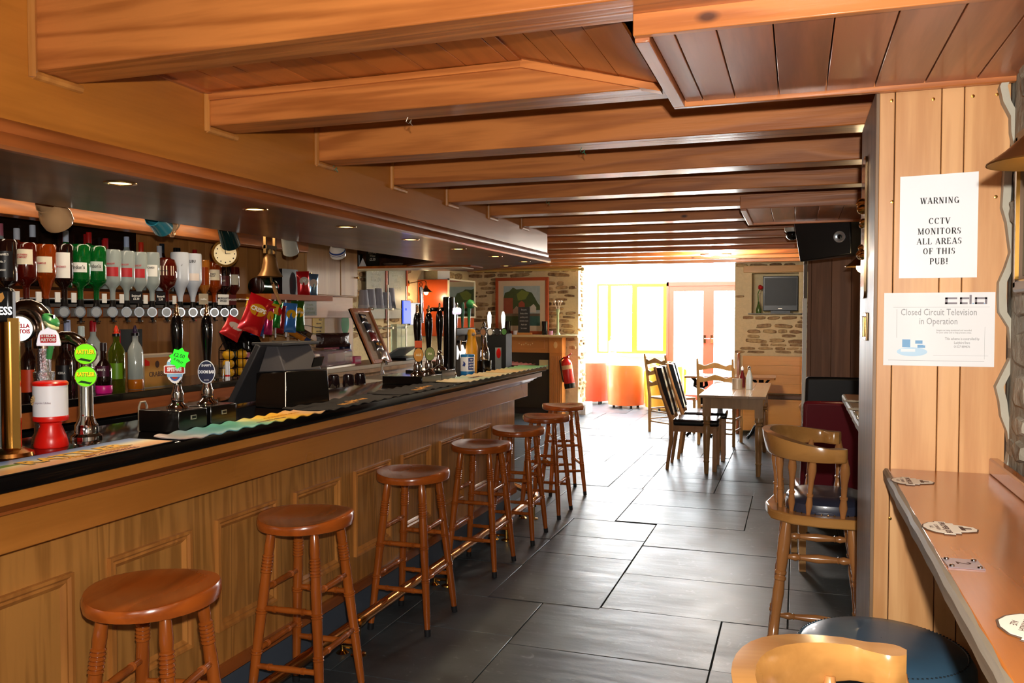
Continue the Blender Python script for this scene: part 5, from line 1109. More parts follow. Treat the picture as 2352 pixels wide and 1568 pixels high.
p1 = hand_pump('nearer hand pump with Spitfire badge and a lime price star', -1.94, 2.27, BT+.071)
p2 = hand_pump('second hand pump with a dark blue oval badge', -1.945, 2.425, BT+.071)
# badge 1: shield with ribbon
M4 = facing((.006, -.017, .128), 22)
WR = mat('clip_white', '#e6e6ee', .4); RR = mat('clip_red', '#b02c20', .4); BB_ = mat('clip_blue', '#3c5a9a', .4); LB = mat('clip_light_blue', '#8ab8e0', .4)
MB().prism([(-.026, .016), (-.022, .03), (-.01, .042), (0, .046), (.01, .042), (.022, .03), (.026, .016), (.026, -.014), (.022, -.03), (.01, -.042), (0, -.046), (-.01, -.042), (-.022, -.03), (-.026, -.014)][::-1], 0, .003, M4).build('clip_rim', WR, p1)
MB().prism([(x*.9, y*.9) for x, y in ellipse(.024, .042, 24)], .003, .0036, M4).build('clip_ring', BB_, p1); MB().prism([(x*.7, y*.75) for x, y in ellipse(.023, .042, 24)], .0036, .0042, M4).build('clip_centre', RR, p1)
for y, m in ((.019, LB), (-.018, LB)): MB().prism([(-.024, y-.006), (.024, y-.006), (.024, y+.006), (-.024, y+.006)], .0042, .005, M4).build('clip_band', m, p1)
MB().prism([(-.034, -.012), (-.03, -.014), (.03, -.014), (.034, -.012), (.034, .012), (.03, .014), (-.03, .014), (-.034, .012)], .005, .006, M4).build('ribbon_rim', WR, p1)
MB().prism(rrect(.062, .022, .002), .006, .0065, M4).build('ribbon', RR, p1); text('SPITFIRE', .0175, WR, M4 @ Matrix.Translation((0, 0, .0068)), p1, .05, .72)
M5 = facing((.034, -.028, .166), 24) @ Matrix.Rotation(-.25, 4, 'Z')
stp = [(.034*math.cos(PI*k/8)*(1 if k % 2 == 0 else .76), .036*math.sin(PI*k/8)*(1 if k % 2 == 0 else .76)) for k in range(16)]
star = thing('price_star', 'fluorescent green price star reading £2.00 A PINT stuck to the pump badge', 'price tag', (-1.94, 2.27, BT+.071)); MB().prism(stp, 0, .0008, M5).build('card', mat('fluorescent_green', '#2af02a', .6, emit=.25), star)
text('£2.00', .018, INK, M5 @ Matrix.Translation((-.003, .008, .001)), star, 0, .9); text('A PINT', .012, INK, M5 @ Matrix.Translation((-.002, -.01, .001)) @ Matrix.Rotation(-.3, 4, 'Z'), star, 0, .9)
M6 = facing((.012, -.018, .11), 26)
NV = mat('clip_navy', '#14183c', .35)
MB().prism(ellipse(.029, .04, 32), 0, .003, M6).build('clip_rim', WR, p2); MB().prism(ellipse(.0268, .0375, 32), .003, .0036, M6).build('clip_face', NV, p2)
text("SHARP'S", .0105, WR, M6 @ Matrix.Translation((0, .0225, .0038)), p2, .02, .85); text('DOOM BAR', .0145, WR, M6 @ Matrix.Translation((0, 0, .0038)), p2, .05, .68); text('ROCK', .006, WR, M6 @ Matrix.Translation((0, -.028, .0038)), p2)
# till
tl = thing('till_terminal', 'black touch screen till seen from behind, screen sloping to the barman', 'till', (-2.0, 3.02, BT), 0)
MB().add([(-.1, -.11, 0), (.065, -.135, 0), (.1, .14, 0), (-.08, .15, 0), (-.1, -.1, .14), (.06, -.125, .15), (.095, .13, .145), (-.08, .14, .14)], [(0, 1, 5, 4), (1, 2, 6, 5), (2, 3, 7, 6), (3, 0, 4, 7), (3, 2, 1, 0), (4, 5, 6, 7)]).build('cash_body', mat('black_box'), tl, bevel=.004)
MB().add([(-.09, -.1, .142), (.05, -.12, .152), (.085, .1, .147), (-.06, .13, .142), (-.055, -.09, .255), (.0, -.1, .252), (.035, .09, .252), (-.03, .12, .25)], [(0, 1, 5, 4), (1, 2, 6, 5), (2, 3, 7, 6), (3, 0, 4, 7), (3, 2, 1, 0), (4, 5, 6, 7)]).build('upper_housing', GREYP, tl, bevel=.005)
MB().bx(-.1, .05, -.13, .14, .253, .266).build('top_lid', DKGREY, tl, bevel=.003)
MB().add([(-.215, -.14, .02), (-.215, .12, .02), (-.075, .12, .262), (-.075, -.14, .262), (-.19, -.14, .008), (-.19, .12, .008), (-.05, .12, .252), (-.05, -.14, .252)], [(0, 1, 2, 3), (4, 7, 6, 5), (0, 4, 5, 1), (1, 5, 6, 2), (2, 6, 7, 3), (3, 7, 4, 0)]).build('screen', DKGREY, tl, bevel=.005)
MB().bx(.0, .004, -.06, .04, .175, .215, frame((.068, 0, 0), (.95, .15, -.3), (-.15, 1, 0))).build('display_window', BLACKG, tl)
MB().tube([(.062, -.134, .003), (.058, -.128, .148)], .002, 6).build('edge_trim', STEEL, tl)
# ---- far pumps and fonts
t = thing('pump_box', 'long black box carrying the three far hand pumps', 'pump box', (-2.02, 4.38, BT)); MB().bx(-.13, .11, -.26, .0, 0, .045).bx(-.12, .11, .005, .2, 0, .06).build('housing', mat('black_box'), t, bevel=.003)
for i, (x, y) in enumerate(((-1.985, 4.22), (-1.98, 4.36), (-1.97, 4.49))):
    p = hand_pump(['left', 'middle', 'right'][i]+' of the three far hand pumps', x, y, BT+(.045 if y < 4.38 else .06), grp='three far hand pumps'); p.scale = (1.12, 1.12, 1.12)
    if i < 2:
        M7 = facing((.012, -.016, .1), 40); c_ = (mat('clip_orange', '#c98a3c', .4), mat('clip_olive', '#7a8450', .4))[i]
        MB().prism(ellipse(.026, .036, 26), 0, .004, M7).build('clip_rim', CHROME, p); MB().prism(ellipse(.0235, .033, 26), .004, .005, M7).build('clip_face', c_, p); text(('ALE', 'IPA')[i], .016, CREAM, M7 @ Matrix.Translation((0, 0, .0051)), p, .03)
        if i == 0: MB().bx(-.018, .018, .036, .07, 0, .003, M7).build('clip_top', mat('clip_orange_red', '#c0502c', .4), p)
bf = thing('black_font', 'tall black cylindrical beer font with a chrome side among the far pumps', 'beer tap', (-1.985, 4.66, BT)); MB().lathe([(.05, 0), (.045, .02), (.033, .03), (.031, .1), (.031, .4)], seg=26).build('column', BLACKG, bf)
MB().lathe([(.031, .4), (.034, .402), (.034, .48), (.03, .485)], seg=26).build('head', BLACKG, bf); MB().tube([(.03, .02, .02), (.034, .02, .4)], .012, 8).build('chrome_side', CHROME, bf)
MB().tube([(-.03, 0, .41), (-.1, -.02, .41), (-.13, -.03, .4)], .012).build('side_tap', BLACKG, bf); MB().box((.04, .02, .4), (.05, .06, .04)).build('illuminated_badge', mat('pink_glow', '#f0d8f4', .4, emit=1.0), bf, bevel=.01)
gf = thing('glass_font', 'slim black and chrome tap standing behind the far hand pumps', 'beer tap', (-2.1, 4.48, BT)); MB().lathe([(.022, 0), (.02, .25), (.016, .27), (.016, .44)], seg=18).build('column', BLACKG, gf); MB().cyl((.02, .01, .33), (.012, .01, .54), .008, 12, .012).build('chrome_handle', CHROME, gf); MB().tube([(.012+.008*math.cos(a), .01, .555+.012*math.sin(a)) for a in [k*PI/5 for k in range(10)]], .002, 5, True).build('ring', CHROME, gf)
tf = thing('tap_bar', 'black bar of four upright tap handles, one with a green bird head', 'beer tap', (-2.12, 5.15, BT)); MB().bx(-.02, .02, -.2, .25, .24, .29).cyl((0, -.1, 0), (0, -.1, .25), .018, 12).cyl((0, .15, 0), (0, .15, .25), .018, 12).build('bar', BLACK, tf, bevel=.006)
for k, (y, m) in enumerate(((-.16, mat('tap_blue', '#2c5a9a', .3)), (-.05, CHROME), (.06, mat('tap_dark_green', '#1c4a34', .3)), (.18, mat('bird_green', '#2f7a44', .4)))):
    h = MB().lathe([(.007, .285), (.008, .32), (.012, .4), (.014, .44), (.01, .46)], (0, y, 0), seg=14).build('tap_handle', m, tf); MB().cyl((.0, y, .2), (.03, y, .2), .01, 10).cyl((.03, y, .14), (.03, y, .21), .007, 8).build('nozzle', CHROME, h)
MB().lathe([(.012, -.03), (.03, -.01), (.03, .01), (.016, .032)], (.01, .18, .45), (.5, -.2, -.15), 14).build('bird_head', mat('bird_green'), tf); MB().lathe([(.012, 0), (.004, .035)], (.035, .17, .445), (.7, -.1, -.4), 10).build('bird_beak', mat('beak_cream', '#c8c0a0', .4), tf)
for k in range(3): MB().lathe([(.012, 0), (.02, .05), (.006, .09)], (.035, -.13+k*.1, .09), seg=12).build('white_badge', mat('white_glow'), tf)
tin = thing('charity_tin', 'blue and white charity tin with printed lettering on the far bar', 'charity tin', (-2.0, 5.0, BT)); MB().lathe([(.046, 0), (.046, .018)], seg=28).build('base_band', mat('tin_blue', '#1f6fae', .3), tin); MB().lathe([(.0455, .017), (.0455, .112)], seg=28, caps=False).build('wrap', WHITEP, tin)
MB().lathe([(.046, .11), (.046, .122), (.04, .125)], seg=28).build('lid', mat('tin_blue'), tin); NB_ = mat('tin_navy', '#2a3f8a', .4)
n_ = 6; vs = []
for k in range(n_+1):
    a = math.radians(-62+50*k/n_); vs += [(.0462*math.cos(a), .0462*math.sin(a), .028), (.0462*math.cos(a), .0462*math.sin(a), .103)]
MB().add(vs, [(2*k, 2*k+2, 2*k+3, 2*k+1) for k in range(n_)]).build('printed_panel', NB_, tin)
for k, s in enumerate(('HELP', 'PROTECT', 'A BETTER', 'FUTURE')): text(s, .013, WHITEP, facing((.0463*math.cos(-.63), .0463*math.sin(-.63), .092-k*.017), 54), tin, .03, .7)
MB().lathe([(.001, 0), (.012, .004), (.01, .016), (.004, .026)], (.0, -.048, .06), (.2, -1, 0), 8, sx=1.0).build('bird_emblem', NB_, tin) if 0 else MB().prism([(-.01, -.012), (.006, -.016), (.012, 0), (.004, .012), (-.006, .016), (-.002, .004)], 0, .001, facing((-.006, -.0465, .066), -4)).build('crest', NB_, tin)
yf = thing('yellow_figure', 'small orange-yellow plastic figure with grey face behind the charity tin', 'figure', (-2.03, 5.15, BT+0.0)); MB().lathe([(.035, 0), (.038, .13), (.04, .17), (.028, .215), (.026, .235), (.03, .255), (.022, .28), (.001, .287)], seg=18).build('body', mat('amber_plastic', '#e09a1c', .4), yf); MB().sphere((.018, -.016, .25), .013, 10).build('face', mat('grey_face', '#8a7a70', .5), yf)
cf2 = thing('chrome_font', 'chrome pillar font with a crossbar of round badges near the bar corner', 'beer tap', (-2.0, 5.3, BT)); MB().lathe([(.05, 0), (.05, .07)], seg=24).build('plinth', BLACKG, cf2)
MB().lathe([(.034, .07), (.036, .08), (.036, .12), (.03, .15), (.022, .165), (.02, .27), (.026, .275), (.024, .29), (.008, .3), (.012, .315), (.004, .33)], seg=26).build('column', CHROME, cf2); MB().cyl((-.06, -.06, .262), (.08, .16, .262), .012, 12).build('crossbar', CHROME, cf2)
for k, c_ in enumerate(('#b07a4c', '#e6ddd0', '#2c2622', '#4c7a3c')):
    o = Vector((.0+.03*k, -.03+.055*k, .262)); M8 = facing(o+Vector((.012, -.022, 0)), 30); hd = MB().prism(ellipse(.022, .026, 20), 0, .006, M8).build('badge_rim', CHROME, cf2); MB().prism(ellipse(.017, .021, 20), .006, .0075, M8).build('badge', mat('badge_'+c_.strip('#'), c_, .3), hd)
for k in (1, 3): MB().lathe([(.008, .28), (.013, .33), (.014, .37), (.006, .4)], (.0+.03*k, -.03+.055*k, 0), seg=14).build('white_lever', mat('white_glow'), cf2)
rb = thing('ice_bucket_badge', 'red and white upright sign card beside the chrome font', 'card', (-1.97, 5.5, BT)); MB().bx(-.004, .004, -.022, .022, 0, .15, Matrix.Rotation(-.9, 4, 'Z')).build('card', mat('mid_grey', '#8a9090', .3), rb); MB().prism(ellipse(.016, .035, 20), .0, .006, facing((.003, -.003, .11), 38)).build('red_disc', REDP, rb)
mbx = thing('menu_box', 'black open box standing on the bar by its far corner', 'box', (-2.06, 5.72, BT), .15); MB().bx(-.07, .09, -.12, .12, 0, .24).build('box', mat('matt_black', '#0a0a0b', .8), mbx, bevel=.003)
mb2 = thing('menu_board', 'dark leaning board behind the chrome font', 'board', (-2.2, 5.35, BT)); MB().add([(-.12, 0, 0), (.12, .02, 0), (.05, .05, .24), (-.02, .04, .24), (-.12, .012, 0), (.12, .032, 0), (.05, .062, .24), (-.02, .052, .24)], [(0, 1, 2, 3), (7, 6, 5, 4), (0, 4, 5, 1), (1, 5, 6, 2), (2, 6, 7, 3), (3, 7, 4, 0)]).build('board', mat('dark_board', '#4a4038', .5), mb2)

# ================================================================== BEHIND THE BAR
CZ = 1.135
bc = thing('back_counter', 'back bar counter with a dark top and timber edge below the optics', 'counter', (0, 0, 0))
MB().bx(-3.442, -2.965, .8, 4.6, CZ-.035, CZ).build('top', mat('dark_counter_top', '#120f0e', .12, coat=.4), bc, bevel=.003); MB().bx(-3.28, -2.95, 4.6, 6.9, CZ-.03, CZ).build('pale_top', mat('pale_worktop', '#c9b08c', .4), bc, bevel=.003)
MB().bx(-2.985, -2.962, .8, 4.6, CZ-.1, CZ-.036).build('edge_board', BACKX(), bc); MB().bx(-2.985, -2.955, 4.6, 6.9, CZ-.06, CZ-.031).build('edge_board', CUPB(), bc); MB().bx(-3.28, -3.0, 4.02, 6.9, 0, CZ-.06).build('carcase', CUPB(), bc)
for i, (y0, y1) in enumerate(((1.4, 2.35), (2.37, 3.3), (3.32, 4.0))):
    t = thing('bottle_fridge', ['left', 'middle', 'right'][i]+' black bottle fridge under the back counter', 'fridge', (-3.2, (y0+y1)/2, 0), 0, 'black bottle fridges'); h = (y1-y0)/2
    MB().bx(-.2, .2, -h, h, 0, 1.02).build('case', BLACK, t, bevel=.005); MB().bx(.2, .215, -h+.02, h-.02, .06, .95).build('door', BLACKG, t); MB().bx(.215, .235, -h+.05, h-.05, .9, .93).build('handle', DKGREY, t)
rl_ = thing('optic_rail', 'orange timber rail the optics are fixed to', 'rail', (0, 0, 0)); MB().bx(-3.43, -3.33, 1.2, 4.29, 1.485, 1.615).build('board', BACKX(), rl_); MB().bx(-3.32, -3.3, 1.2, 4.3, 1.545, 1.565).build('bracket_bar', BLACK, rl_)
MB().bx(-3.33, -3.3, 1.2, 4.3, 1.54, 1.57).build('batten', BLACK, rl_)
us = thing('bottle_shelf', 'narrow shelf of upright bottles behind the optics', 'shelf', (0, 0, 0)); MB().bx(-3.44, -3.33, 1.2, 4.29, 1.6155, 1.63).build('board', DARKW, us)
mr2 = thing('bar_mirror', 'dark bar mirror on the wall above the optics', 'mirror', (0, 0, 0)); MB().bx(-3.4495, -3.444, 1.2, 3.72, 1.8, 2.12).build('glass', mat('smoked_mirror', '#2a1a12', .12, .4), mr2)

# bottles -------------------------------------------------------------------
def glassmat(name, col, rough=.03, mixd=0): return mat(name, col, rough, trans=1 if not mixd else 1-mixd, ior=1.4)
GREENG = mat('green_glass_bottle', '#0a7a2c', .04, trans=.55, coat=1); DARKG = mat('dark_spirit', '#1c0b08', .05, coat=1); REDG = mat('red_brown_spirit', '#5a130a', .05, trans=.3, coat=1); AMB = mat('amber_spirit', '#b8480c', .05, trans=.55, coat=1)
CLR = mat('clear_spirit', '#dce8e6', .05, trans=.6, coat=1, ior=1.3); MALB = mat('white_bottle', '#c9d0dc', .25); ORG = mat('gold_spirit', '#d9862c', .05, trans=.55, coat=1)
def label_patch(r, z0, z1, m, parent, az=-62, span=110, off=.0008, name='label'):
    n = 8; vs = []
    for k in range(n+1):
        a = math.radians(az-span/2+span*k/n); vs += [((r+off)*math.cos(a), (r+off)*math.sin(a), z0), ((r+off)*math.cos(a), (r+off)*math.sin(a), z1)]
    return MB().add(vs, [(2*k, 2*k+2, 2*k+3, 2*k+1) for k in range(n)]).build(name, m, parent)
def lab_text(s, size, m, r, z, parent, az=-62, wide=.8, bold=.02):
    a = math.radians(az); return text(s, size, m, facing(((r+.0012)*math.cos(a), (r+.0012)*math.sin(a), z), az+90), parent, bold, wide)
TAPM = mat('optic_dial', '#9a9ea2', .35); TAG = mat('price_white', '#e6e4e0', .5)
def optic_bottle(i, y, label, gm_, r, h, lab=None, txt=None, shape='std', liq=None, tagtxt=None, tm=INK, dark_tag=False):
    """inverted bottle on an optic; z of the neck end is 1.6"""
    r *= 1.12; t = thing('optic_bottle', label, 'bottle', (-3.17, y, 1.565), 0, 'inverted spirit bottles on optics')
    if shape == 'std': pr = [(.012, 0), (.013, .05), (.018, .065), (r*.9, .085), (r, .1), (r, h-.01), (r*.93, h)]
    elif shape == 'cone': pr = [(.012, 0), (.014, .03), (.03, .08), (r*.97, .11), (r, .13), (r, h-.01), (r*.95, h)]
    elif shape == 'round': pr = [(.013, 0), (.013, .06), (.02, .07), (r*.8, .09), (r, .13), (r*1.0, .19), (r*.8, .225), (r*.5, .235)]
    else: pr = [(.012, 0), (.012, .05), (r*.98, .075), (r, .085), (r, h-.01), (r*.95, h)]
    body = MB().lathe(pr, seg=20).build('glass', gm_, t)
    if liq is not None: MB().lathe([(x*.88, z+.003) for x, z in pr if z < liq]+[(r*.88, liq)], seg=16).build('spirit', {'c': CLR, 'a': AMB, 'r': REDG, 'd': DARKG}[('a' if gm_ is CLR else 'd')], body) if gm_ is CLR and 'amber' in label else None
    if lab:
        lm, z0, z1 = lab; lb = label_patch(r if shape != 'round' else r*.98, z0, z1, lm, t)
        if txt: 
            for q, (s, sz, zz, mm) in enumerate(txt): lab_text(s, sz, mm, r, zz, lb)
    return t
RIN = mat('label_red', '#b8262c', .5); BLK = mat('label_black', '#121014', .4); GIN = mat('gin_script', '#4a463c', .5)
OB = [(2.58, 'dark square whiskey bottle half out of the frame at the left on its optic', DARKG, .04, .25, None, None, 'sq'),
      (2.68, 'square black-labelled whiskey bottle, second on the optics', DARKG, .042, .25, (BLK, .09, .2), [("JACK DANIEL'S", .012, .185, WHITEL), ('Old No. 7', .012, .155, WHITEL), ('TENNESSEE', .01, .12, WHITEL)], 'sq'),
      (2.78, 'dark red liqueur bottle with cream shield label on the optics', REDG, .04, .245, (CREAM, .15, .215), [('SOUTHERN\nCOMFORT', .011, .185, RIN)], 'std'),
      (2.88, 'amber whisky bottle with cream grouse-style label on the optics', AMB, .04, .245, (CREAM, .12, .19), [('FAMOUS', .012, .16, RIN)], 'cone'),
      (2.98, 'dark bottle with tall pale label in the row of optics', DARKG, .036, .255, (WHITEL, .1, .215), [('CINZANO', .012, .15, RIN)], 'std'),
      (3.07, 'left green gin bottle with white script label', GREENG, .042, .26, (WHITEL, .13, .175), [("Gordon's", .024, .152, GIN)], 'std'),
      (3.165, 'right green gin bottle with white script label', GREENG, .042, .26, (mat('gin_grey_label', '#c9d0c9', .5), .14, .185), [("Gordon's", .024, .162, GIN)], 'std'),
      (3.265, 'first clear vodka bottle with red badge after the green gins', CLR, .037, .25, (RIN, .12, .165), [('SMIRNOFF', .013, .18, RIN)], 'std'),
      (3.355, 'second clear vodka bottle with red badge, above a black price tag', CLR, .037, .25, (RIN, .12, .165), [('SMIRNOFF', .013, .18, RIN)], 'std'),
      (3.44, 'third clear vodka bottle with red badge on the optics', CLR, .037, .25, (RIN, .12, .165), [('SMIRNOFF', .013, .18, RIN)], 'std'),
      (3.53, 'clear rum bottle with white bat label on the optics', CLR, .036, .255, (WHITEL, .13, .19), [('BACARDI', .014, .175, INK)], 'std'),
      (3.635, 'round dark brandy bottle with cream oval label on the optics', REDG, .05, .235, (CREAM, .14, .19), [('Courvoisier', .012, .165, INK)], 'round'),
      (3.74, 'left white coconut rum bottle on the optics', MALB, .043, .27, None, [('MALIBU', .016, .2, BLK)], 'cone'),
      (3.84, 'right white coconut rum bottle with palm print on the optics', MALB, .044, .27, (mat('malibu_print', '#e6d8d0', .4), .12, .16), [('MALIBU', .02, .225, BLK)], 'cone'),
      (3.935, 'slim amber whisky bottle beside the white bottles', ORG, .03, .24, (AMB, .1, .2), None, 'std'),
      (4.02, 'amber spiced rum bottle above the white card tag', AMB, .038, .235, (CREAM, .13, .19), [("Morgan's\nSpiced", .012, .16, INK)], 'std'),
      (4.11, 'near black rum bottle, last but one on the optics', DARKG, .036, .23, (mat('dark_red_label', '#5a1a18', .5), .1, .16), [('RUM', .016, .13, CREAM)], 'std'),
      (4.195, 'dark amber bottle at the right end of the optics', REDG, .032, .215, (CREAM, .11, .17), None, 'std')]
for i, a in enumerate(OB):
    t = optic_bottle(i, *a[:5], lab=a[5], txt=a[6] if a[5] else None, shape=a[7])
    if not a[5] and a[6]: lab_text(a[6][0][0], a[6][0][1], a[6][0][3], a[3], a[6][0][2], t)
def make_optic(y, label):
    t = thing('optic_measure', label, 'optic', (-3.17, y, 1.5), 0, 'chrome spirit optics under the bottles')
    MB().lathe([(.013, .07), (.015, .045), (.017, .04), (.017, .0), (.01, -.012), (.006, -.03)], seg=14).build('chamber', mat('optic_body', '#22201f', .15, .3), t)
    n_ = Vector((.62, -.78, 0)); o = Vector((.014, -.016, .012)); M9 = frame(o, (.78, .62, 0), (0, 0, 1))
    d = MB().prism(ellipse(.024, .026, 22), 0, .006, M9).build('dial_ring', mat('dial_ring_grey', '#6a6c70', .25, .8), t); MB().prism(ellipse(.0185, .0205, 22), .006, .0075, M9).build('dial', TAPM, d)
    MB().tube([(.0, 0, -.02), (.012, -.01, -.035), (.02, -.018, -.032)], .0055, 6).build('spout', BLACK, t); MB().bx(-.02, .02, -.004, .004, -.036, -.03).build('lever', CHROME, t)
    MB().bx(-.129, -.01, -.008, .008, .035, .05).bx(-.03, -.015, -.03, -.012, -.01, .03).build('bracket', mat('grey_bracket', '#9a9690', .3, .5), t)
    return t
op = make_optic(2.68, 'first chrome optic, hidden by the tap heads')
ON = ['second', 'third', 'fourth', 'fifth', 'sixth', 'seventh', 'eighth', 'ninth', 'tenth', 'eleventh', 'twelfth', 'thirteenth', 'fourteenth', 'fifteenth', 'sixteenth', 'seventeenth']
for i, a in enumerate(OB[2:]): dup(op, (-3.17, a[0], 1.5), 0, f'{ON[i]} chrome optic from the left on the rail')
for i, y in enumerate((2.72, 2.83, 2.93, 3.02, 3.2, 3.31, 3.47, 3.68, 4.06)):
    MB().bx(-3.16, -3.155, y-.013, y+.013, 1.555, 1.6).bx(-3.32, -3.16, y-.004, y+.004, 1.57, 1.575).build('price_strip', TAG, rl_)
for y, s, m, w_ in ((3.36, "Smirnoff\n£2.30", BLK, .03), (3.53, 'Bacardi\n2.50', BLK, .024), (4.03, "MORGAN'S\nSPICED", WHITEL, .032), (4.11, 'WOODS', mat('dark_red_label'), .024), (3.86, 'malibu', mat('beige_tag', '#a89a84', .5), .026)):
    t = thing('price_tag', f'{"white" if m is WHITEL else "dark" if m is not mat("beige_tag") else "beige round"} price tag reading {s.split(chr(10))[0]} hung at a bottle neck', 'price tag', (-3.115, y, 1.585)); 
    MB().bx(-.0006, .0006, -w_, w_, -.03, .03, Matrix.Rotation(-.55, 4, 'Z')).build('card', m, t); MB().tube([(-.0, 0, .03), (-.04, 0, .04)], .001, 5).build('string', BLACK, t)
    text(s, .015, INK if m is WHITEL else WHITEL, facing((.002, -.002, 0), 58), t, .02, .85)
# upright stock bottles behind the optics
STK = [(2.66, DARKG, '#7a4a3c', .29), (2.76, DARKG, '#14141a', .27), (2.86, CLR, '#b06070', .28), (2.9, AMB, '#c9ccd8', .26), (3.03, DARKG, '#c9d0e0', .29), (3.17, GREENG, '#c9d4e8', .275), (3.215, GREENG, '#b81c24', .275), (3.31, GREENG, '#b8201c', .28), (3.345, GREENG, '#a81c1c', .275), (3.41, CLR, '#b81c1c', .25), (3.47, CLR, '#c0202c', .265), (3.56, CLR, '#b9c8e8', .28), (3.72, CLR, '#d83418', .265), (3.8, MALB, '#c9ccd4', .25), (3.88, DARKG, '#14202c', .27), (3.95, DARKG, '#101010', .25), (3.99, CLR, '#101014', .255), (4.09, AMB, '#a01418', .25)]
CAPN = {'#7a4a3c': 'brown', '#14141a': 'black', '#b06070': 'pinkish', '#c9ccd8': 'white', '#c9d0e0': 'white', '#c9d4e8': 'white', '#b81c24': 'red', '#b8201c': 'red', '#a81c1c': 'dark red', '#b81c1c': 'red', '#c0202c': 'red', '#b9c8e8': 'pale blue', '#d83418': 'orange-red', '#c9ccd4': 'white', '#14202c': 'blue-black', '#101010': 'black', '#101014': 'black', '#a01418': 'dark red'}
LOCN = ['at the far left of the shelf', 'behind the square whiskey', 'behind the red liqueur', 'behind the amber whisky', 'behind the dark bottle', 'left of the first green gin', 'behind the first green gin', 'behind the second green gin', 'just right of the second green gin', 'behind the first vodka', 'right of the first vodka', 'behind the second vodka', 'behind the white rum', 'behind the round brandy', 'behind the left coconut rum', 'between the coconut rums', 'behind the right coconut rum', 'behind the spiced rum']
for i, (y, m, c_, h) in enumerate(STK):
    t = thing('stock_bottle', f'upright bottle with a {CAPN[c_]} cap {LOCN[i]}', 'bottle', (-3.385-.026*(-1)**i, y, 1.6305), 0, 'upright stock bottles behind the optics')
    r = .026; MB().lathe([(r*.9, 0), (r, .01), (r, h*.6), (r*.85, h*.68), (.014, h*.78), (.0125, h*.83)], seg=16).build('glass', m, t); MB().lathe([(.0135, h*.8), (.0135, h*.99), (.012, h)], seg=14).build('cap', mat('cap_'+c_.strip('#'), c_, .35), t)

# bottles standing on the back counter
def counter_bottle(label, x, y, r, h, gm_, capc, lab=None, txt=None, pourer=None, base=None, shape=.62):
    t = thing('spirit_bottle', label, 'bottle', (x, y, CZ+.0005)); MB().lathe([(r*.92, 0), (r, .008), (r, h*shape), (r*.8, h*(shape+.07)), (.014, h*(shape+.16)), (.012, h*.9)], seg=18).build('glass', gm_, t)
    if pourer: MB().lathe([(.017, h*.88), (.017, h*.92), (.009, h*.93), (.011, h*.97), (.004, h*1.04)], seg=12).build('pourer', mat('cap_'+capc.strip('#'), capc, .35), t); MB().lathe([(.018, h*.87), (.018, h*.915)], seg=12).build('collar', BLACK, t)
    else: MB().lathe([(.0145, h*.84), (.0145, h*.99), (.012, h)], seg=14).build('cap', mat('cap_'+capc.strip('#'), capc, .35), t)
    if lab: lb = label_patch(r, h*lab[1], h*lab[2], lab[0], t); [lab_text(s, sz, mm, r, h*zz, lb) for s, sz, zz, mm in (txt or [])]
    if base: MB().lathe([(r*.94, .001), (r*1.02, .01), (r*1.02, h*.16), (r*1.0, h*.165)], seg=18).build('coloured_base', base, t)
    return t
PINKM = mat('hot_pink', '#e01c8a', .3)
counter_bottle('dark cola-like bottle with white lettering behind the chrome fonts', -3.05, 2.86, .034, .26, DARKG, '#301010', (BLK, .3, .55), [('COLA', .014, .42, WHITEL)])
counter_bottle('orange-labelled dark bottle left of the charity pot column', -3.05, 2.68, .034, .27, DARKG, '#2c2c30', (mat('orange_label', '#c83c10', .4), .15, .5))
counter_bottle('small bottle with a yellow label near the cider font', -3.1, 2.93, .026, .24, DARKG, '#5a2020', (mat('yellow_label', '#e0a01c', .4), .2, .5))
counter_bottle('dark bottle with silver and blue foil neck behind the cider font', -3.2, 3.02, .036, .34, DARKG, '#9aa4c8')
counter_bottle('clear bottle with white cap and red liquid', -3.2, 3.1, .036, .31, mat('pale_pink_spirit', '#d8b8b0', .05, trans=.7), '#c9d8d4', (mat('dark_red_label'), .3, .6))
counter_bottle('frosted bottle with a tall red foil neck', -3.22, 3.19, .04, .335, CLR, '#a81420', (WHITEL, .2, .5))
counter_bottle('black liqueur bottle with a hot pink base reading Sourz', -3.03, 3.06, .036, .235, DARKG, '#2c1c1c', (mat('plum_label', '#4a0f2c', .4), .34, .55), [('sourz', .02, .48, WHITEL)], base=PINKM, shape=.5)
counter_bottle('lime green liqueur bottle with an orange pourer', -3.06, 3.17, .038, .3, mat('lime_spirit', '#7a8a1c', .05, trans=.8), '#f0401c', (mat('lime_label', '#6a9a10', .4), .2, .45), pourer=1)
counter_bottle('clear bottle a third full of orange liquid with dark pourer', -3.06, 3.29, .036, .3, CLR, '#2a1430', pourer=1, base=mat('orange_liquid', '#b86414', .1))
cb = thing('ginger_beer_carton', 'printed ginger beer carton standing on the back counter', 'carton', (-3.1, 3.47, CZ), math.radians(-4))
MB().bx(-.05, .05, -.125, .125, 0, .165).build('carton', mat('carton_grey', '#b9a48c', .5), cb, bevel=.002); MB().bx(.0505, .0515, -.12, .12, .004, .15).build('front_print', gradmat('carton_print', ['#2c4a1c', '#7a6a24', '#c98a3c', '#d8a050', '#b87430'], 2, 6, .05, .5), cb)
text("CRABBIE'S", .034, mat('print_brown'), FX((.052, -.03, .065)), cb, .02, .85); MB().prism(ellipse(.013, .018, 18), 0, .0012, FX((.052, -.04, .115))).build('elephant_medallion', BROWN, cb)
MB().prism([(-.01, -.055), (.01, -.055), (.01, .015), (.004, .03), (.004, .055), (-.004, .055), (-.004, .03), (-.01, .015)], 0, .0012, FX((.052, .075, .075))).build('bottle_print', mat('dark_red_ink'), cb); MB().prism([(-.03, 0), (0, 0), (0, .02), (-.03, .035)], 0, .0012, FX((.052, -.09, .11))).build('red_flash', REDP, cb)
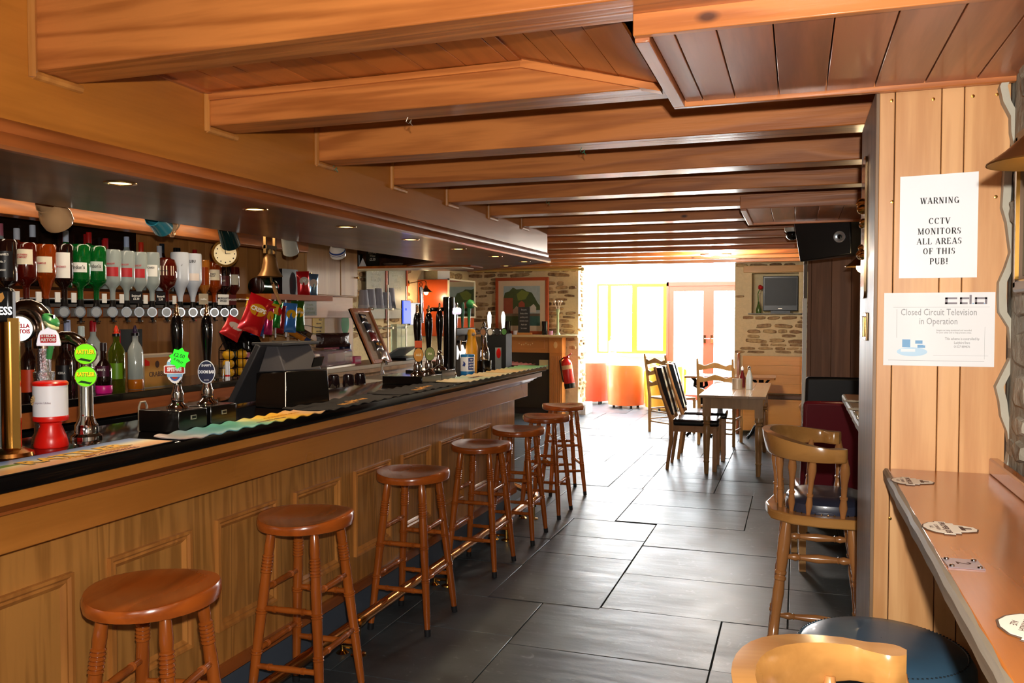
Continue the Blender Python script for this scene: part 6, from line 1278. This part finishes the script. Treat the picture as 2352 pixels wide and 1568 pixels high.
bb = thing('chalk_card', 'small black card with red edge pinned on the boards over the carton', 'card', (-3.447, 3.68, 1.355)); MB().bx(0, .004, -.085, .075, -.06, .065).build('card', mat('slate_board'), bb); MB().bx(0, .0045, -.09, -.083, -.06, .06).build('red_edge', REDP, bb)
for i, (y, x, h) in enumerate(((3.83, -3.08, .1), (3.9, -3.05, .085))):
    t = thing('tumbler', ['left', 'right'][i]+' small glass behind the hand pumps', 'glass', (x, y, CZ), 0, 'tumblers on the back counter'); MB().lathe([(.025, 0), (.032, h), (.029, h), (.023, .008)], seg=18, caps=False).build('glass', GLASS, t)
# fruit rack
fk = thing('fruit_rack', 'tiered wire rack of lemons and oranges on the back counter', 'rack', (-3.07, 4.08, CZ)); wm = mat('black_wire', '#1a1a1c', .3, .8)
for yy, z0, z1 in ((-.07, .19, .2), (.05, .12, .125)):
    for z in (.012, .06, .11, .16): MB().tube([(.05*math.cos(a), yy+.05*math.sin(a), z) for a in [k*PI/8 for k in range(16)]], .002, 5, True).build('hoop', wm, fk)
    for k in range(4): a = k*PI/2+PI/4; MB().tube([(.05*math.cos(a), yy+.05*math.sin(a), 0), (.05*math.cos(a), yy+.05*math.sin(a), .17), (.03*math.cos(a), yy+.03*math.sin(a), .2), (0, yy, .21)], .0025, 5).build('upright', wm, fk)
FR = mat('lemon_skin', '#e8a818', .45, bump=.2, nscale=150)
k = 0
for yy in (-.07, .05):
    for z in (.035, .085, .135):
        k += 1; t = thing('orange', f'{["lowest", "middle", "top"][(k-1) % 3]} orange in the {["left", "right"][k > 3]} wire column of the rack', 'fruit', (-3.07, 4.08+yy, CZ+z), 0, 'fruit in the wire rack'); MB().sphere((0, 0, 0), .034, 14, .85).build('fruit', FR, t); MB().lathe([(.004, .0), (.002, .003)], (0, 0, .0285), seg=8).build('stalk', mat('leaf_green'), t)
pk = thing('pink_box', 'pink straw box right of the fruit rack', 'box', (-3.1, 4.22, CZ)); MB().bx(-.03, .03, -.04, .04, 0, .1).build('carton', mat('dusty_pink', '#c87a98', .5), pk); MB().add([(-.03, -.04, .1), (.03, -.04, .1), (.03, .04, .1), (-.03, .04, .1), (-.03, 0, .14), (.03, 0, .14)], [(0, 1, 5, 4), (1, 2, 5), (2, 3, 4, 5), (3, 0, 4), (3, 2, 1, 0)]).build('gable_top', mat('dusty_pink'), pk)
sl_ = thing('salt_tube', 'slim white and red tube left of the fruit rack', 'tube', (-3.0, 3.91, CZ)); MB().lathe([(.013, 0), (.013, .1), (.01, .105)], seg=14).build('tube', WHITEP, sl_); MB().lathe([(.0135, .02), (.0135, .03)], seg=14, caps=False).build('band', REDP, sl_)
# second till monitor
m2 = thing('till_monitor', 'dark tilted till monitor in front of the back boards', 'monitor', (-3.2, 4.33, CZ))
MB().add([(.05, -.16, .06), (.09, .16, .06), (-.01, .13, .26), (-.04, -.16, .27), (.03, -.16, .055), (.07, .16, .055), (-.03, .13, .25), (-.06, -.16, .26)], [(0, 1, 2, 3), (7, 6, 5, 4), (0, 4, 5, 1), (1, 5, 6, 2), (2, 6, 7, 3), (3, 7, 4, 0)]).build('screen', BLACKG, m2); MB().cyl((0, 0, 0), (0, 0, .2), .03, 12).build('stand', BLACK, m2)
MB().add([(.0505, -.13, .075), (.084, .14, .075), (.0, .11, .22), (-.025, -.13, .23)], [(0, 1, 2, 3)]).build('display', mat('screen_grey', '#3a423c', .1), m2)
# snack shelf and its stock
ss = thing('snack_shelf', 'orange pine shelf over the hanging crisp packets', 'shelf', (0, 0, 0)); MB().bx(-3.44, -2.98, 4.3, 5.0, 1.59, 1.625).build('board', BACKX(), ss)
for y_ in (4.24, 4.36, 4.47, 4.6): MB().bx(-3.0, -2.998, y_, y_+.012, 1.36, 1.59).build('clip_strip', WHITEP, ss)
MB().bx(-3.01, -2.985, 4.0, 4.3, 1.583, 1.59).build('hanging_bar', STEEL, ss)
can = thing('drinks_tin', 'green and black round tin with chrome rim lying on the snack shelf', 'tin', (-3.16, 4.48, 1.6255)); MB().cyl((.02, -.1, .05), (-.02, .1, .05), .05, 24).build('can', mat('dark_green_tin', '#0f3a24', .15, .5), can); MB().cyl((.021, -.106, .05), (.019, -.098, .05), .052, 24).cyl((-.021, .106, .05), (-.019, .098, .05), .052, 24).build('rim', CHROME, can)
bx_ = thing('black_carton', 'black carton on the snack shelf behind the bell rope', 'box', (-3.2, 4.74, 1.6255)); MB().bx(-.06, .06, -.09, .09, 0, .17).build('carton', mat('black_card', '#141014', .4), bx_)
def bag(name, label, M, w_, h_, m1, m2=None, txt=None, cat='snack', grp=None, depth=.02, loc=(0, 0, 0), tm=None):
    """pillow packet: M maps packet plane (x across, y up) to the world"""
    t = thing(name, label, cat, M.translation, 0, grp); L_ = M.copy(); L_.translation = Vector((0, 0, 0)); n = 8; R = random.Random(len(label)*31+ord(label[0])); vs = []; fs = []
    for s in (1, -1):
        for j in range(n+1):
            for i in range(n+1):
                u, v = i/n*2-1, j/n*2-1; q = max(0, (1-abs(u)**2.2))*max(0, (1-abs(v)**3)); vs.append(L_ @ Vector((u*w_/2*(1-.06*(1-v*v)), v*h_/2, s*(depth*q**.6+R.uniform(-.0015, .0015)*q+.0003))))
    for s in range(2):
        for j in range(n):
            for i in range(n): a = s*(n+1)**2+j*(n+1)+i; fs.append((a, a+1, a+n+2, a+n+1))
    MB().add(vs, fs).build('packet', m1, t)
    if m2: MB().prism([(x*w_*.36, y*h_*.16+h_*.12) for x, y in ellipse(1, 1, 14)], depth*.9, depth*1.02, L_).build('printed_patch', m2, t)
    if txt: text(txt, w_*.24, tm or WHITEL, L_ @ Matrix.Translation((0, h_*.13, depth*1.05)), t, .03, .9)
    return t
foil = lambda n, c_='#808080', me=.35: mat('foil_'+n, c_, .22, me, coat=.4)
for n_, c_ in (('gold', '#e8a01c'), ('white', '#e8d8c8'), ('yellow', '#e8b01c'), ('red', '#c8141c')): foil(n_, c_)
def PFm(x, y, z, az=50, roll=0, tilt=0): a = math.radians(az); return frame((x, y, z), (math.cos(a), math.sin(a), 0), (math.sin(a)*tilt, -math.cos(a)*tilt, 1)) @ Matrix.Rotation(math.radians(roll), 4, 'Z')
GS = 'crisp packets hung under the snack shelf'
bag('crisp_packet', 'big red crisp packet hanging at the left of the snacks', PFm(-2.95, 4.1, 1.5, 55, -22), .14, .22, foil('red', '#c8141c'), foil('gold', '#e8a01c'), 'CRISPS', grp=GS)
bag('crisp_packet', 'red and white packet below the big red one', PFm(-3.05, 4.03, 1.42, 60, -30), .12, .12, foil('red2', '#d82a2a'), foil('white', '#e8d8c8'), None, grp=GS)
bag('crisp_packet', 'yellow packet lying flat across the top of the hanging snacks', PFm(-3.0, 4.24, 1.55, 62, -12), .22, .06, foil('yellow', '#e8b01c'), foil('red'), None, grp=GS)
bag('crisp_packet', 'dark blue crisp packet with orange print', PFm(-3.0, 4.2, 1.46, 58, -8), .08, .17, foil('blue', '#14408a'), foil('gold'), None, grp=GS)
bag('crisp_packet', 'magenta crisp packet beside the blue one', PFm(-2.98, 4.27, 1.47, 58, -6), .06, .18, foil('magenta', '#b81c5a'), foil('gold'), None, grp=GS)
bag('crisp_packet', 'green and red slim crisp packet in the middle of the snacks', PFm(-2.97, 4.34, 1.5, 58, -8), .06, .16, foil('green', '#1c7a24'), foil('red'), None, grp=GS)
bag('crisp_packet', 'deep red slim crisp packet right of the green one', PFm(-2.98, 4.4, 1.47, 58, -6), .05, .17, foil('deep_red', '#8a1418'), None, None, grp=GS)
bag('crisp_packet', 'blue and white crisp packet with a yellow star print', PFm(-2.96, 4.46, 1.48, 58, -4), .09, .18, foil('sky', '#3c7ac8'), foil('yellow'), None, grp=GS)
bag('crisp_packet', 'green and yellow crisp packet at the right of the snacks', PFm(-2.98, 4.58, 1.49, 58, 0), .09, .19, foil('dark_green', '#2c5a1c'), foil('yellow'), 'McCoy', grp=GS)
bag('nut_bag', 'red and white foil snack bag standing on the snack shelf', PFm(-3.1, 4.83, 1.7, 55, 3), .09, .17, foil('red3', '#c81c20'), foil('white'), 'KP', grp=GS)
bag('nut_bag', 'blue and silver foil snack bag beside the cupboard', PFm(-3.1, 4.94, 1.69, 55, -3), .08, .17, foil('silver_blue', '#7a9ab8', .7), foil('white'), None, grp=GS)
wrk = thing('snack_rack', 'sloping wire rack of chocolate bars below the crisps', 'rack', (-3.02, 4.62, 1.39)); MB().tube([(-.42, .05, .19), (-.1, .05, .19), (-.02, .05, .05)], .004).tube([(-.1, -.12, .08), (-.1, -.12, .2)], .003).build('hanger', STEEL, wrk)
for k in range(4): MB().tube([(-.1, -.12, .08-.045*k), (.06, .2, .02-.045*k)], .0025, 5).build('wire', STEEL, wrk)
for k, c_ in enumerate(('#1c1014', '#2a1610', '#5a3a1c', '#c87a1c', '#14306a', '#a8905c')):
    bag('chocolate_bar', ['dark', 'plum brown', 'tan', 'orange', 'blue', 'gold'][k]+' wrapped bar in the sloping snack rack', PFm(-3.0+.008*k, 4.56+.045*(k % 3), 1.42-.05*(k//3)-.015*(k % 3), 62, -28), .13, .035, foil('bar%d' % k, c_), None, None, grp='wrapped bars in the snack rack', depth=.008)
# bell, clock, jugs
bl = thing('bar_bell', 'large brass bell with rope hanging behind the bar', 'bell', (-2.8, 4.03, 1.71))
MB().lathe([(.066, 0), (.07, .004), (.064, .012), (.048, .04), (.04, .08), (.036, .105), (.02, .125), (.008, .13), (.006, .128), (.034, .1), (.045, .04), (.062, .005)], seg=32, caps=False).build('dome', mat('bell_bronze', '#96693a', .35, .6), bl); MB().cyl((0, 0, .125), (0, 0, .17), .012, 12).bx(-.012, .012, -.05, .05, .155, .175).bx(-.008, .008, -.05, -.038, .13, .57).bx(-.008, .008, .038, .05, .13, .57).build('yoke', OLDBR, bl)
MB().tube([(0, 0, .02), (.005, .005, -.03), (.0, .02, -.035)], .007).build('clapper', OLDBR, bl); MB().tube([(0, .02, -.03), (-.0, .05, -.08), (.01, .085, -.15)], [.008, .011, .008], 8).build('rope', mat('hemp_rope', '#b88450', .9, bump=1, nscale=90), bl)
ck = thing('ship_clock', 'round brass clock with cream dial behind the green jug', 'clock', (-3.06, 3.98, 1.843))
MC = facing((0, 0, 0), 50); MB().prism(ellipse(.075, .075, 32), -.05, 0, MC).build('case', BRASS, ck); dl = MB().prism(ellipse(.062, .062, 32), 0, .002, MC).build('dial', mat('cream_dial', '#e6d8b4', .4), ck)
for k in range(12): a = k*PI/6; MB().prism([(.05*math.cos(a)+x, .05*math.sin(a)+y) for x, y in ellipse(.004, .004, 6)], .002, .003, MC).build('hour_mark', BLACK, dl)
MB().prism([(-.002, 0), (.002, 0), (.001, .04), (-.001, .04)], .003, .004, MC).prism([(0, -.002), (.028, -.001), (.028, .001), (0, .002)], .003, .004, MC).build('hands', BLACK, dl)
def jug(label, x, y, z, col, r, h, az, tilt, spout=True, band=None, name='china_jug', gm_=None, squat=1):
    t = thing(name, label, 'jug', (x, y, z), 0, 'jugs hung over the back bar'); m = gm_ or mat('glaze_'+col.strip('#'), col, .15, coat=.6)
    th = math.radians(tilt); mz = Vector((.35*math.cos(th), -.94*math.cos(th), math.sin(th))); hx = Vector((-.35*math.sin(th), .94*math.sin(th), math.cos(th))); Rm = Matrix((-hx, mz.cross(-hx), mz)).transposed().to_4x4(); B_ = MB()
    if squat == 1: pr = [(r*.55, -h*.5), (r*.95, -h*.42), (r, -h*.15), (r*.86, h*.12), (r*.66, h*.32), (r*.74, h*.5), (r*.7, h*.5), (r*.6, h*.3), (r*.8, 0), (r*.85, -h*.2), (r*.4, -h*.44)]
    else: pr = [(r*.9, -h*.5), (r, -h*.46), (r*.92, h*.1), (r*.86, h*.5), (r*.8, h*.5), (r*.84, 0), (r*.8, -h*.44)]
    B_.lathe(pr, seg=26)
    B_.v = [tuple(Rm @ Vector((x_*(1+(.28 if spout and z_ > h*.3 and x_ > r*.5 else 0)), y_, z_))) for x_, y_, z_ in B_.v]; bd = B_.build('body', m, t)
    H_ = MB().tube([(-r*.8, 0, -h*.25), (-r*1.35, 0, -h*.2), (-r*1.5, 0, h*.12), (-r*1.2, 0, h*.36), (-r*.72, 0, h*.36)], r*.1, 8); H_.v = [tuple(Rm @ Vector(p)) for p in H_.v]; H_.build('handle', m, t)
    hk = Rm @ Vector((-r*1.45, 0, 0)); MB().tube([tuple(hk), (hk.x*.9, hk.y*.9, hk.z+.04), (0, 0, 2.018-z if x > -2.75 else 1.92-z)], .0025, 5).build('hook', OLDBR, t)
    if band: b2 = MB().lathe([(r*.955, h*.0), (r*.95, h*.12)] if squat != 1 else [(r*1.01, -h*.2), (r*.93, h*.02)], seg=26, caps=False); b2.v = [tuple(Rm @ Vector(p)) for p in b2.v]; b2.build('band', mat('glaze_band', band, .2), t)
    return t
jug('round cream glazed jug hung over the left end of the optics', -2.62, 2.42, 1.875, '#d8a878', .056, .115, 40, 38)
jug('pale blue jug with red motif hung over the vodka bottles', -2.62, 2.96, 1.9, '#3ca0b4', .044, .12, 35, 20, squat=2, band=None)
jug('dark green water jug hung in front of the brass clock', -2.62, 3.43, 1.885, '#0f2a28', .046, .13, 0, 45, squat=2)
jug('grey-white enamel tankard hung by the bell', -2.62, 3.95, 1.885, '#a8a69c', .044, .12, -30, 50, squat=2)
jug('white jug with a blue band hung before the cupboard', -2.62, 4.45, 1.89, '#d8d0c8', .05, .1, 20, 48, band='#2c3f7a')
jug('clear glass jug catching lamp light beside the blue jug', -2.66, 3.08, 1.92, '#e8b070', .05, .1, 200, 160, gm_=mat('orange_lit_glass', '#f0c89a', .08, trans=.5), name='glass_jug')  # clear glass; the orange light on it is put into its colour
# strip light over the back bar
slt = thing('strip_light', 'white strip light fixed to the timber over the optics', 'light', (-2.98, 3.1, 1.985))
MB().bx(-.03, .03, -.9, .9, 0, .03).build('batten', WHITEP, slt); MB().cyl((0, -.85, -.012), (0, .85, -.012), .012, 12).build('tube', mat('strip_glow', '#ffe2b8', .4, emit=6), slt)
ar = lamp('strip_light_glow', 'AREA', (-2.95, 3.1, 1.96), 5.5, (1, .82, .6), .05, (0, math.radians(-22), 0)); ar.data.shape = 'RECTANGLE'; ar.data.size = .05; ar.data.size_y = 1.7
# cupboards
cu1 = thing('wall_cupboard', 'pale plywood wall cupboard with two doors right of the snack shelf', 'cupboard', (-3.2, 5.38, 1.81))
MB().bx(-.24, -.02, -.35, .36, -.175, .2).build('carcase', CUPB(), cu1)
for y0, y1 in ((-.35, .1), (.105, .36)):
    d = MB().bx(-.02, 0, y0+.004, y1-.004, -.17, .19).build('door', CUPB(), cu1, bevel=.003); MB().lathe([(.004, 0), (.009, .012), (.007, .02)], (0, y0+.03 if y0 < 0 else y1-.03, -.03), (1, 0, 0), 12).build('knob', BRASS, d)
pan = thing('wall_panel', 'pale wooden panel with small signs under the wall cupboard', 'panel', (-3.25, 5.35, 1.55)); MB().bx(-.02, .0, -.33, .4, -.075, .08).build('strip', wood('pinkish_ply', '#d8a880', '#a87850', 'Y', .4, .2, 12, .4), pan, bevel=.003); MB().bx(-.05, -.022, -.32, .44, -.41, -.076).build('lower_board', CUPB(), pan)
MB().bx(-3.46, -3.31, 4.95, 5.8, 1.14, 2.3).build('backing', CUPB(), wl_)
cs = thing('credit_sign', 'small grey-green sign reading NO CREDIT SO PLEASE DO NOT ASK', 'sign', (-3.248, 5.14, 1.555)); MB().bx(0, .006, -.08, .08, -.062, .062).build('plate', mat('grey_green_sign', '#5a6254', .5), cs); MB().bx(0, .008, -.086, -.08, -.064, .064).build('edge', DARKW, cs)
for k, s in enumerate(('NO', 'CREDIT', 'SO PLEASE', 'DO NOT ASK')): text(s, .022, mat('pale_green_ink', '#9aa488', .5), FX((.0062, 0, .04-k*.028)), cs, .01, .9)
yn = thing('yellow_notice', 'yellow price notice pinned below the credit sign', 'notice', (-3.271, 5.29, 1.42)); MB().bx(0, .002, -.08, .08, -.065, .06).build('sheet', mat('yellow_paper', '#d8b02c', .6), yn)
for k, s in enumerate(('£4.25', 'MEAL DEAL', 'AVAILABLE HERE', 'ASK AT BAR')): text(s, .022 if k == 0 else .015, BROWN, FX((.0022, .02 if k == 0 else 0, .042-k*.028)), yn, .01, .8)
gb = thing('green_tag', 'bright green oval tag on the panel behind the snack board', 'tag', (-3.255, 5.64, 1.43)); MB().prism(ellipse(.055, .085, 24), 0, .002, FX((0, 0, 0))).build('card', mat('bright_green_card', '#12a03c', .6), gb)
brb = bag('brown_sack', 'brown crinkled bag of nuts against the lower panel', PFm(-3.1, 5.2, 1.32, 70), .3, .1, mat('brown_poly', '#3a201c', .25, bump=1, nscale=30), None, None, cat='bag', depth=.05)
bst = thing('bread_bin', 'clear plastic cake box on the back counter', 'box', (-3.1, 5.12, CZ), .1); MB().bx(-.1, .1, -.22, .22, .012, .12).build('cover', mat('clear_plastic', '#e8dce0', .08, trans=.75, ior=1.2), bst, bevel=.02); MB().bx(-.11, .11, -.23, .23, 0, .012).build('tray', STEEL, bst)
for i, (y, c_, lb, h) in enumerate(((5.4, '#d81c5a', 'hot pink carton right of the cake box', .06), (5.52, '#e03c6a', 'second pink carton near the snack board', .055), (5.34, '#e88aa0', 'pale pink pack behind the cake box', .13))):
    t = thing('pink_carton', lb, 'box', (-3.12-.12*(i == 2), y+.07*(i == 2), CZ)); MB().bx(-.04, .04, -.05, .05, 0, h).build('carton', mat('card_'+c_.strip('#'), c_, .5), t, bevel=.003); MB().bx(.0402, .041, -.04, .04, h*.3, h*.6).build('label', mat('pale_pink', '#f0b8c8', .5), t)
bt = thing('blue_tub', 'dark blue round tub in the shade behind the pink cartons', 'tub', (-3.2, 5.52, CZ)); MB().lathe([(.05, 0), (.055, .14), (.03, .17), (.02, .2)], seg=20).build('tub', mat('dark_blue_tub', '#141c44', .3), bt)
# peanut display board leaning against the counter end
pn = thing('snack_board', 'leaning wooden display board with strips of dark nut packets', 'display board', (-3.0, 5.62, CZ))
MS = frame((.0, .0, .0), (.16, 1, 0), (-.3, -.42, 1)); MS = frame((.04, .05, 0), (.0, 1, 0), (-.42, 0, .9))
MB().bx(-.15, .15, 0, .45, -.012, 0, MS).build('back', wood('board_back', '#c9a684', '#9a7450', 'Y', .5, .1, 14, .4), pn)
for q in ((-.15, -.12, 0, .45), (.12, .15, 0, .45), (-.12, .12, 0, .03), (-.12, .12, .42, .45)): MB().bx(q[0], q[1], q[2], q[3], -.014, .012, MS).build('frame', wood('board_frame', '#b86a34', '#84421a', 'Z', .35, .3, 14, .4), pn, bevel=.003)
for k in range(5):
    mm = (foil('nutblack', '#17141c', .2), foil('nutnavy', '#2a2c3a', .2), foil('nutred', '#8a1c20', .2), foil('nutdark', '#221c20', .2), foil('nutsilver', '#b8b4b0', .9))[k]
    MM = MS @ Matrix.Translation((-.03+.02*k, .36-.075*k, .016)) @ Matrix.Rotation(-.12, 4, 'Z'); MM.translation = MM.translation+Vector((-3.0, 5.62, CZ))
    bag('nut_packet', ['top black', 'second dark navy', 'middle red-edged', 'fourth dark', 'lowest silver'][k]+' nut packet on the leaning wooden board', MM, .11, .08, mm, foil('gold') if k in (0, 3) else None, 'NUTS' if k == 0 else None, grp='nut packets on the display board', depth=.008)
# cup stacks on glass shelves
sh = thing('glass_shelf', 'glass shelf unit with chrome clips holding stacked cups', 'shelf', (-3.35, 6.4, 1.55))
for z in (0, -.16): MB().bx(-.08, .08, -.36, .36, z-.006, z).build('glass_plate', mat('shelf_glass', '#cfe8e4', .05, trans=.8), sh)
for y in (-.3, .05, .3):
    for z in (0, -.16): MB().bx(.05, .09, y-.012, y+.012, z-.014, z+.006).build('clip', CHROME, sh)
MB().bx(.07, .078, -.02, -.012, -.41, .2).bx(.07, .078, .33, .338, -.41, .2).build('post', STEEL, sh)
for i, (y, x, h) in enumerate(((6.12, -3.36, .15), (6.24, -3.36, .16), (6.38, -3.36, .17), (6.52, -3.36, .14), (6.64, -3.38, .18))):
    t = thing('cup_stack', ['first', 'second', 'third', 'fourth', 'fifth'][i]+' grey stack of upturned takeaway cups from the left on the glass shelf', 'cups', (x, y, 1.5505), 0, 'stacked cups on the glass shelf'); MB().lathe([(.046, 0), (.046, .006), (.032, h), (.03, h)], seg=20).build('cup', mat('grey_cup', '#9a98a4', .5), t)
    MB().lathe([(.0475, .0), (.0475, .012), (.0465, .014), (.0465, .024), (.0455, .026)], seg=20, caps=False).build('rims', mat('pale_cup_rim', '#b9b6bc', .5), t)
for i, (y, z, w_, h, c_, lb, e) in enumerate(((6.72, 1.42, .07, .2, '#3c5af0', 'glowing blue drinks display panel behind the snack board', 1.2), (6.9, 1.41, .1, .19, '#f4f6ff', 'white backlit price poster right of the blue panel', .35))):
    t = thing('display_panel', lb, 'display', (-3.26, y, z)); MB().bx(-.01, .0, -w_, w_, 0, h).build('face', mat('glow_'+c_.strip('#'), c_, .4, emit=e), t); MB().bx(-.02, -.0105, -w_-.006, w_+.006, -.006, h+.006).build('backing', DKGREY, t)
    if i: MB().bx(.001, .002, .0, .075, .01, .17).build('printed_panel', mat('plum_print', '#7a3a3c', .5), t); text('Wine\n3.20\n4.10\n5.60', .03, WHITEL, FX((.0025, .035, .09)), t, .01, .8)
MB().bx(-3.36, -3.3, 6.6, 7.0, CZ, 1.415).build('glass_post', mat('shelf_glass'), sh).parent = None
bpy.data.objects['glass_post'].parent = sh; bpy.data.objects['glass_post'].location = (3.35, -6.4, -1.55)
lp = thing('card_machine', 'grey flip-lid device on the pale back counter near the pumps', 'device', (-3.05, 6.2, CZ)); MB().bx(-.12, .12, -.18, .18, 0, .02).build('base', BLACK, lp, bevel=.003); MB().add([(-.1, -.16, .02), (-.1, .18, .02), (.02, .2, .1), (.02, -.12, .1), (-.09, -.16, .012), (-.09, .18, .012), (.03, .2, .092), (.03, -.12, .092)], [(0, 1, 2, 3), (7, 6, 5, 4), (0, 4, 5, 1), (1, 5, 6, 2), (2, 6, 7, 3), (3, 7, 4, 0)]).build('lid', mat('mid_grey', '#8a9090', .3), lp)
# high shelf at the end of the bar
hs = thing('high_shelf', 'long brown shelf hung at the end of the bar well', 'shelf', (0, 0, 0)); MB().bx(-3.65, -2.42, 6.12, 6.4, 1.875, 1.893).build('board', BACKX(), hs); MB().bx(-3.65, -2.9, 6.4, 6.42, 1.875, 2.28).build('back_board', DARKW, hs); MB().bx(-3.6, -2.5, 6.13, 6.39, 1.868, 1.8745).build('underside_sheen', mat('window_sheen_cream', '#f6e6c8', .4), hs)  # cream sheet paints the window's reflection onto the shelf underside
for i, (x, h) in enumerate(((-3.57, .06), (-3.51, .1), (-3.455, .105))):
    t = thing('black_tumbler', ['short left', 'tall middle', 'tall right'][i]+' black stack of cups on the high shelf', 'cups', (x, 6.22, 1.8935), 0, 'black cups on the high shelf'); MB().lathe([(.026, 0), (.03, h), (.027, h), (.024, .01)], seg=18, caps=False).build('cup', BLACK, t); MB().lathe([(.0305, h-.008), (.0305, h)], seg=18, caps=False).build('rim', DKGREY, t)
ap = thing('folded_card', 'small white folded card standing on the high shelf', 'card', (-3.41, 6.2, 1.8935)); MB().add([(-.025, -.02, 0), (.025, -.02, 0), (.003, 0, .07), (-.003, 0, .07), (-.025, .02, 0), (.025, .02, 0)], [(0, 1, 2, 3), (5, 4, 3, 2)]).build('card', WHITEP, ap)
cb2 = thing('chalk_card', 'black chalk card with white writing on the high shelf', 'card', (-3.33, 6.22, 1.8935)); MB().bx(-.06, .06, 0, .006, 0, .155).build('board', BLACK, cb2); text('Bombay\nWine\n£3.50', .03, WHITEL, frame((0, -.0005, .09), (1, 0, 0), (0, 0, 1)), cb2, 0, .8)
for i, (x, w_, lb) in enumerate(((-3.12, .09, 'left silver serving tray lying on the high shelf'), (-2.9, .1, 'right silver serving tray lying on the high shelf'))):
    t = thing('serving_tray', lb, 'tray', (x, 6.24, 1.8935), 0, 'silver trays on the high shelf'); MB().lathe([(.06, 0), (.1, .018), (.102, .022), (.098, .021), (.06, .004)], seg=26, sx=1.1).build('tray', STEEL, t)
# steel wells behind the bar
for i, (y0, y1, z, lb) in enumerate(((3.62, 4.18, 1.03, 'nearest steel ice well lid below the bar top'), (4.02, 4.58, 1.05, 'middle steel drainer with dark glasses on it'), (4.62, 5.2, 1.07, 'farthest steel drainer near the tap'))):
    y0 += .04*(i == 1)+.12*(i == 1); w_ = (y1-y0)/2
    t = thing('steel_well', lb, 'drainer', (-2.47, (y0+y1)/2, z), 0, 'steel wells behind the bar'); MB().add([(-.2, -w_, -.1), (.2, -w_, -.1), (.2, w_, -.1), (-.2, w_, -.1), (-.17, -w_+.03, .03), (.17, -w_+.03, .03), (.17, w_-.03, .03), (-.17, w_-.03, .03)], [(0, 1, 5, 4), (1, 2, 6, 5), (2, 3, 7, 6), (3, 0, 4, 7), (4, 5, 6, 7), (3, 2, 1, 0)]).build('lid', STEEL, t, bevel=.004)
    MB().bx(-.2, .2, -w_, w_, -z, -.1).build('cabinet', DKGREY, t)
for i, (x, y) in enumerate(((-2.5, 4.2), (-2.44, 4.26), (-2.42, 4.36))):
    t = thing('dark_glass', ['left', 'middle', 'right'][i]+' upturned dark glass on the steel drainer', 'glass', (x, y, 1.081), 0, 'dark glasses on the drainer'); MB().lathe([(.032, 0), (.034, .02), (.03, .07), (.02, .078)], seg=18).build('bowl', mat('dark_tumbler', '#1c1214', .05, coat=1), t)
tp = thing('mixer_tap', 'small curved chrome tap over the steel drainer', 'tap', (-2.6, 4.98, 1.1)); MB().tube([(0, 0, 0), (0, 0, .07), (.015, -.01, .095), (.04, -.02, .09), (.045, -.022, .07)], .008).lathe([(.016, 0), (.012, .03)], seg=12).build('spout', CHROME, tp)
hp = thing('steel_hoop', 'small bent steel hoop behind the near pump box', 'hoop', (-2.22, 2.42, BT)); MB().tube([(0, -.02, 0), (0, -.02, .05), (0, -.012, .066), (0, .01, .066), (0, .018, .05), (0, .018, 0)], .004).build('hoop', STEEL, hp)
GG = 'glasses stored below the bar'
for i in range(5):
    t = thing('shelf_glass', f'{["first", "second", "third", "fourth", "fifth"][i]} stored glass glimpsed past the till', 'glass', (-2.55, 3.1+.1*i, 1.0), 0, GG); MB().lathe([(.026, 0), (.034, .11), (.031, .11), (.024, .008)], seg=16, caps=False).build('glass', GLASS, t)
gs_ = thing('glass_shelf', 'low shelf for stored glasses behind the till', 'shelf', (-2.55, 3.2, .99)); MB().bx(-.1, .12, -.4, .35, -.015, .0095).build('board', DARKW, gs_); MB().bx(-.1, -.08, -.4, .35, -.99, -.015).bx(.1, .12, -.4, .35, -.99, -.015).build('side', DARKW, gs_)
